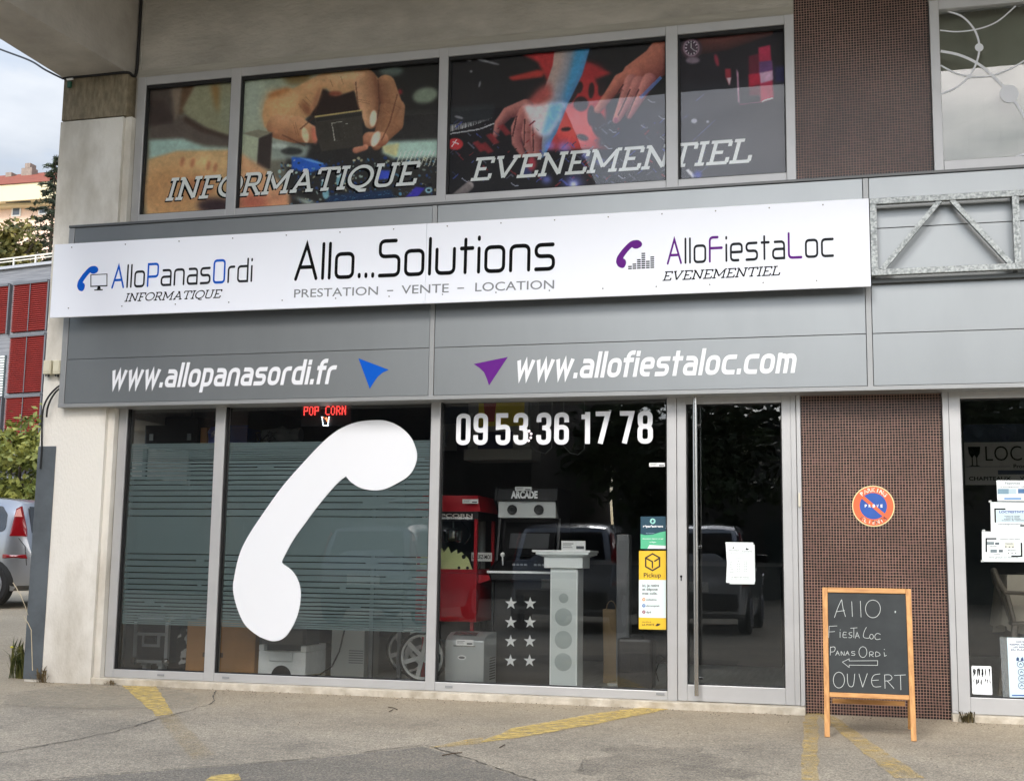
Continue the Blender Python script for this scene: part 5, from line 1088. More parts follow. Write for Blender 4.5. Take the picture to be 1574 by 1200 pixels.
# cardboard box
y = 0.5; x0, x1 = BX(286, 392, 1000, y); zt1 = Z(330, 955, y); card = mat("corrugated_card", C(186, 138, 86), 0.85, var=0.08, vscale=5)
t = thing('cardboard_box', 'large closed brown cardboard box behind the window mullion', 'box', ((x0+x1)/2, y, FZ))
mb = MB(); mb.box(x0, x1, y, y+.5, FZ, zt1); mb.build('body', card, t, bevel=.006)
mb = MB(); mb.box(x0+.01, x1-.01, y-.001+.002, y+.24, zt1+.001, zt1+.005); mb.box(x0+.01, x1-.01, y+.25, y+.49, zt1+.001, zt1+.006); mb.build('flap', card, t)
mb = MB(); p = P(328, 1006, y); mb.box(p.x-.10, p.x+.09, y-.003, y-.0005, p.z-.02, p.z+.02); mb.build('tape', mat("brown_tape", C(104, 78, 52), 0.4), t)
# white polystyrene box with a moulded recess
y = 0.4; x0, x1 = BX(397, 470, 1010, y); zt1 = Z(430, 991, y); foam = mat("white_foam", C(244, 248, 246), 0.8, var=0.04, vscale=20, bump=0.2, bscale=120)
t = thing('foam_box', 'white moulded foam box under the handset decal', 'box', ((x0+x1)/2, y, FZ))
mb = MB(); mb.box(x0, x1, y, y+.42, FZ, zt1-.05); mb.box(x0, x0+.05, y, y+.42, zt1-.05, zt1); mb.box(x1-.05, x1, y, y+.42, zt1-.05, zt1); mb.box(x0+.05, x1-.05, y+.37, y+.42, zt1-.05, zt1); mb.build('body', foam, t, bevel=.008)
mb = MB(); xm = (x0+x1)/2; mb.box(xm-.11, xm+.10, y-.02, y-.002, zt1-.13, zt1-.05); mb.build('moulding', foam, t, bevel=.006)
mb = MB(); mb.lathe([(.001, -.004), (.09, -.004), (.09, -.001)], (xm, y, FZ+.02), 'y', 24); mb.build('slot', blackp, t)
# grey appliance standing in it
x0, x1 = BX(402, 474, 970, y+.1); t = thing('grey_appliance', 'grey metal appliance panel standing in the foam box', 'appliance', ((x0+x1)/2, y+.1, zt1-.05)); mb = MB(); mb.box(x0, x1, y+.06, y+.34, zt1-.048, zt1+.16); mb.build('body', mat("dark_grey_panel", C(86, 90, 90), 0.5), t, bevel=.008)
mb = MB(); mb.box(x0+.03, x1-.03, y+.055, y+.0595, zt1+.0, zt1+.12); mb.build('front_panel', mat("grey_panel", C(110, 112, 112), 0.4, 0.4), t)
# a white panel against shelving and the cable on the floor
y = 0.8; x0, x1 = BX(536, 560, 1000, y); t = thing('white_cabinet', 'low white cabinet behind the foam box', 'cabinet', (x0, y, FZ)); mb = MB(); mb.box(x0-.16, x1, y, y+.35, FZ, Z(545, 968, y)); mb.build('body', mat("cabinet_white", C(176, 180, 176), 0.6), t, bevel=.004)
mb = MB(); p = P(548, 1008, y)
for k in range(6): mb.box(p.x-.07, p.x+.06, y-.003, y-.0005, p.z-.06+k*.02, p.z-.05+k*.02)
mb.build('vent', mat("vent_grey", C(120, 124, 122), 0.6), t)
cb = MB(); cb.tube([P(530, 966, .5), P(522, 1000, .45), P(510, 1024, .42), P(492, 1036, .40), P(470, 1038, .38)], .007, 6); tag(cb.build('cable', blackp, None), 'black cable hanging over the right end of the white foam box', 'cable')
# shelving
y = 0.75; t = thing('shelf_rack', 'grey metal shelf rack behind the frosted film', 'shelf', (X(400, 1000, y), y, FZ)); shm = mat("shelf_grey", C(96, 102, 104), 0.5, 0.4)
for px_ in (206, 569, 613):
    x = X(px_, 1000, y); mb = MB(); mb.box(x-.018, x+.018, y, y+.03, FZ, Z(px_, 690, y)); mb.build('upright', shm, t)
zs_ = Z(300, 682, y); xs0, xs1 = X(226, 682, y), X(640, 682, y)
for z in (zs_-.03, zs_-.62, zs_-1.18): mb = MB(); mb.box(xs0, xs1, y+.031, y+.5, z, z+.028); mb.build('shelf', shm, t)
yS = y+.06
x0, x1 = BX(222, 304, 660, yS); t = thing('equipment_case', 'black equipment case lying on top of the shelf', 'case', ((x0+x1)/2, yS, zs_)); mb = MB(); mb.box(x0, x1, yS, yS+.35, zs_, Z(262, 640, yS)); mb.build('body', blackp, t, bevel=.02); mb = MB(); mb.box(x0+.06, x0+.10, yS-.01, yS-.001, zs_+.04, zs_+.10); mb.box(x1-.10, x1-.06, yS-.01, yS-.001, zs_+.04, zs_+.10); mb.build('latch', greym, t)
x0, x1 = BX(308, 318, 668, yS); t = thing('small_carton', 'small brown carton on the shelf beside the blue bag', 'box', (x0, yS, zs_)); mb = MB(); mb.box(x0, x1, yS, yS+.2, zs_, Z(313, 657, yS)); mb.build('body', card, t, bevel=.003)
x0, x1 = BX(320, 345, 668, yS); t = thing('blue_packet', 'crumpled blue and white packet on the shelf', 'packet', ((x0+x1)/2, yS, zs_)); xm, hw_ = (x0+x1)/2, (x1-x0)/2; mb = MB(); zp = Z(330, 655, yS)-zs_; mb.sweep([[(xm+a*hw_*k+.01*math.sin(i*3+h_*40), yS+.09+b*.09*k, zs_+h_) for i, (a, b) in enumerate(((-1, -1), (-.3, -.8), (.4, -1.1), (1, -1), (1, 1), (0, .9), (-1, 1)))] for h_, k in ((0, 1), (zp*.3, 1.02), (zp*.7, .98), (zp, .8))]); mb.build('body', mat("blue_white_foil", C(36, 76, 170), 0.3, col2=C(206, 214, 224), vscale=9, lo=0.48, hi=0.6), t)
x0, x1 = BX(352, 380, 660, yS); t = thing('blue_crate', 'blue crate on the shelf behind the window mullion', 'crate', (x0, yS, zs_)); zc = Z(365, 657, yS); mb = MB()
for q in ((x0, x1, yS, yS+.012), (x0, x1, yS+.26, yS+.272), (x0, x0+.012, yS+.012, yS+.26), (x1-.012, x1, yS+.012, yS+.26)): mb.box(q[0], q[1], q[2], q[3], zs_, zc)
mb.build('body', mat("blue_plastic", C(24, 60, 122), 0.5), t); mb = MB(); mb.box(x0-.01, x1+.01, yS-.01, yS+.005, zc+.001, zc+.02); mb.build('rim', mat("blue_plastic", C(24, 60, 122), 0.5), t)
rn = random.Random(3); mb = MB()
for k in range(16):
    c = Vector((X(rn.uniform(352, 440), 672, yS), yS+rn.uniform(0.0, .2), zs_+.03)); mb.tube([c+Vector((rn.uniform(-.05, .05), rn.uniform(-.04, .04), rn.uniform(-.02, .09))) for _ in range(6)], .006, 5)
tag(mb.build('foil_garland', mat("silver_foil", C(176, 178, 178), 0.25, 0.9), None), 'tangled silver garland lying on the shelf', 'garland')
t = thing('wrapped_bundle', 'translucent wrapped bundle on the shelf behind the handset decal', 'bundle', (X(425, 668, yS), yS, zs_)); xm = X(425, 668, yS); mb = MB()
rings = []
for k in range(9):
    u = k/8-.5; r_ = .075*(1-.5*abs(u))*rn.uniform(.85, 1.15); rings.append([(xm+u*.36, yS+.12+r_*math.cos(a*.785), zs_+.085+r_*rn.uniform(.85, 1.1)*math.sin(a*.785)) for a in range(8)])
mb.sweep(rings); mb.build('wrap', mat("plastic_wrap", C(150, 154, 152), 0.25), t)

# lit popcorn sign
y = 0.25; D57 = {'P': ["1111", "1001", "1001", "1111", "1000", "1000", "1000"], 'O': ["0110", "1001", "1001", "1001", "1001", "1001", "0110"], 'C': ["0111", "1000", "1000", "1000", "1000", "1000", "0111"], 'R': ["1110", "1001", "1001", "1110", "1010", "1001", "1001"], 'N': ["1001", "1101", "1101", "1011", "1011", "1001", "1001"]}
t = thing('led_sign', 'hanging light sign spelling POP CORN in red dots above a cup', 'sign', tuple(P(500, 634, y)))
mb = MB(); x0, x1 = X(468, 627, y), X(533, 627, y); zt1, zb = Z(500, 625, y), Z(500, 637, y); n = 8*5-1; pitch = (x1-x0)/n
for i, ch in enumerate("POP CORN"):
    if ch == ' ': continue
    for r_, row in enumerate(D57[ch]):
        for c_, b_ in enumerate(row):
            if b_ == '1': mb.disc(x0+(i*5+c_)*pitch, zt1+(zb-zt1)*r_/6, .0042, y-.006, y, 8)
mb.build('lettering', mat("red_led", (1.0, 0.06, 0.05, 1), 0.5, emit=1.4), t)
mb = MB()
for px_, py_ in [(495+k*.4, 641+k*2.4) for k in range(6)]+[(506-k*.4, 641+k*2.4) for k in range(6)]+[(497.5+k*2.2, 654) for k in range(4)]: p = P(px_, py_, y); mb.disc(p.x, p.z, .0045, y-.006, y, 8)
mb.build('cup_outline', mat("white_led", (0.8, 0.9, 1.0, 1), 0.5, emit=1.8), t)
mb = MB(); rn = random.Random(2)
for k in range(9): p = P(497+rn.uniform(0, 8), 641+rn.uniform(0, 6), y); mb.disc(p.x, p.z, .0042, y-.006, y, 8)
mb.build('popcorn_dots', mat("orange_led", (1.0, 0.25, 0.1, 1), 0.5, emit=1.8), t)
mb = MB(); a, b = P(462, 655, y+.012), P(540, 616, y+.012); mb.box(a.x, b.x, y+.012, y+.016, a.z, b.z+.02); mb.build('panel', blackp, t)
mb = MB()
for px_ in (470, 532): mb.tube([(X(px_, 618, y+.014), y+.014, b.z+.02), (X(px_, 618, y+.014), y+.014, 2.6)], .003, 5)
mb.build('wire', blackp, t)

# popcorn cart
y = 0.62; x0, x1 = X(640, 860, y), X(733, 860, y); dpt = 0.55
t = thing('popcorn_cart', 'red popcorn cart with spoked wheels and a glass cabinet', 'popcorn machine', ((x0+x1)/2, y, FZ)); zb = Z(700, 955, y); zm = Z(700, 880, y); zc0 = Z(700, 786, y); zc1 = Z(700, 761, y)
mb = MB(); mb.box(x0, x1, y, y+dpt, zb, zm); mb.box(x0-.004, x1+.004, y-.004, y+dpt+.004, zb+.20, zb+.206); mb.build('body', redp, t, bevel=.006)
mb = MB()
for xx in (x0, x1-.03):
    for yy in (y+.002, y+dpt-.03): mb.box(xx+.002, xx+.028, yy, yy+.028, zm+.001, zc0)
mb.box(x0, x1, y, y+dpt, zm+.001, zm+.03); mb.build('cabinet_frame', redp, t)
mb = MB(); z5 = Z(700, 797, y); mb.box(x0-.01, x1+.008, y-.01, y+dpt+.01, z5, zc0); mb.build('name_band', mat("dark_band", C(22, 20, 22), 0.5), t)
mb = MB(); mb.sweep([[(x0-.02, y-.02, zc0+.001), (x1+.03, y-.02, zc0+.001), (x1+.03, y+dpt+.02, zc0+.001), (x0-.02, y+dpt+.02, zc0+.001)], [(x0+.03, y+.04, zc1), (x1-.015, y+.04, zc1), (x1-.015, y+dpt-.04, zc1), (x0+.03, y+dpt-.04, zc1)]]); mb.build('canopy', redp, t)
MB().box(x0+.03, x1-.03, y+.008, y+.011, zm+.03, z5).build('pane', GLASS, t)
mb = MB(); mb.box(x0+.03, x1-.03, y+.03, y+dpt-.03, zm+.031, zm+.034); mb.build('tray', chrome, t)
ink = Ink(); put_text(ink, 'POPCORN', 0, 1, 0, 1, 0.02); A = Vector((x0+.10, y-.0102, z5+.012)); ink.build('lettering', mat("band_letters", C(206, 200, 190), 0.5), t, lambda u, v, d: A+Vector((u*(x1-x0-.14), -d, v*(zc0-z5-.03))))
mb = MB(); rn = random.Random(8)
for k in range(26): c = (x0+.05+k*(x1-x0-.1)/25, y-.0105, z5+.004); mb.lathe([(.001, -.004), (.011*rn.uniform(.7, 1.2), 0), (.001, .002)], c, 'y', 7)
mb.build('popcorn_trim', whitep, t)
mb = MB(); xk = x0+.22; mb.lathe([(.07, 0), (.085, .02), (.085, .10), (.06, .12)], (xk, y+.3, zm+.25), 'z', 20); mb.tube([(xk, y+.3, zm+.37), (xk, y+.3, zc0)], .01, 8); mb.tube([(xk+.11+.05*math.sin(k*.4), y+.28, zm+.24+.02*k) for k in range(14)], .004, 5); mb.build('kettle', chrome, t, smooth=True)
# the green spiky paper standing in the cabinet
g_ = MB(); xs_ = lambda px_: X(px_, 860, y+.02); zs2 = lambda py_: Z(700, py_, y+.02)
g_.prism([(xs_(a), zs2(b)) for a, b in ((640, 878), (640, 850), (646, 858), (655, 845), (664, 853), (673, 842), (679, 842), (682, 849), (689, 840), (693, 850), (702, 844), (703, 851), (709, 848), (716, 854), (720, 858), (723, 866), (728, 878))], y+.018, y+.021)
g_.build('paper_popcorn', mat("lime_card", C(232, 238, 176), 0.7), t)
mb = MB()
for (a, b, r_) in ((713, 855, .018), (706, 872, .012), (719, 872, .012)): mb.disc(xs_(a), zs2(b), r_, y+.0145, y+.0175, 14)
mb.build('paper_face', blackp, t)
zsh = Z(740, 893, y); mb = MB(); mb.prism([(x1+.001, zsh-.02), (x1+.17, zsh+.035), (x1+.17, zsh+.05), (x1+.001, zsh+.05)], y+.05, y+dpt-.05); mb.build('side_shelf', redp, t)
for xx in (x0+.06, x1-.05): mb = MB(); mb.box(xx-.014, xx+.014, y+.05, y+.08, FZ, zb-.001); mb.build('leg', redp, t)
def cart_wheel(cx_, cy_, r_):
    w_ = MB(); cz_ = FZ+r_; w_.ring([(r_*.9, -.016), (r_, -.008), (r_, .008), (r_*.9, .016), (r_*.88, .0)], (cx_, cy_, cz_)); o = w_.build('wheel', mat("black_tyre", C(28, 28, 28), 0.7), t, smooth=True)
    s_ = MB()
    for k in range(6):
        a = k*1.0472+.3; s_.beam((cx_+r_*.12*math.cos(a), cy_-.004, cz_+r_*.12*math.sin(a)), (cx_+r_*.85*math.cos(a), cy_-.004, cz_+r_*.85*math.sin(a)), .012, r_*.17, (-math.sin(a), 0, math.cos(a)))
    s_.lathe([(.01, -.02), (r_*.18, -.016), (r_*.18, .012)], (cx_, cy_, cz_), 'y', 18); s_.ring([(r_*.79, -.014), (r_*.885, -.014), (r_*.885, .008), (r_*.79, .008)], (cx_, cy_, cz_)); s_.build('spokes', mat("pale_spokes", C(196, 198, 195), 0.4), o)
p = P(650, 1002, y-.04); cart_wheel(p.x, y-.05, .205); p = P(626, 997, y+dpt); cart_wheel(p.x, y+dpt+.03, .205)
price('white price tag on the popcorn cart canopy', 711, 767, 735, 773.5, y-.03)
# candy tower behind the cart
y2 = 1.3; xk = X(740, 860, y2); t = thing('drink_dispenser', 'steel topped clear dispenser column between popcorn cart and arcade cabinet', 'dispenser', (xk, y2, FZ)); z0 = Z(740, 882, y2); z1 = Z(740, 792, y2)
mb = MB(); mb.lathe([(.09, 0), (.09, .05), (.05, .06), (.05, z0-FZ), (.1, z0-FZ+.01)], (xk, y2, FZ), 'z', 20); mb.build('base', blackp, t, smooth=True); mb = MB(); mb.lathe([(.035, z0), (.035, z1)], (xk, y2, 0.012), 'z', 18); mb.build('tube', mat("frost_tube", C(150, 154, 152), 0.25), t, smooth=True); mb = MB(); mb.lathe([(.045, z1+.014), (.04, z1+.05), (.01, z1+.06)], (xk, y2, 0), 'z', 18); mb.build('cap', chrome, t, smooth=True)

# sign reading LOUEZ-MOI
y = 1.0; a, b = P(733, 862, y), P(756, 849, y); t = thing('rent_card', 'small white card reading LOUEZ-MOI beside the arcade cabinet', 'sign', (a.x, y, a.z)); mb = MB(); mb.box(a.x-.05, b.x, y, y+.004, a.z, b.z); mb.build('card', mat("white_card", C(232, 234, 232), 0.6), t); ink = Ink(); put_text(ink, 'LOUEZ-MOI', 0, 1, 0, 1, .02); ink.build('lettering', black_v, t, lambda u, v, d: Vector((a.x-.04+u*(b.x-a.x+.03), y-d, a.z+.02+v*(b.z-a.z-.04)))); mb = MB(); mb.box(a.x+.02, a.x+.03, y+.005, y+.012, FZ, b.z); mb.build('stand', blackp, t)

# arcade cabinet
y = 0.62; x0, x1 = X(757, 870, y), X(848, 870, y); t = thing('arcade_cabinet', 'black upright arcade cabinet with white stars on its front', 'arcade machine', ((x0+x1)/2, y, FZ))
zM1, zM0 = Z(806, 752, y), Z(806, 768, y); zS0 = Z(806, 795, y); zP = Z(800, 880, y); ab = mat("arcade_black", C(17, 18, 19), 0.5, var=0.06)
side = [(y+.05, FZ), (y+.05, zP-.08), (y-.05, zP-.02), (y-.05, zP+.02), (y+.16, zP+.10), (y+.24, zS0), (y+.10, zM0), (y+.10, zM1+.02), (y+.6, zM1+.02), (y+.6, FZ)]
for xx in (x0-.018, x1): mb = MB(); mb.add([(xx, a, b) for a, b in side]+[(xx+.018, a, b) for a, b in side], [tuple(range(10)), tuple(range(19, 9, -1))]+[(i, (i+1) % 10, (i+1) % 10+10, i+10) for i in range(10)]); mb.build('side_panel', ab, t)
mb = MB(); mb.box(x0+.001, x1-.001, y+.07, y+.59, FZ, zP-.06); mb.box(x0+.001, x1-.001, y+.3, y+.59, zP-.06, zM0); mb.build('body', ab, t)
mb = MB(); mb.box(x0+.001, x1-.001, y+.11, y+.59, zM0, zM1+.01); mb.build('marquee', ab, t)
ink = Ink(); put_text(ink, 'ARCADE', 0, 1, 0, 1, .05); a, b = P(785, 765, y+.1), P(826, 754, y+.1); ink.build('lettering', whitep, t, lambda u, v, d: Vector((a.x+u*(b.x-a.x), y+.108-d, a.z+v*(b.z-a.z))))
mb = MB(); a, b = P(763, 795, y+.13), P(847, 770, y+.13); mb.box(x0+.004, x1-.004, y+.14, y+.29, a.z, b.z); mb.build('speaker_panel', mat("pale_panel", C(190, 194, 192), 0.5), t)
for px_ in (787, 828): p = P(px_, 783, y+.13); mb = MB(); mb.lathe([(.001, -.003), (.02, -.004), (.022, -.012), (.04, -.014), (.042, -.002)], (p.x, y+.137, p.z), 'y', 24); mb.build('speaker', blackp, t, smooth=True)
mb = MB(); p0, p1 = (x0+.05, y+.285, zS0-.04), (x1-.05, y+.20, zP+.17); mb.add([(x0+.03, y+.29, zS0-.03), (x1-.03, y+.29, zS0-.03), (x1-.03, y+.20, zP+.14), (x0+.03, y+.20, zP+.14), (x0+.03, y+.297, zS0-.03), (x1-.03, y+.297, zS0-.03), (x1-.03, y+.297, zP+.14), (x0+.03, y+.297, zP+.14)], [(0, 1, 2, 3), (0, 4, 5, 1), (1, 5, 6, 2), (2, 6, 7, 3), (3, 7, 4, 0)]); mb.build('bezel', mat("bezel_black", C(10, 10, 11), 0.75, spec=0.15), t)
mb = MB(); mb.add([(x0+.08, y+.277, zS0-.08), (x1-.08, y+.277, zS0-.08), (x1-.08, y+.21, zP+.20), (x0+.08, y+.21, zP+.20)], [(0, 1, 2, 3)]); mb.build('screen', mat("grey_screen", C(40, 43, 46), 0.35, spec=0.25), t)
mb = MB(); mb.add([(x0+.002, y-.045, zP+.012), (x1-.002, y-.045, zP+.012), (x1-.002, y+.2, zP+.10), (x0+.002, y+.2, zP+.10), (x0+.002, y-.045, zP-.055), (x1-.002, y-.045, zP-.055), (x1-.002, y+.2, zP-.055), (x0+.002, y+.2, zP-.055)], [(0, 1, 2, 3), (0, 4, 5, 1), (4, 7, 6, 5), (0, 3, 7, 4), (1, 5, 6, 2)]); mb.build('control_panel', ab, t)
mb = MB(); mb.box(x0-.03, x1+.02, y-.058, y-.051, zP-.004, zP+.014); mb.build('front_trim', whitep, t)
jb = MB(); jx = x0+.07; jb.tube([(jx, y+.06, zP+.06), (jx, y+.05, zP+.13)], .006, 8); jb.lathe([(.001, -.02), (.014, -.014), (.02, 0), (.014, .014), (.001, .02)], (jx, y+.05, zP+.145), 'z', 14); jb.build('joystick', whitep, t, smooth=True)
mb = MB()
for k in range(7): xx = x0+.16+k*.033+(0.05 if k > 3 else 0); zz_ = zP+.058; mb.lathe([(.014, 0), (.014, .012), (.008, .016)], (xx, y+.08, zz_), 'z', 12)
mb.build('button', greym, t)
def star(cx_, cz_, r_): return [(cx_+(r_ if k % 2 == 0 else r_*.40)*math.sin(k*math.pi/5), cz_+(r_ if k % 2 == 0 else r_*.40)*math.cos(k*math.pi/5)) for k in range(10)]
mb = MB()
for py_ in (927, 956, 985, 1015):
    for px_ in (785.5-(py_-927)*.01, 815-(py_-927)*.012): p = P(px_, py_, y+.068); mb.prism(star(p.x, p.z, .052), y+.0675, y+.0695)
mb.build('star_decal', whitep, t)
mb = MB()
for py_, h_ in ((919, 10), (947, 8)): p = P(800, py_, y+.068); mb.box(p.x-.03, p.x+.03, y+.064, y+.0695, p.z-.035, p.z+.03)
mb.build('coin_door', mat("coin_plate", C(40, 42, 44), 0.3, 0.5), t)
price('white price card on top of the arcade marquee', 792, 748, 817, 754, y+.08)

# ice maker
y = 0.22; x0, x1 = X(684, 1000, y), X(744, 1000, y); t = thing('ice_maker', 'silver counter top ice maker with a price tag on the floor', 'ice machine', ((x0+x1)/2, y, FZ)); zt1 = Z(712, 984, y); zh = zt1+.055; sil = mat("silver_shell", C(190, 196, 196), 0.35, 0.55)
mb = MB(); prof = [(y, FZ+.02), (y, zt1), (y+.05, zt1+.03), (y+.13, zh), (y+.36, zh), (y+.36, FZ+.02)]; mb.add([(x0, a, b) for a, b in prof]+[(x1, a, b) for a, b in prof], [tuple(range(6)), tuple(range(11, 5, -1))]+[(i, (i+1) % 6, (i+1) % 6+6, i+6) for i in range(6)]); mb.build('body', sil, t, bevel=.008)
mb = MB(); mb.add([(x0+.05, y+.052, zt1+.033), (x1-.08, y+.052, zt1+.033), (x1-.08, y+.12, zh-.002), (x0+.05, y+.12, zh-.002)], [(0, 1, 2, 3)]); [mb.v.__setitem__(i, (v[0], v[1]-.003, v[2]+.006)) for i, v in enumerate(mb.v)]; mb.build('lid_window', mat("smoke_lid", C(70, 72, 72), 0.1), t)
mb = MB(); mb.box(x0+.07, x1-.07, y-.008, y-.001, zt1-.045, zt1-.036); mb.build('handle', chrome, t); mb = MB(); xm = (x0+x1)/2-.02; mb.disc(xm, zt1-.13, .034, y-.004, y-.0005, 20, .018); mb.build('badge', whitep, t); mb = MB(); mb.disc(xm, zt1-.13, .026, y-.0048, y-.0041, 20, .010); mb.build('badge_mark', mat("badge_ink", C(110, 112, 114), 0.5), t)
for k in range(2): mb = MB(); xx = (x0+.05, x1-.05)[k]; mb.lathe([(.018, 0), (.015, .0199)], (xx, y+.05, FZ), 'z', 12); mb.build('foot', blackp, t)
mb = MB()
for k in range(9): mb.box(x1+.0005, x1+.003, y+.16, y+.32, FZ+.06+k*.02, FZ+.07+k*.02)
mb.build('vent', mat("vent_dark", C(80, 84, 84), 0.6), t)
price('white price tag on the front of the ice maker', 701, 983, 728, 991, y-.012)

# white pedestal loudspeaker column
y = 0.45; xc = X(871, 900, y); t = thing('speaker_column', 'white column loudspeaker with a flared top on a square foot', 'loudspeaker', (xc, y, FZ)); pw_ = mat("pale_column", C(240, 246, 244), 0.4)
zc0 = Z(870, 873, y); zc1 = Z(870, 856, y); zc2 = Z(870, 849, y); w2 = (X(892, 950, y)-X(850, 950, y))/2
mb = MB(); mb.box(xc-w2, xc+w2, y-.10, y+.12, FZ+.022, zc0); mb.build('column', pw_, t, bevel=.006)
mb = MB(); mb.box(xc-w2-.07, xc+w2+.07, y-.2, y+.22, FZ, FZ+.018); mb.build('base', pw_, t, bevel=.004)
mb = MB(); mb.box(xc-w2-.045, xc+w2+.045, y-.13, y+.15, zc0+.001, zc1); mb.build('collar', pw_, t, bevel=.004)
mb = MB(); mb.sweep([[(xc-a, y-b, z), (xc+a, y-b, z), (xc+a, y+b, z), (xc-a, y+b, z)] for a, b, z in ((w2+.05, .14, zc1+.001), (w2+.10, .18, zc1+.02), (w2+.10, .18, zc2))]); mb.build('capital', pw_, t)
mb = MB(); mb.box(xc-.245, xc+.22, y-.16, y+.18, zc2+.001, zc2+.018); mb.build('top_plate', whitep, t, bevel=.003)
mb = MB(); mb.box(xc-w2+.012, xc+w2-.012, y-.1045, y-.1005, FZ+.05, zc0-.03); mb.build('grille', mat("pale_grille", C(214, 222, 220), 0.6, var=0.04, vscale=200), t)
for py_, r_ in ((919, 6.6), (948, 12.5), (983, 12.5), (1017, 12.5)): p = P(870.5, py_, y-.104); mb = MB(); mb.lathe([(.001, -.0012), (r_/190, -.001), (r_/190+.003, .0)], (xc, y-.1046, p.z), 'y', 28); mb.build('cone', mat("cone_grey", C(172, 182, 180), 0.6), t, smooth=True)
price('white card standing on the column top plate', 863, 831, 900, 845.5, y-.06, cat='info card')
# tall grey column and the black suitcase in front of it, paper bag behind
y = 1.0; x0, x1 = X(947, 900, y), X(967, 900, y); t = thing('grey_column', 'tall slim grey loudspeaker column behind the black suitcase', 'loudspeaker', (x0, y, FZ)); mb = MB(); mb.box(x0, x1, y, y+.14, FZ+.02, Z(957, 821, y)); mb.build('column', mat("satin_grey", C(122, 124, 125), 0.4), t, bevel=.01); mb = MB(); mb.box(x0-.06, x1+.06, y-.06, y+.2, FZ, FZ+.019); mb.build('base', greym, t)
mb = MB(); mb.box(x0+.012, x1-.012, y-.004, y-.0005, FZ+.1, Z(957, 830, y)); mb.build('grille', mat("grey_mesh", C(112, 114, 116), 0.6), t)
y = 0.38; x0, x1 = X(948, 1020, y), X(1003, 1020, y); zt1 = Z(975, 981, y); t = thing('suitcase', 'black hard suitcase standing on the floor beside the door', 'suitcase', ((x0+x1)/2, y, FZ)); mb = MB(); mb.box(x0, x1, y, y+.2, FZ+.03, zt1); mb.build('shell', mat("suitcase_black", C(26, 27, 29), 0.4, var=0.1), t, bevel=.025)
mb = MB(); xm = (x0+x1)/2; mb.tube([(xm-.05, y+.1, zt1), (xm-.05, y+.1, zt1+.02), (xm+.05, y+.1, zt1+.02), (xm+.05, y+.1, zt1)], .007, 6); mb.build('handle', blackp, t)
for xx in (x0+.03, x1-.03): mb = MB(); mb.lathe([(.02, -.012), (.024, 0), (.02, .012)], (xx, y+.05, FZ+.025), 'x', 12); mb.build('wheel', blackp, t)
mb = MB()
for k in range(4): mb.box(x0+.03+k*(x1-x0-.06)/3.6, x0+.036+k*(x1-x0-.06)/3.6, y-.003, y-.0005, FZ+.07, zt1-.05)
mb.build('rib', blackp, t)
y = 1.15; x0, x1 = X(927, 1000, y), X(950, 1000, y); zt1 = Z(937, 936, y); t = thing('paper_bag', 'brown paper carrier bag beside the grey column', 'bag', (x0, y, FZ)); mb = MB(); mb.sweep([[(x0+a, y, z), (x1-a, y, z), (x1-a, y+.12, z), (x0+a, y+.12, z)] for a, z in ((0, FZ), (.004, FZ+.2), (-.004, zt1))]); mb.build('body', mat("kraft_paper", C(150, 130, 100), 0.85, var=0.1), t); mb = MB(); xm = (x0+x1)/2; mb.tube([(xm+.04*math.cos(k*.524), y+.02, zt1+.07*math.sin(k*.524)) for k in range(7)], .004, 5); mb.build('handle', mat("kraft_paper", C(150, 130, 100), 0.85), t)
cb = MB(); cb.tube([P(1006, 1012, .7), P(1014, 1006, .7), P(1022, 1012, .65), P(1012, 1020, .6), P(1008, 1032, .55), P(1012, 1046, .5)], .005, 6); tag(cb.build('cable', blackp, None), 'loose black cable beside the black suitcase', 'cable')
# yellow popcorn poster in a display unit further in
y = 1.15; a, b = P(735, 655, y), P(806, 612, y); t = thing('display_cabinet', 'wall display cabinet with a yellow popcorn poster behind the phone number', 'display', (a.x, y, a.z-.5)); mb = MB(); mb.box(a.x-.1, b.x+.06, y+.01, y+.3, Z(750, 690, y), b.z+.05); mb.build('body', mat("pale_cabinet", C(150, 150, 142), 0.6), t, bevel=.01); mb = MB(); mb.box(a.x, b.x, y+.003, y+.0095, a.z, b.z); mb.build('poster', mat("yellow_poster", C(214, 190, 52), 0.5), t)
mb = MB(); cx_ = a.x+(b.x-a.x)*.25; mb.prism([(cx_-.06, b.z-.01), (cx_+.06, b.z-.01), (cx_+.04, b.z-.2), (cx_-.04, b.z-.2)], y-.001, y+.0025); mb.build('cup_print', mat("cup_red", C(170, 70, 60), 0.5), t); mb = MB(); mb.box(a.x, b.x-.1, y+.003, y+.0095, a.z-.27, a.z-.05); mb.build('lower_panel', mat("navy_panel", C(24, 30, 66), 0.4), t)
mb = MB(); mb.box(a.x-.12, b.x+.08, y-.02, y+.3, Z(750, 700, y)-.04, Z(750, 690, y)-.001); mb.build('shelf', mat("shelf_edge", C(130, 130, 122), 0.6), t)
wl_ = thing('wall_hook', 'small white hook holder on the wall beside the display cabinet', 'hook', tuple(P(688, 672, 2.2))); p = P(688, 672, 2.2); mb = MB(); mb.box(p.x-.09, p.x+.09, 2.2, 2.21, p.z-.13, p.z+.13); mb.build('plate', mat("pale_cabinet", C(150, 150, 142), 0.6), wl_); mb = MB(); mb.tube([(p.x, 2.19, p.z+.05), (p.x, 2.12, p.z-.05), (p.x, 2.14, p.z-.09)], .012, 6); mb.build('hook', greym, wl_)
price('small grey tag on the glass below the phone number', 998, 711, 1022, 717, 0.006)
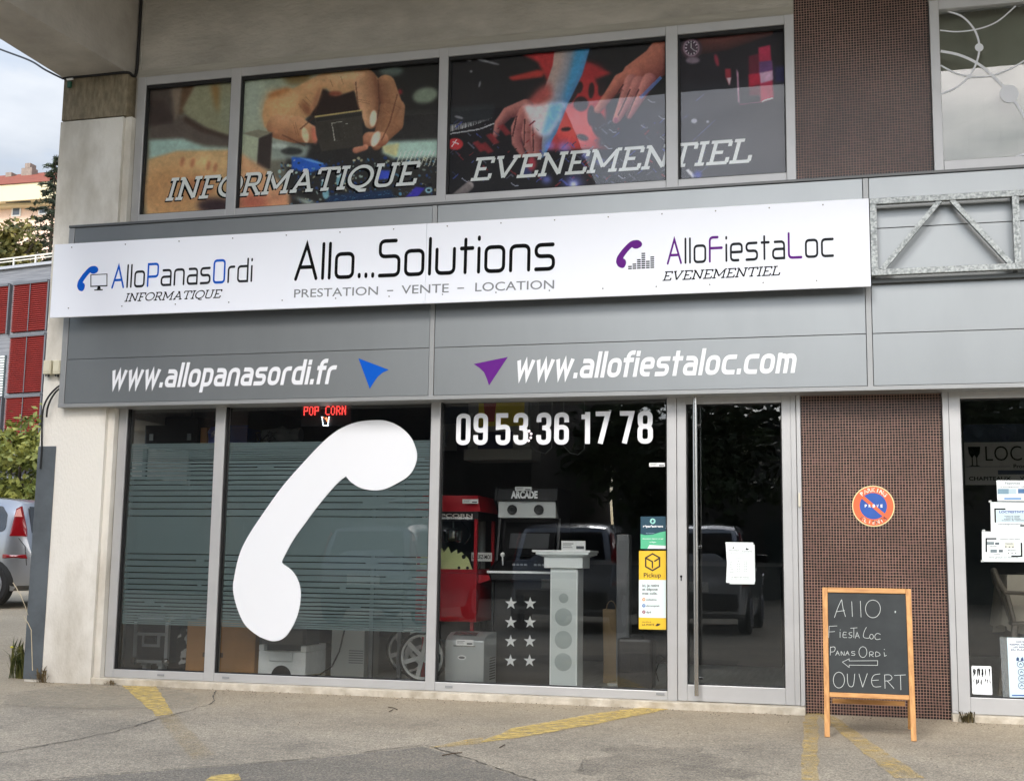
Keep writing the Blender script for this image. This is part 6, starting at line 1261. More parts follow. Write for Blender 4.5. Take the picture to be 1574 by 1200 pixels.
# plain counter deep in the shop
y = 3.4; x0, x1 = X(880, 900, y), X(1200, 900, y); t = thing('counter', 'dark shop counter at the back of the room', 'counter', (x0, y, FZ)); mb = MB(); mb.box(x0, x1, y, y+.5, FZ, 1.02); mb.build('front', mat("counter_grey", C(70, 70, 68), 0.6), t); mb = MB(); mb.box(x0-.03, x1+.03, y-.03, y+.55, 1.021, 1.06); mb.build('top', mat("counter_top", C(96, 94, 90), 0.4), t)

# ------------------------------------------------------------------ the neighbouring shop behind the right window
y = 2.2; a, b = P(1484, 745, y), P(1640, 690, y); t = thing('wall_banner', 'grey wall banner with two wine glasses and black capitals behind the right window', 'banner', (a.x, y, a.z)); zT = Z(1500, 680, y); mb = MB(); mb.box(a.x, a.x+3.2, y, y+.012, a.z, zT); mb.box(a.x, a.x+3.2, y-.002, y+.012, zT+.001, zT+.16); mb.build('cloth', mat("banner_grey", C(168, 166, 164), 0.7), t)
mb = MB(); mb.box(a.x, a.x+3.2, y-.006, y-.003, zT+.002, zT+.158); mb.build('dark_band', mat("banner_navy", C(40, 52, 78), 0.6), t)
def bw(s_, px0, py1, px1, py0, col, name='lettering'):
    A, B = P(px0, py1, y-.001), P(px1, py0, y-.001); ink = Ink(); put_text(ink, s_, 0, 1, 0, 1, -.008 if s_ == 'LOC' else .02); ink.build(name, col, t, lambda u, v, d: Vector((A.x+u*(B.x-A.x), y-.001-d, A.z+v*(B.z-A.z))))
bw('LOC', 1515, 708, 1570, 685, black_v); bw('CHAPITEAUX', 1489.5, 738, 1554, 732, black_v); bw('V', 1568, 738, 1574, 732, black_v); bw('Produits', 1558, 719, 1590, 713, black_v)
mb = MB(); a1, b1 = P(1534, 729, y), P(1640, 722, y); mb.box(a1.x, b1.x, y-.004, y-.001, a1.z, b1.z); a1, b1 = P(1485, 717.5, y), P(1553, 716.5, y); mb.box(a1.x, b1.x, y-.004, y-.001, a1.z, b1.z); mb.build('rule', mat("banner_navy", C(40, 52, 78), 0.6), t)
mb = MB()
for px_, s_ in ((1494, -.15), (1501, .15)):
    p = P(px_, 697, y); mb.prism([(p.x-.032, p.z+.06), (p.x+.032, p.z+.06), (p.x+.026, p.z-.0), (p.x+.004, p.z-.035), (p.x+.004, p.z-.1), (p.x+.03, p.z-.11), (p.x-.03, p.z-.11), (p.x-.004, p.z-.1), (p.x-.004, p.z-.035), (p.x-.026, p.z)], y-.004, y-.001)
mb.build('glasses_logo', black_v, t)
# plastic chair
cp = mat("grey_garden_plastic", C(122, 114, 102), 0.5); y = 1.1
p = P(1522, 955, y); cx_ = p.x+.36; cy_ = y+.1; t = thing('garden_chair', 'grey plastic garden chair at the cloth covered table', 'chair', (cx_, cy_, FZ)); zs3 = Z(1540, 950, y)-.02; zt3 = Z(1530, 874, y)
mb = MB(); mb.box(cx_-.22, cx_+.22, cy_-.21, cy_+.21, zs3-.03, zs3); mb.build('seat', cp, t, bevel=.012)
mb = MB(); mb.tube([(cx_-.20, cy_-.2, zs3+.0), (cx_-.24, cy_-.19, zs3+.2), (cx_-.29, cy_-.16, zt3-.10), (cx_-.31, cy_-.06, zt3-.01), (cx_-.31, cy_+.06, zt3-.01), (cx_-.29, cy_+.16, zt3-.10), (cx_-.24, cy_+.19, zs3+.2), (cx_-.20, cy_+.2, zs3)], .019, 8)
for k in (-.09, 0, .09): mb.beam((cx_-.21, cy_+k, zs3), (cx_-.31, cy_+k, zt3-.03), .05, .012, (1, 0, 0))
mb.build('backrest', cp, t, smooth=True)
for sx, sy in ((-1, -1), (-1, 1), (1, -1), (1, 1)): mb = MB(); mb.tube([(cx_+sx*.19, cy_+sy*.18, zs3-.03), (cx_+sx*.25-.03, cy_+sy*.22, FZ)], .026, 6, .017); mb.build('leg', cp, t)
for sy in (-1, 1): mb = MB(); mb.tube([(cx_-.26, cy_+sy*.2, zs3+.22), (cx_, cy_+sy*.23, zs3+.21), (cx_+.16, cy_+sy*.22, zs3+.2), (cx_+.18, cy_+sy*.2, zs3)], .017, 6); mb.build('armrest', cp, t, smooth=True)
# table under a cloth
tx0 = X(1546, 890, 1.2)+.02; zt4 = Z(1560, 884, 1.2); t = thing('dining_table', 'table under a pale draped cloth beside the garden chair', 'table', (tx0+.5, 1.6, FZ))
mb = MB(); mb.box(tx0+.01, tx0+1.39, 1.21, 1.99, zt4-.03, zt4); mb.build('tabletop', cp, t)
for sx in (tx0+.1, tx0+1.3):
    for sy in (1.3, 1.9): mb = MB(); mb.tube([(sx, sy, FZ), (sx, sy, zt4-.031)], .02, 8); mb.build('leg', greym, t)
def cloth(x0, x1, y0, y1, zt_, drop):
    per = []; N = 96
    for k in range(N):
        u = k/N*4; s_ = int(u); f = u-s_; per.append([(x0+(x1-x0)*f, y0), (x1, y0+(y1-y0)*f), (x1-(x1-x0)*f, y1), (x0, y1-(y1-y0)*f)][s_])
    cx_, cy_ = (x0+x1)/2, (y0+y1)/2; rows = []
    for r_ in range(7):
        g = r_/6; row = []
        for k, (a, b) in enumerate(per):
            w_ = 0.045*g*math.sin(k*0.9+.6*math.sin(k*.31)); d = Vector((a-cx_, b-cy_, 0)).normalized(); row.append((a+d.x*(w_+.02*g), b+d.y*(w_+.02*g), zt_+.004-drop*g*(1+.12*math.sin(k*.26))))
        rows.append(row)
    mb = MB(); mb.add([p for r_ in rows for p in r_]+[(cx_, cy_, zt_+.005)], [(r_*N+k, r_*N+(k+1) % N, (r_+1)*N+(k+1) % N, (r_+1)*N+k) for r_ in range(6) for k in range(N)]+[(7*N, (k+1) % N, k) for k in range(N)]); return mb
tag(cloth(tx0-.01, tx0+1.41, 1.195, 2.01, zt4, .42).build('tablecloth', mat("pale_cloth", C(186, 178, 162), 0.9), None, smooth=True), 'pale pleated tablecloth draped over the dining table', 'tablecloth')
pt_ = thing('plate', 'grey plate at the table edge above the tablecloth folds', 'plate', (tx0+.2, 1.35, zt4)); mb = MB(); mb.lathe([(.001, .006), (.07, .006), (.12, .018), (.125, .02), (.07, .011), (.001, .0105)], (tx0+.2, 1.38, zt4+.002), 'z', 24); mb.build('dish', mat("grey_ceramic", C(150, 150, 148), 0.2), pt_, smooth=True)
mb = MB(); mb.box(tx0+.10, tx0+.35, 1.26, 1.275, zt4+.007, zt4+.012); mb.build('knife', chrome, pt_)

# glowing dots standing in for a reflection, and hanging wires behind the phone number
y = 0.3; t = thing('reflection_dots', 'small pinkish white dots standing in for a reflection beside the second pair of digits', 'reflection', tuple(P(812, 670, y)))
mb = MB()
for a, b in ((583, 228), (597, 247), (595, 273), (580, 293)): p = P(680+a/4.372, 610+b/4.372, y); mb.disc(p.x, p.z, .009, y-.006, y, 10)
mb.build('reflected_dot', mat("pinkish_reflection", (1.0, 0.82, 0.86, 1), 0.5, emit=1.5), t)
mb = MB(); mb.tube([P(812, 662, y+.01), P(813, 640, y+.01), Vector((P(813, 640, y).x, y+.01, 2.6))], .003, 5); mb.build('wire', blackp, t)  # invented lead for the reflection dots
for k, pts in enumerate((((815, 682), (826, 694), (838, 697), (848, 688)), ((866, 685), (876, 696), (888, 699), (898, 690)))):
    mb = MB(); mb.tube([Vector((X(pts[0][0], pts[0][1], .8), .8, 2.6))]+[P(a, b, .8) for a, b in pts]+[Vector((X(pts[-1][0], pts[-1][1], .8), .8, 2.6))], .004, 5); tag(mb.build('wire', mat("pale_wire", C(120, 124, 122), 0.5), None), ('pale wire loop hanging just right of the pinkish reflection dots', 'pale wire loop hanging below the digits 36')[k], 'wire')
# ================================================================== fixed to or standing before the facade
galv = mat("galvanised_steel", C(118, 123, 123), 0.5, 0.45, col2=C(170, 175, 174), vscale=55, detail=3, lo=0.38, hi=0.62, bump=0.05, bscale=60)
t = thing('lattice_truss', 'galvanised steel lattice truss fixed to the fascia right of the signboard', 'truss', (0.2, -0.3, 3.05)); TY = -0.31
zt_c, zb_c = 3.60, 3.085; xe_ = 3.3
for z in (zt_c, zb_c): mb = MB(); mb.box(0.195, xe_, TY-.022, TY+.022, z-.022, z+.022); mb.build('chord', galv, t, bevel=.003)
mb = MB(); mb.box(0.2, xe_, -0.262, -0.232, zb_c-.062, zb_c-.035); mb.build('fixing_rail', mat("dark_rail", C(96, 100, 100), 0.5, 0.4), t)
for k in range(4): xx = 0.219+k*.945; mb = MB(); mb.box(xx-.022, xx+.022, TY-.02, TY+.02, zb_c+.0225, zt_c-.0225); mb.build('post', galv, t)
for k in range(3):
    xx = 0.219+k*.945
    for a, b in (((xx+.05, zb_c+.02), (xx+.45, zt_c-.02)), ((xx+.53, zt_c-.02), (xx+.90, zb_c+.02))): mb = MB(); mb.beam((a[0], TY, a[1]), (b[0], TY, b[1]), .034, .034, (0, 1, 0)); mb.build('diagonal', galv, t)
mb = MB()
for k in range(4):
    for z in (zt_c, zb_c): mb.box(0.21+k*.945-.015, 0.21+k*.945+.015, TY+.0225, -0.2265, z-.015, z+.015)
mb.build('standoff', galv, t)

# big white handset on the glass, phone number
mb = MB(); mb.prism(HS, -0.0012, 0.0062); o = mb.build('handset_decal', white_vinyl, None); tag(o, 'giant white telephone handset decal on the middle pane', 'decal')
num = thing('phone_number_decal', 'white phone number 09 53 36 17 78 across the top of the third pane', 'decal', tuple(P(700, 684, 0.006)))
for s_, a, b, tp in (('09', (700.8, 684), (749.5, 683.6), 635.5), ('53', (761.8, 684), (811.5, 683.4), 635), ('36', (824.2, 683.4), (874.2, 683.2), 634), ('17', (891.5, 682.6), (938, 682.2), 632.6), ('78', (951.2, 682), (1003.5, 681.6), 631.6)):
    put_word(num, TECH, s_, white_vinyl, 0.085, a, b, (a[0]+.6, tp), 0.0055, r=0.17, gap=0.27, cap='butt', asp=0.95, wide=1.0)

# stickers on the third pane
def plate_quad(mb, px, y, th=.0015): mb.prism([(X(a, b, y), Z(a, b, y)) for a, b in px], y-th, y); return mb
def c5(pts): return [(970+a/6, 780+b/6) for a, b in pts]
yS2 = 0.0055
t = thing('repair_sticker', 'dark teal and green sticker above the yellow parcel sticker', 'sticker', tuple(P(985, 843, yS2)))
mb = plate_quad(MB(), c5([(88, 82), (320, 80), (320, 380), (88, 378)]), yS2); mb.build('sheet', flat(24, 66, 84), t)
mb = plate_quad(MB(), c5([(88, 244), (130, 252), (200, 248), (260, 228), (320, 216), (320, 378), (88, 378)]), yS2-.0016, .0006); mb.build('green_field', flat(86, 186, 140), t)
mb = plate_quad(MB(), c5([(150, 376), (170, 342), (230, 346), (320, 350), (320, 378)]), yS2-.0023, .0005); mb.build('white_foot', white_vinyl, t)
p = P(*c5([(200, 124)])[0], yS2); mb = MB(); mb.disc(p.x, p.z, .021, yS2-.0022, yS2-.0016, 20); mb.build('round_mark', flat(150, 210, 200), t)
mb = MB(); mb.prism([(p.x-.012, p.z-.004), (p.x-.002, p.z+.012), (p.x+.011, p.z+.004), (p.x+.002, p.z-.013)], yS2-.0027, yS2-.0023); mb.build('round_glyph', flat(24, 66, 84), t)
def stext(par, s_, off, sc, x0, y1, x1, y0, col, yy, bold=0.02):
    A, B, T_ = P(off[0]+x0/sc, off[1]+y1/sc, yy), P(off[0]+x1/sc, off[1]+y1/sc, yy), P(off[0]+x0/sc, off[1]+y0/sc, yy); ink = Ink(); put_text(ink, s_, 0, 1, 0, 1, bold); ink.build('lettering', col, par, lambda u, v, d: A+(B-A)*u+(T_-A)*v+Vector((0, -d, 0)))
o5 = (970, 780)
stext(t, "répar'acteurs", o5, 6, 110, 180, 295, 158, white_vinyl, yS2-.0016, .05); stext(t, "Artisan", o5, 6, 135, 240, 215, 230, flat(140, 170, 180), yS2-.0016); stext(t, "Entretenir réparer et agir", o5, 6, 108, 290, 300, 280, white_vinyl, yS2-.0024); stext(t, "en Région", o5, 6, 172, 322, 230, 310, white_vinyl, yS2-.0024)
t = thing('pickup_poster', 'tall yellow and white parcel collection sticker on the third pane', 'poster', tuple(P(983, 967, yS2)))
yelP = flat(232, 190, 46); inkP = flat(50, 40, 34)
mb = plate_quad(MB(), c5([(74, 398), (322, 396), (324, 1124), (72, 1118)]), yS2); mb.build('sheet', yelP, t)
mb = plate_quad(MB(), c5([(72, 664), (322, 666), (322, 1016), (72, 1010)]), yS2-.0016, .0005); mb.build('white_field', flat(222, 238, 236), t)
def pstroke(par, polys, hw, col, off, sc, yy, name='logo', closed=False, cap='round'):
    ink = Ink()
    for q in polys: ink.stroke([(X(off[0]+a/sc, off[1]+b/sc, yy), Z(off[0]+a/sc, off[1]+b/sc, yy)) for a, b in q], hw, closed, cap)
    return ink.build(name, col, par, lambda u, v, d: Vector((u, yy-d, v)))
pstroke(t, [[(198, 424), (263, 460), (263, 540), (198, 578), (135, 542), (135, 462)]], .0055, inkP, o5, 6, yS2-.0016, 'parcel_logo', True)
pstroke(t, [[(137, 464), (197, 497), (197, 552)], [(218, 492), (260, 466)]], .0055, inkP, o5, 6, yS2-.0016, 'parcel_logo')
stext(t, 'Pickup', o5, 6, 117, 640, 277, 600, inkP, yS2-.0016, .015)
for s_, a, b, c, d in (('ici, je retire', 104, 728, 258, 704), ('et dépose', 104, 762, 245, 738), ('mes colis.', 104, 800, 243, 776)): stext(t, s_, o5, 6, a, b, c, d, flat(70, 66, 66), yS2-.0024)
for py_, c_, s_, x1 in ((845, (214, 150, 70), 'colissimo', 236), (902, (40, 110, 180), 'chronopost', 262), (960, (150, 40, 60), 'dpd', 184)):
    p = P(*c5([(118, py_)])[0], yS2); mb = MB(); mb.disc(p.x, p.z, .0125, yS2-.003, yS2-.0023, 16); mb.build('round_mark', flat(*c_), t); stext(t, s_, o5, 6, 140, py_+10, x1, py_-8, flat(70, 66, 66), yS2-.0024)
    pstroke(t, [[(111, py_-5), (118, py_), (118, py_+8)], [(118, py_), (125, py_-5)]], .0018, white_vinyl, o5, 6, yS2-.0031, 'round_glyph')
stext(t, 'Une offre de', o5, 6, 102, 1056, 185, 1046, inkP, yS2-.0017); stext(t, 'LA POSTE', o5, 6, 102, 1086, 215, 1068, inkP, yS2-.0017)
mb = plate_quad(MB(), c5([(222, 1090), (240, 1066), (275, 1070), (262, 1078), (268, 1080), (246, 1090)]), yS2-.0017, .0006); mb.build('bird_logo', inkP, t)
# opening hours on the door
t = thing('notice_sheet', 'white opening hours sheets taped inside the glass door', 'notice', tuple(P(1137, 897, 0.0055)))
o7, s7 = (1100, 820), 13.33
mb = MB(); mb.prism([(X(o7[0]+a/s7, o7[1]+b/s7, .0062), Z(o7[0]+a/s7, o7[1]+b/s7, .0062)) for a, b in ((260, 175), (798, 222), (812, 960), (790, 1034), (285, 1030))], .0050, .0062); mb.build('under_sheet', flat(214, 222, 220), t)
mb = MB(); mb.prism([(X(o7[0]+a/s7, o7[1]+b/s7, .0046), Z(o7[0]+a/s7, o7[1]+b/s7, .0046)) for a, b in ((203, 170), (770, 178), (785, 700), (800, 1028), (215, 1000), (232, 600))], .0034, .0046); mb.build('sheet', flat(232, 240, 238), t)
gi = flat(96, 100, 102)
for s_, a, b, c, d, c_ in (('Informatique', 280, 352, 480, 326, gi), ('Evenementiel', 548, 374, 745, 346, gi), ('Prestation vente location', 310, 412, 720, 388, flat(160, 166, 166)), ("Horaires d'ouverture", 410, 516, 590, 494, gi), ('Matin', 456, 568, 486, 550, gi), ('Apres-midi', 576, 572, 650, 556, gi), ('Lundi', 295, 590, 335, 574, gi), ('Mardi', 295, 622, 335, 606, gi), ('Mercredi', 295, 656, 358, 640, gi), ('Jeudi', 295, 690, 336, 676, gi), ('Vendredi', 295, 726, 362, 708, gi), ('Samedi', 295, 758, 350, 742, gi), ('Dimanche', 295, 796, 370, 778, gi), ('Ferme', 505, 800, 545, 788, gi), ('En dehors des horaires', 325, 898, 678, 878, gi), ('merci de nous contacter', 292, 928, 715, 908, gi)): stext(t, s_, o7, s7, a, b, c, d, c_, .0034, 0.01)
for k in range(6):
    for x in (440, 575): stext(t, '9h 12h' if x == 440 else '14h 18h', o7, s7, x, 600+k*34, x+66, 584+k*34, gi, .0034)
mb = MB(); mb.box(0, 0, 0, 0, 0, 0); mb = MB()
for cx_, pts in ((345, [(345, 305), (362, 272), (382, 268), (375, 282), (366, 292), (380, 305)]), (615, [(615, 330), (625, 292), (645, 288), (640, 305), (655, 300), (685, 320), (660, 332)])): mb.prism([(X(o7[0]+a/s7, o7[1]+b/s7, .0034), Z(o7[0]+a/s7, o7[1]+b/s7, .0034)) for a, b in pts], .0026, .0033)
mb.build('handset_logo', black_v, t)

# round no parking disc
t = thing('no_parking_sign', 'round blue and orange no parking disc lettered PARKING PRIVE CLIENTS on the mosaic pier', 'sign', tuple(P(1342.3, 777.5, -.008)))
c_ = P(1342.3, 777.5, -.01); rr = abs(X(1375.3, 777.5, -.01)-X(1309.8, 777.5, -.01))/2; yy = -.0075
mb = MB(); mb.disc(c_.x, c_.z, rr, yy-.003, yy+.002, 56); mb.build('rim', mat("cream_rim", C(236, 216, 160), 0.5), t)
mb = MB(); mb.disc(c_.x, c_.z, rr*.95, yy-.0038, yy-.0031, 56); mb.build('orange_ring', mat("faded_orange", C(226, 104, 60), 0.5, var=0.1, vscale=6), t)
mb = MB(); mb.disc(c_.x, c_.z, rr*.64, yy-.0046, yy-.0039, 56); mb.build('blue_field', mat("sign_blue", C(40, 84, 164), 0.45, var=0.08, vscale=8), t)
mb = MB(); a45 = R(-42); u = Vector((math.cos(a45), math.sin(a45))); v = Vector((-u.y, u.x)); mb.prism([(c_.x+u.x*s_*rr*.70+v.x*w_*rr*.085, c_.z+u.y*s_*rr*.70+v.y*w_*rr*.085) for s_, w_ in ((-1, -1), (1, -1), (1, 1), (-1, 1))], yy-.0054, yy-.0047); mb.build('orange_bar', mat("faded_orange", C(226, 104, 60), 0.5), t)
def arc_text(s_, r0, a_mid, spread, h_, col, inward):
    ink = Ink(); n = len(s_)
    for i, ch in enumerate(s_):
        f = (i-(n-1)/2)/(n-1); a = R(a_mid-spread*f if not inward else a_mid+spread*f); vv, ff, w_, hh = text_mesh(ch, .04); ux, uy = (math.sin(a), -math.cos(a)) if not inward else (-math.sin(a), math.cos(a)); vx, vy = (math.cos(a), math.sin(a)) if not inward else (-math.cos(a), -math.sin(a))
        bx, bz = c_.x+r0*rr*math.cos(a), c_.z+r0*rr*math.sin(a); sc2 = h_*rr/hh*.9
        if hh > 0: ink.items.append(([(bx+ux*(p_[0]-w_/2)*sc2+vx*p_[1]*sc2, bz+uy*(p_[0]-w_/2)*sc2+vy*p_[1]*sc2) for p_ in vv], ff))
    ink.build('lettering', col, t, lambda u_, v_, d: Vector((u_, yy-.0056-d, v_)))
wl2 = mat("worn_white_letters", C(236, 226, 210), 0.6, col2=C(222, 150, 110), vscale=30, lo=0.5, hi=0.62); arc_text('PARKING', .70, 88, 86, .21, wl2, False); arc_text('CLIENTS', .88, 270, 84, .20, mat("worn_dark_letters", C(226, 216, 196), 0.6, col2=C(120, 50, 36), vscale=40, lo=0.42, hi=0.55), True)
ink = Ink()
for i, ch in enumerate('PRIVE'): put_text(ink, ch, -.40+i*.185, -.30+i*.185, -.06, .08, .03)
ink.build('lettering', mat("pure_white_letters", C(240, 240, 240), 0.6), t, lambda u_, v_, d: Vector((c_.x+u_*rr, yy-.0056-d, c_.z+v_*rr)))

# chalkboard
fl_, fr_ = G(1270.5, 1133), G(1405.5, 1138); yf = (fl_.y+fr_.y)/2; lean = 0.19
BX0, BX1 = fl_.x-.012, fr_.x+.012; dirn = Vector((0, math.sin(lean), math.cos(lean))); nrm = Vector((0, -math.cos(lean), math.sin(lean)))
B0 = Vector((0, yf, 0)); tp = PP(1326, 903.5, B0, nrm); Hh = tp.z/dirn.z
def bd(x, s_, d=0.0): return Vector((x, 0, 0))+B0+dirn*s_+nrm*d
t = thing('chalkboard_sign', 'wooden framed folding chalkboard with OUVERT and an arrow in chalk', 'chalkboard', ((BX0+BX1)/2, yf, 0)); oak = mat("oak_frame", C(176, 122, 66), 0.55, col2=C(206, 154, 92), vscale=9, stretch=(6, 6, 1), bump=0.1, bscale=60)
oakh = mat("oak_rail", C(176, 122, 66), 0.55, col2=C(206, 154, 92), vscale=9, stretch=(1, 6, 6), bump=0.1, bscale=60)
def bbar(x0, x1, s0, s1, m_, name, d0=-.012, d1=.012, par=t):
    v = [bd(x, s_, d) for d in (d0, d1) for x, s_ in ((x0, s0), (x1, s0), (x1, s1), (x0, s1))]; mb = MB(); mb.add(v, [(0, 1, 2, 3), (7, 6, 5, 4), (0, 4, 5, 1), (1, 5, 6, 2), (2, 6, 7, 3), (3, 7, 4, 0)]); return mb.build(name, m_, par, bevel=.0025)
lw_ = .032; sb = PP(1340, 1070, B0, nrm).z/dirn.z
tl_, tr_ = PP(1259.5, 903, B0, nrm).x, PP(1394, 905, B0, nrm).x
bbar(BX0, BX0+lw_, 0.0, Hh-.001, oak, 'leg'); bbar(BX1-lw_, BX1, 0.0, Hh-.001, oak, 'leg')
bbar(BX0+lw_+.0005, BX1-lw_-.0005, Hh-lw_, Hh, oakh, 'rail'); bbar(BX0+lw_+.0005, BX1-lw_-.0005, sb-.012, sb+.016, oakh, 'rail')
slate = mat("slate_black", C(42, 45, 46), 0.85, col2=C(60, 64, 64), vscale=3.5, lo=0.3, hi=0.7, detail=8)
board = bbar(BX0+lw_+.001, BX1-lw_-.001, sb+.0165, Hh-lw_-.0005, slate, 'board', -.004, .004)
for xx in (BX0+.004, BX1-.03):
    tp_ = bd(xx, Hh-.02, -.03); mb = MB(); mb.beam((xx+.013, tp_.y, tp_.z), (xx+.013, tp_.y+.32, 0.012), .026, .02, (1, 0, 0)); mb.build('rear_leg', oak, t)
mb = MB(); mb.box(BX0+.045, BX1-.045, yf+.42, yf+.435, .16, .19); mb.build('rear_rail', oakh, t)
rp_ = bd(0, .5, -.013); mb = MB(); 
for xx in (BX0+.05, BX1-.05): mb.tube([bd(xx, Hh-.05, -.014), bd(xx, Hh-.05, -.03)], .006, 6)
mb.build('hinge', greym, t)
chalk = mat("chalk_lines", C(188, 192, 188), 0.95); o6, s6 = (1220, 720), 2.792
def ck(polys, hw=.0032):
    ink = Ink(); pn = B0+nrm*.0042
    for k, q in enumerate(polys):
        pts = []
        for i, (a, b) in enumerate(smooth(q, 5) if len(q) > 3 else q): v = PP(o6[0]+a/s6, o6[1]+b/s6, pn, nrm); pts.append((v.x, (v-B0).dot(dirn)))
        ink.stroke(pts, hw*.44, False, 'round')
    ink.build('chalk_lettering', chalk, t, lambda u_, v_, d: bd(u_, v_, .0043+d))
def ell_(cx_, cy_, a, b): return [(cx_+a*math.sin(k*.5236), cy_-b*math.cos(k*.5236)) for k in range(13)]
ck([[(175, 638), (188, 600), (203, 566), (206, 562)], [(206, 562), (212, 600), (222, 634)], [(184, 613), (218, 608)], [(249, 570), (252, 634)], [(286, 568), (289, 636)], ell_(340, 601, 32, 38)], .0036)
ck([[(152, 676), (150, 725)], [(152, 676), (186, 674)], [(151, 700), (176, 698)], [(199, 700), (199, 724)], [(199, 690), (200, 692)], [(226, 702), (214, 702), (212, 722), (228, 724)], [(213, 712), (225, 712)], [(250, 702), (238, 704), (240, 712), (250, 716), (246, 724), (236, 724)], [(244, 684), (272, 682)], [(258, 684), (258, 724)], [(264, 727), (272, 702), (282, 726)], [(267, 718), (279, 717)],
    [(312, 680), (302, 700), (300, 722), (318, 727), (326, 724)], ell_(334, 720, 8, 10), [(372, 710), (358, 706), (348, 718), (354, 732), (372, 730)]])
ck([[(158, 764), (157, 800)], [(158, 766), (174, 764), (178, 774), (172, 784), (158, 786)], [(180, 800), (188, 782), (196, 800)], [(183, 793), (193, 792)], [(204, 800), (204, 784), (216, 800), (217, 784)], [(222, 800), (231, 783), (238, 799)], [(225, 793), (235, 792)], [(262, 784), (250, 784), (250, 790), (262, 794), (260, 800), (248, 800)], ell_(297, 786, 17, 23), [(326, 806), (326, 786), (340, 786), (340, 795), (328, 797)], [(330, 797), (342, 806)], [(352, 806), (352, 786), (366, 790), (370, 800), (352, 806)], [(388, 788), (390, 804), (398, 800)], [(388, 774), (390, 776)]])
ck([[(209, 829), (238, 815), (238, 824)], [(238, 824), (360, 823), (360, 843)], [(360, 843), (238, 842), (238, 852)], [(238, 852), (209, 829)]])
ck([ell_(194, 906, 24, 34), [(230, 880), (232, 918), (242, 934), (256, 928), (262, 880)], [(280, 880), (296, 936)], [(296, 936), (316, 878)], [(370, 880), (344, 886), (334, 910), (344, 934), (374, 934)], [(338, 908), (364, 906)], [(392, 942), (390, 884)], [(390, 884), (412, 884), (422, 896), (412, 908), (392, 910)], [(402, 910), (430, 942)], [(432, 886), (480, 884)], [(458, 886), (460, 948)]], .0036)
mb = MB(); pn = B0+nrm*.0042; v = PP(o6[0]+436/s6, o6[1]+614/s6, pn, nrm); s_ = (v-B0).dot(dirn); mb.quad(bd(v.x-.004, s_-.006, .0046), bd(v.x+.003, s_-.006, .0046), bd(v.x+.004, s_+.006, .0046), bd(v.x-.003, s_+.006, .0046)); mb.build('chalk_mark', chalk, t)

# notices in the right window
def notice(label, cat, px, paper, y=0.0055): 
    xs_ = [a for a, b in px]; t = thing('notice_sheet', label, cat, tuple(P(px[-1][0], px[-1][1], y))); mb = plate_quad(MB(), px, y); mb.build('sheet', paper, t); return t
paper = flat(226, 234, 234); ol, sl_ = (1480, 660), 5; yN = 0.0055-.0016
def cl(pts): return [(ol[0]+a/sl_, ol[1]+b/sl_) for a, b in pts]
t = notice('topmost notice in the right window with a blue picture strip', 'notice', cl([(258, 390), (640, 392), (640, 550), (266, 548)]), paper)
for a, b, c, d, c_ in ((268, 455, 352, 495, (120, 150, 166)), (352, 455, 412, 495, (176, 196, 204)), (424, 455, 640, 490, (70, 108, 150)), (318, 524, 450, 537, (90, 140, 190))): plate_quad(MB(), cl([(a, b), (c, b), (c, d), (a, d)]), yN, .0005).build('picture_print', flat(*c_), t)
stext(t, 'Festivites', ol, sl_, 325, 420, 440, 402, flat(120, 124, 128), yN); stext(t, 'Location de materiel', ol, sl_, 290, 443, 640, 434, flat(70, 76, 84), yN)
t = notice('middle notice in the right window with a heading in blue capitals', 'notice', cl([(212, 556), (640, 560), (640, 786), (216, 784)]), paper)
pstroke(t, [[(328, 610), (247, 610), (250, 714)], [(440, 738), (640, 738)]], .005, black_v, ol, sl_, yN, 'bracket_print', cap='butt'); plate_quad(MB(), cl([(255, 618), (640, 618), (640, 716), (258, 712)]), yN, .0004).build('tint_print', flat(196, 216, 222), t)
stext(t, "LOC'FESTIVITES", ol, sl_, 280, 640, 500, 622, flat(60, 76, 150), yN-.0005, .03)
for k, (a, b) in enumerate(((320, 440), (330, 435), (316, 446), (300, 470))): stext(t, 'location de vaisselle', ol, sl_, a, 668+k*11, b, 659+k*11, flat(86, 92, 100), yN-.0005)
stext(t, 'renseignements par telephone', ol, sl_, 270, 730, 640, 720, flat(86, 92, 100), yN)
t = notice('lowest large notice in the right window with small print pictures', 'notice', cl([(146, 782), (640, 790), (640, 1018), (148, 1014)]), paper)
pstroke(t, [[(258, 838), (180, 838), (180, 940)], [(450, 868), (452, 972), (372, 972)]], .005, black_v, ol, sl_, yN, 'bracket_print', cap='butt')
for a, b, c, d, c_ in ((186, 862, 240, 884, (120, 134, 136)), (248, 866, 280, 884, (90, 100, 104)), (212, 920, 262, 944, (110, 124, 128)), (276, 922, 308, 942, (90, 100, 104)), (322, 868, 396, 908, (206, 208, 196))): plate_quad(MB(), cl([(a, b), (c, b), (c, d), (a, d)]), yN, .0005).build('picture_print', flat(*c_), t)
for s_, a, b, c, d in (('Vaisselle', 325, 880, 385, 870), ('Mobilier', 345, 932, 412, 922), ('chapiteaux tables chaises', 285, 846, 440, 836), ('devis gratuit sur demande', 200, 986, 425, 976), ('verres', 205, 900, 260, 892), ('couverts', 235, 960, 285, 952)): stext(t, s_, ol, sl_, a, b, c, d, flat(120, 124, 126), yN-.0005)
mb = MB()
for a, b in ((330, 900), (358, 902), (384, 902), (350, 950), (378, 951), (406, 951)): plate_quad(mb, cl([(a-4, b-4), (a+5, b-4), (a+5, b+3), (a-4, b+3)]), yN-.0006, .0004)
mb.build('dot_print', black_v, t)
mb = MB()
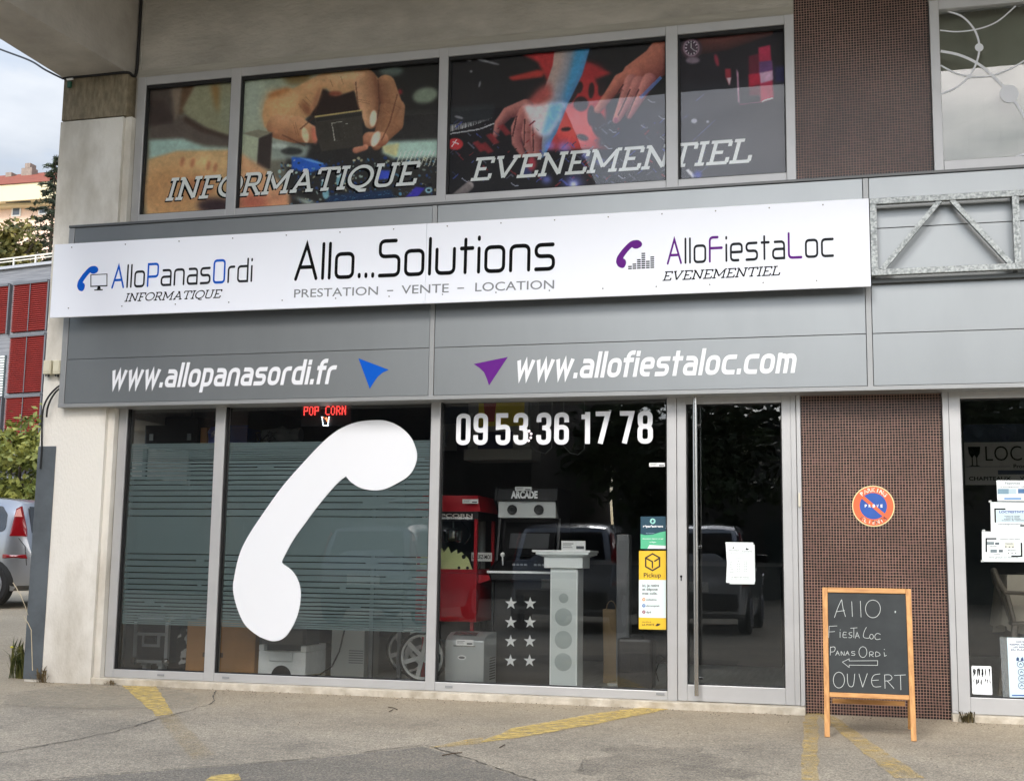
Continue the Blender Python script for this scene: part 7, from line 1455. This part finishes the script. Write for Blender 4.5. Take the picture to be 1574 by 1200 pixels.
for a, b in ((210, 552), (160, 776), (150, 1010)): plate_quad(mb, cl([(a-12, b-6), (a+10, b-10), (a+12, b+6), (a-10, b+8)]), yN-.0008, .0006)
tag(mb.build('tape', mat("clear_tape", C(190, 194, 192), 0.3), None), 'bits of tape on the corners of the right window notices', 'tape')
o8, s8 = (1480, 860), 4.8
def c8(pts): return [(o8[0]+a/s8, o8[1]+b/s8) for a, b in pts]
t = notice('health rules poster at the bottom right with blue pictograms', 'poster', c8([(325, 572), (660, 580), (660, 1016), (346, 1012)]), flat(206, 226, 234))
plate_quad(MB(), c8([(270, 566), (324, 572), (345, 1012), (296, 1012)]), .0055).build('clear_sleeve', trans_mat("clear_sleeve", C(150, 156, 156), 0.35, 0.2), t)
plate_quad(MB(), c8([(332, 582), (660, 588), (660, 668), (340, 680)]), yN, .0004).build('head_field', flat(232, 238, 238), t); plate_quad(MB(), c8([(362, 994), (660, 996), (660, 1006), (362, 1003)]), yN, .0004).build('blue_rule', flat(50, 90, 160), t)
inkb = flat(44, 70, 110)
for k, (s_, a, b) in enumerate((('DANS NOTRE MAGASIN', 392, 560), ('RESPECTEZ LES GESTES', 345, 600), ('LES REGLES MISES', 368, 580), ('EN PLACE MERCI', 356, 560))): stext(t, s_, o8, s8, a, 610+k*20, b, 597+k*20, inkb, yN-.0005, .03)
for k, (a, b) in enumerate(((425, 770), (432, 828), (435, 876), (434, 928))):
    p = P(*c8([(a, b)])[0], yN); ink = Ink(); ink.stroke([(p.x+.021*math.cos(q*.5236), p.z+.021*math.sin(q*.5236)) for q in range(12)], .002, True); ink.stroke([(p.x-.008, p.z-.006), (p.x, p.z+.007), (p.x+.01, p.z-.004)], .0028); ink.build('pictogram', inkb, t, lambda u_, v_, d: Vector((u_, yN-d, v_)))
plate_quad(MB(), c8([(395, 745), (395, 725), (405, 715), (415, 725), (415, 745)]), yN, .0004).build('pictogram', inkb, t); plate_quad(MB(), c8([(425, 745), (430, 725), (442, 715), (450, 745)]), yN, .0004).build('pictogram', inkb, t)
t = notice('small white sticker with black scribbled marks in the lower left corner of the right window', 'sticker', [(o8[0]+p.x/s8, o8[1]+p.y/s8) for p in fillet([(62, 780), (210, 784), (218, 996), (70, 990)], 12, True)], flat(234, 238, 238)); mb = MB(); rn = random.Random(21)
for k in range(26):
    a = rn.uniform(75, 200); b = 800+rn.choice((0, 1))*78+rn.uniform(0, 8); h_ = rn.uniform(20, 66); w_ = rn.uniform(2, 10); plate_quad(mb, c8([(a, b), (a+w_, b+rn.uniform(-8, 8)), (a+w_*.6+rn.uniform(-8, 8), b+h_*.6), (a+rn.uniform(-10, 10), b+h_)]), yN-.00003*k, .0004)
mb.build('scribble', black_v, t)

# junction boxes, cables, green bracket
crm = mat("cream_box", C(206, 200, 176), 0.5, var=0.05)
for k, (a, b, lb) in enumerate(((66.5, 79.5, 'left cream junction box on the corner pillar'), (81.5, 94, 'right cream junction box beside the fascia end'))):
    A, B = P(a, 575, -.2), P(b, 553.5, -.2); t = thing('junction_box', lb, 'junction box', (A.x, -.15, A.z), 'cream junction boxes'); mb = MB(); mb.box(A.x, B.x, -.21, -.142, A.z, B.z); mb.build('body', crm, t, bevel=.006); mb = MB(); mb.box(A.x+.006, B.x-.006, -.216, -.2105, A.z+.02, B.z-.006); mb.build('lid', crm, t, bevel=.002)
    mb = MB(); mb.tube([((A.x+B.x)/2, -.18, A.z-.001), ((A.x+B.x)/2, -.18, A.z-.022)], .009, 8); mb.tube([(A.x+.012, -.18, A.z-.001), (A.x+.012, -.18, A.z-.016)], .007, 8); mb.build('gland', blackp, t)
cab = mat("black_cable", C(22, 22, 22), 0.6)
def cable(label, pts, r_, nm='cable'): mb = MB(); mb.tube(smooth3(pts), r_, 7); return tag(mb.build(nm, cab, None, smooth=True), label, 'cable')
def smooth3(pts, n=6):
    q = [Vector(p) for p in pts]; o = []
    for i in range(len(q)-1):
        p0, p1, p2, p3 = q[max(i-1, 0)], q[i], q[i+1], q[min(i+2, len(q)-1)]
        for k in range(n): u_ = k/n; o.append(0.5*((2*p1)+(p2-p0)*u_+(2*p0-5*p1+4*p2-p3)*u_*u_+(3*p1-p0-3*p2+p3)*u_**3))
    return o+[q[-1]]
cable('long black cable looping from the fascia end down the pillar edge', [P(96, 590, -.19), P(86, 597, -.2), P(75, 609, -.2), P(67, 626, -.18), P(64.5, 650, -.16), P(64, 690, -.156), P(62, 720, -.156)], .008)
cable('short black cable end hanging from the fascia end', [P(96, 594, -.2), P(86, 602, -.21), P(78, 614, -.21), P(73, 628, -.2), P(71.5, 641, -.19)], .008)
cable('black cable running down the corner between beam and lintel wall', [Vector((-5.952, -.02, 6.09)), Vector((-5.952, -.02, 5.8)), Vector((-5.952, -.02, 5.5)), Vector((-5.952, -.03, 5.24)), Vector((-5.955, -.08, 5.19)), P(194, 111.5, -.15), P(150, 115.5, -.152), P(115, 118.5, -.152), P(98, 121, -.152)], .013)
a = P(107, 130, -.15); t = thing('cable_clip', 'small green cable clip under the beam at the pillar top', 'clip', tuple(a)); mb = MB(); mb.box(a.x-.018, a.x+.018, -.162, -.139, a.z-.03, a.z+.025); mb.build('body', flat(40, 96, 72), t, bevel=.003); mb = MB(); mb.tube([P(112, 121.5, -.17), P(103, 122.5, -.17)], .010, 8); mb.build('ferrule', whitep, t)
cable('thin overhead cable crossing the sky to the beam', [P(-60, 52, 1.5), P(0, 76, .8), P(45, 93, .2), P(70, 108, -.1), P(97, 121.5, -.14)], .009)
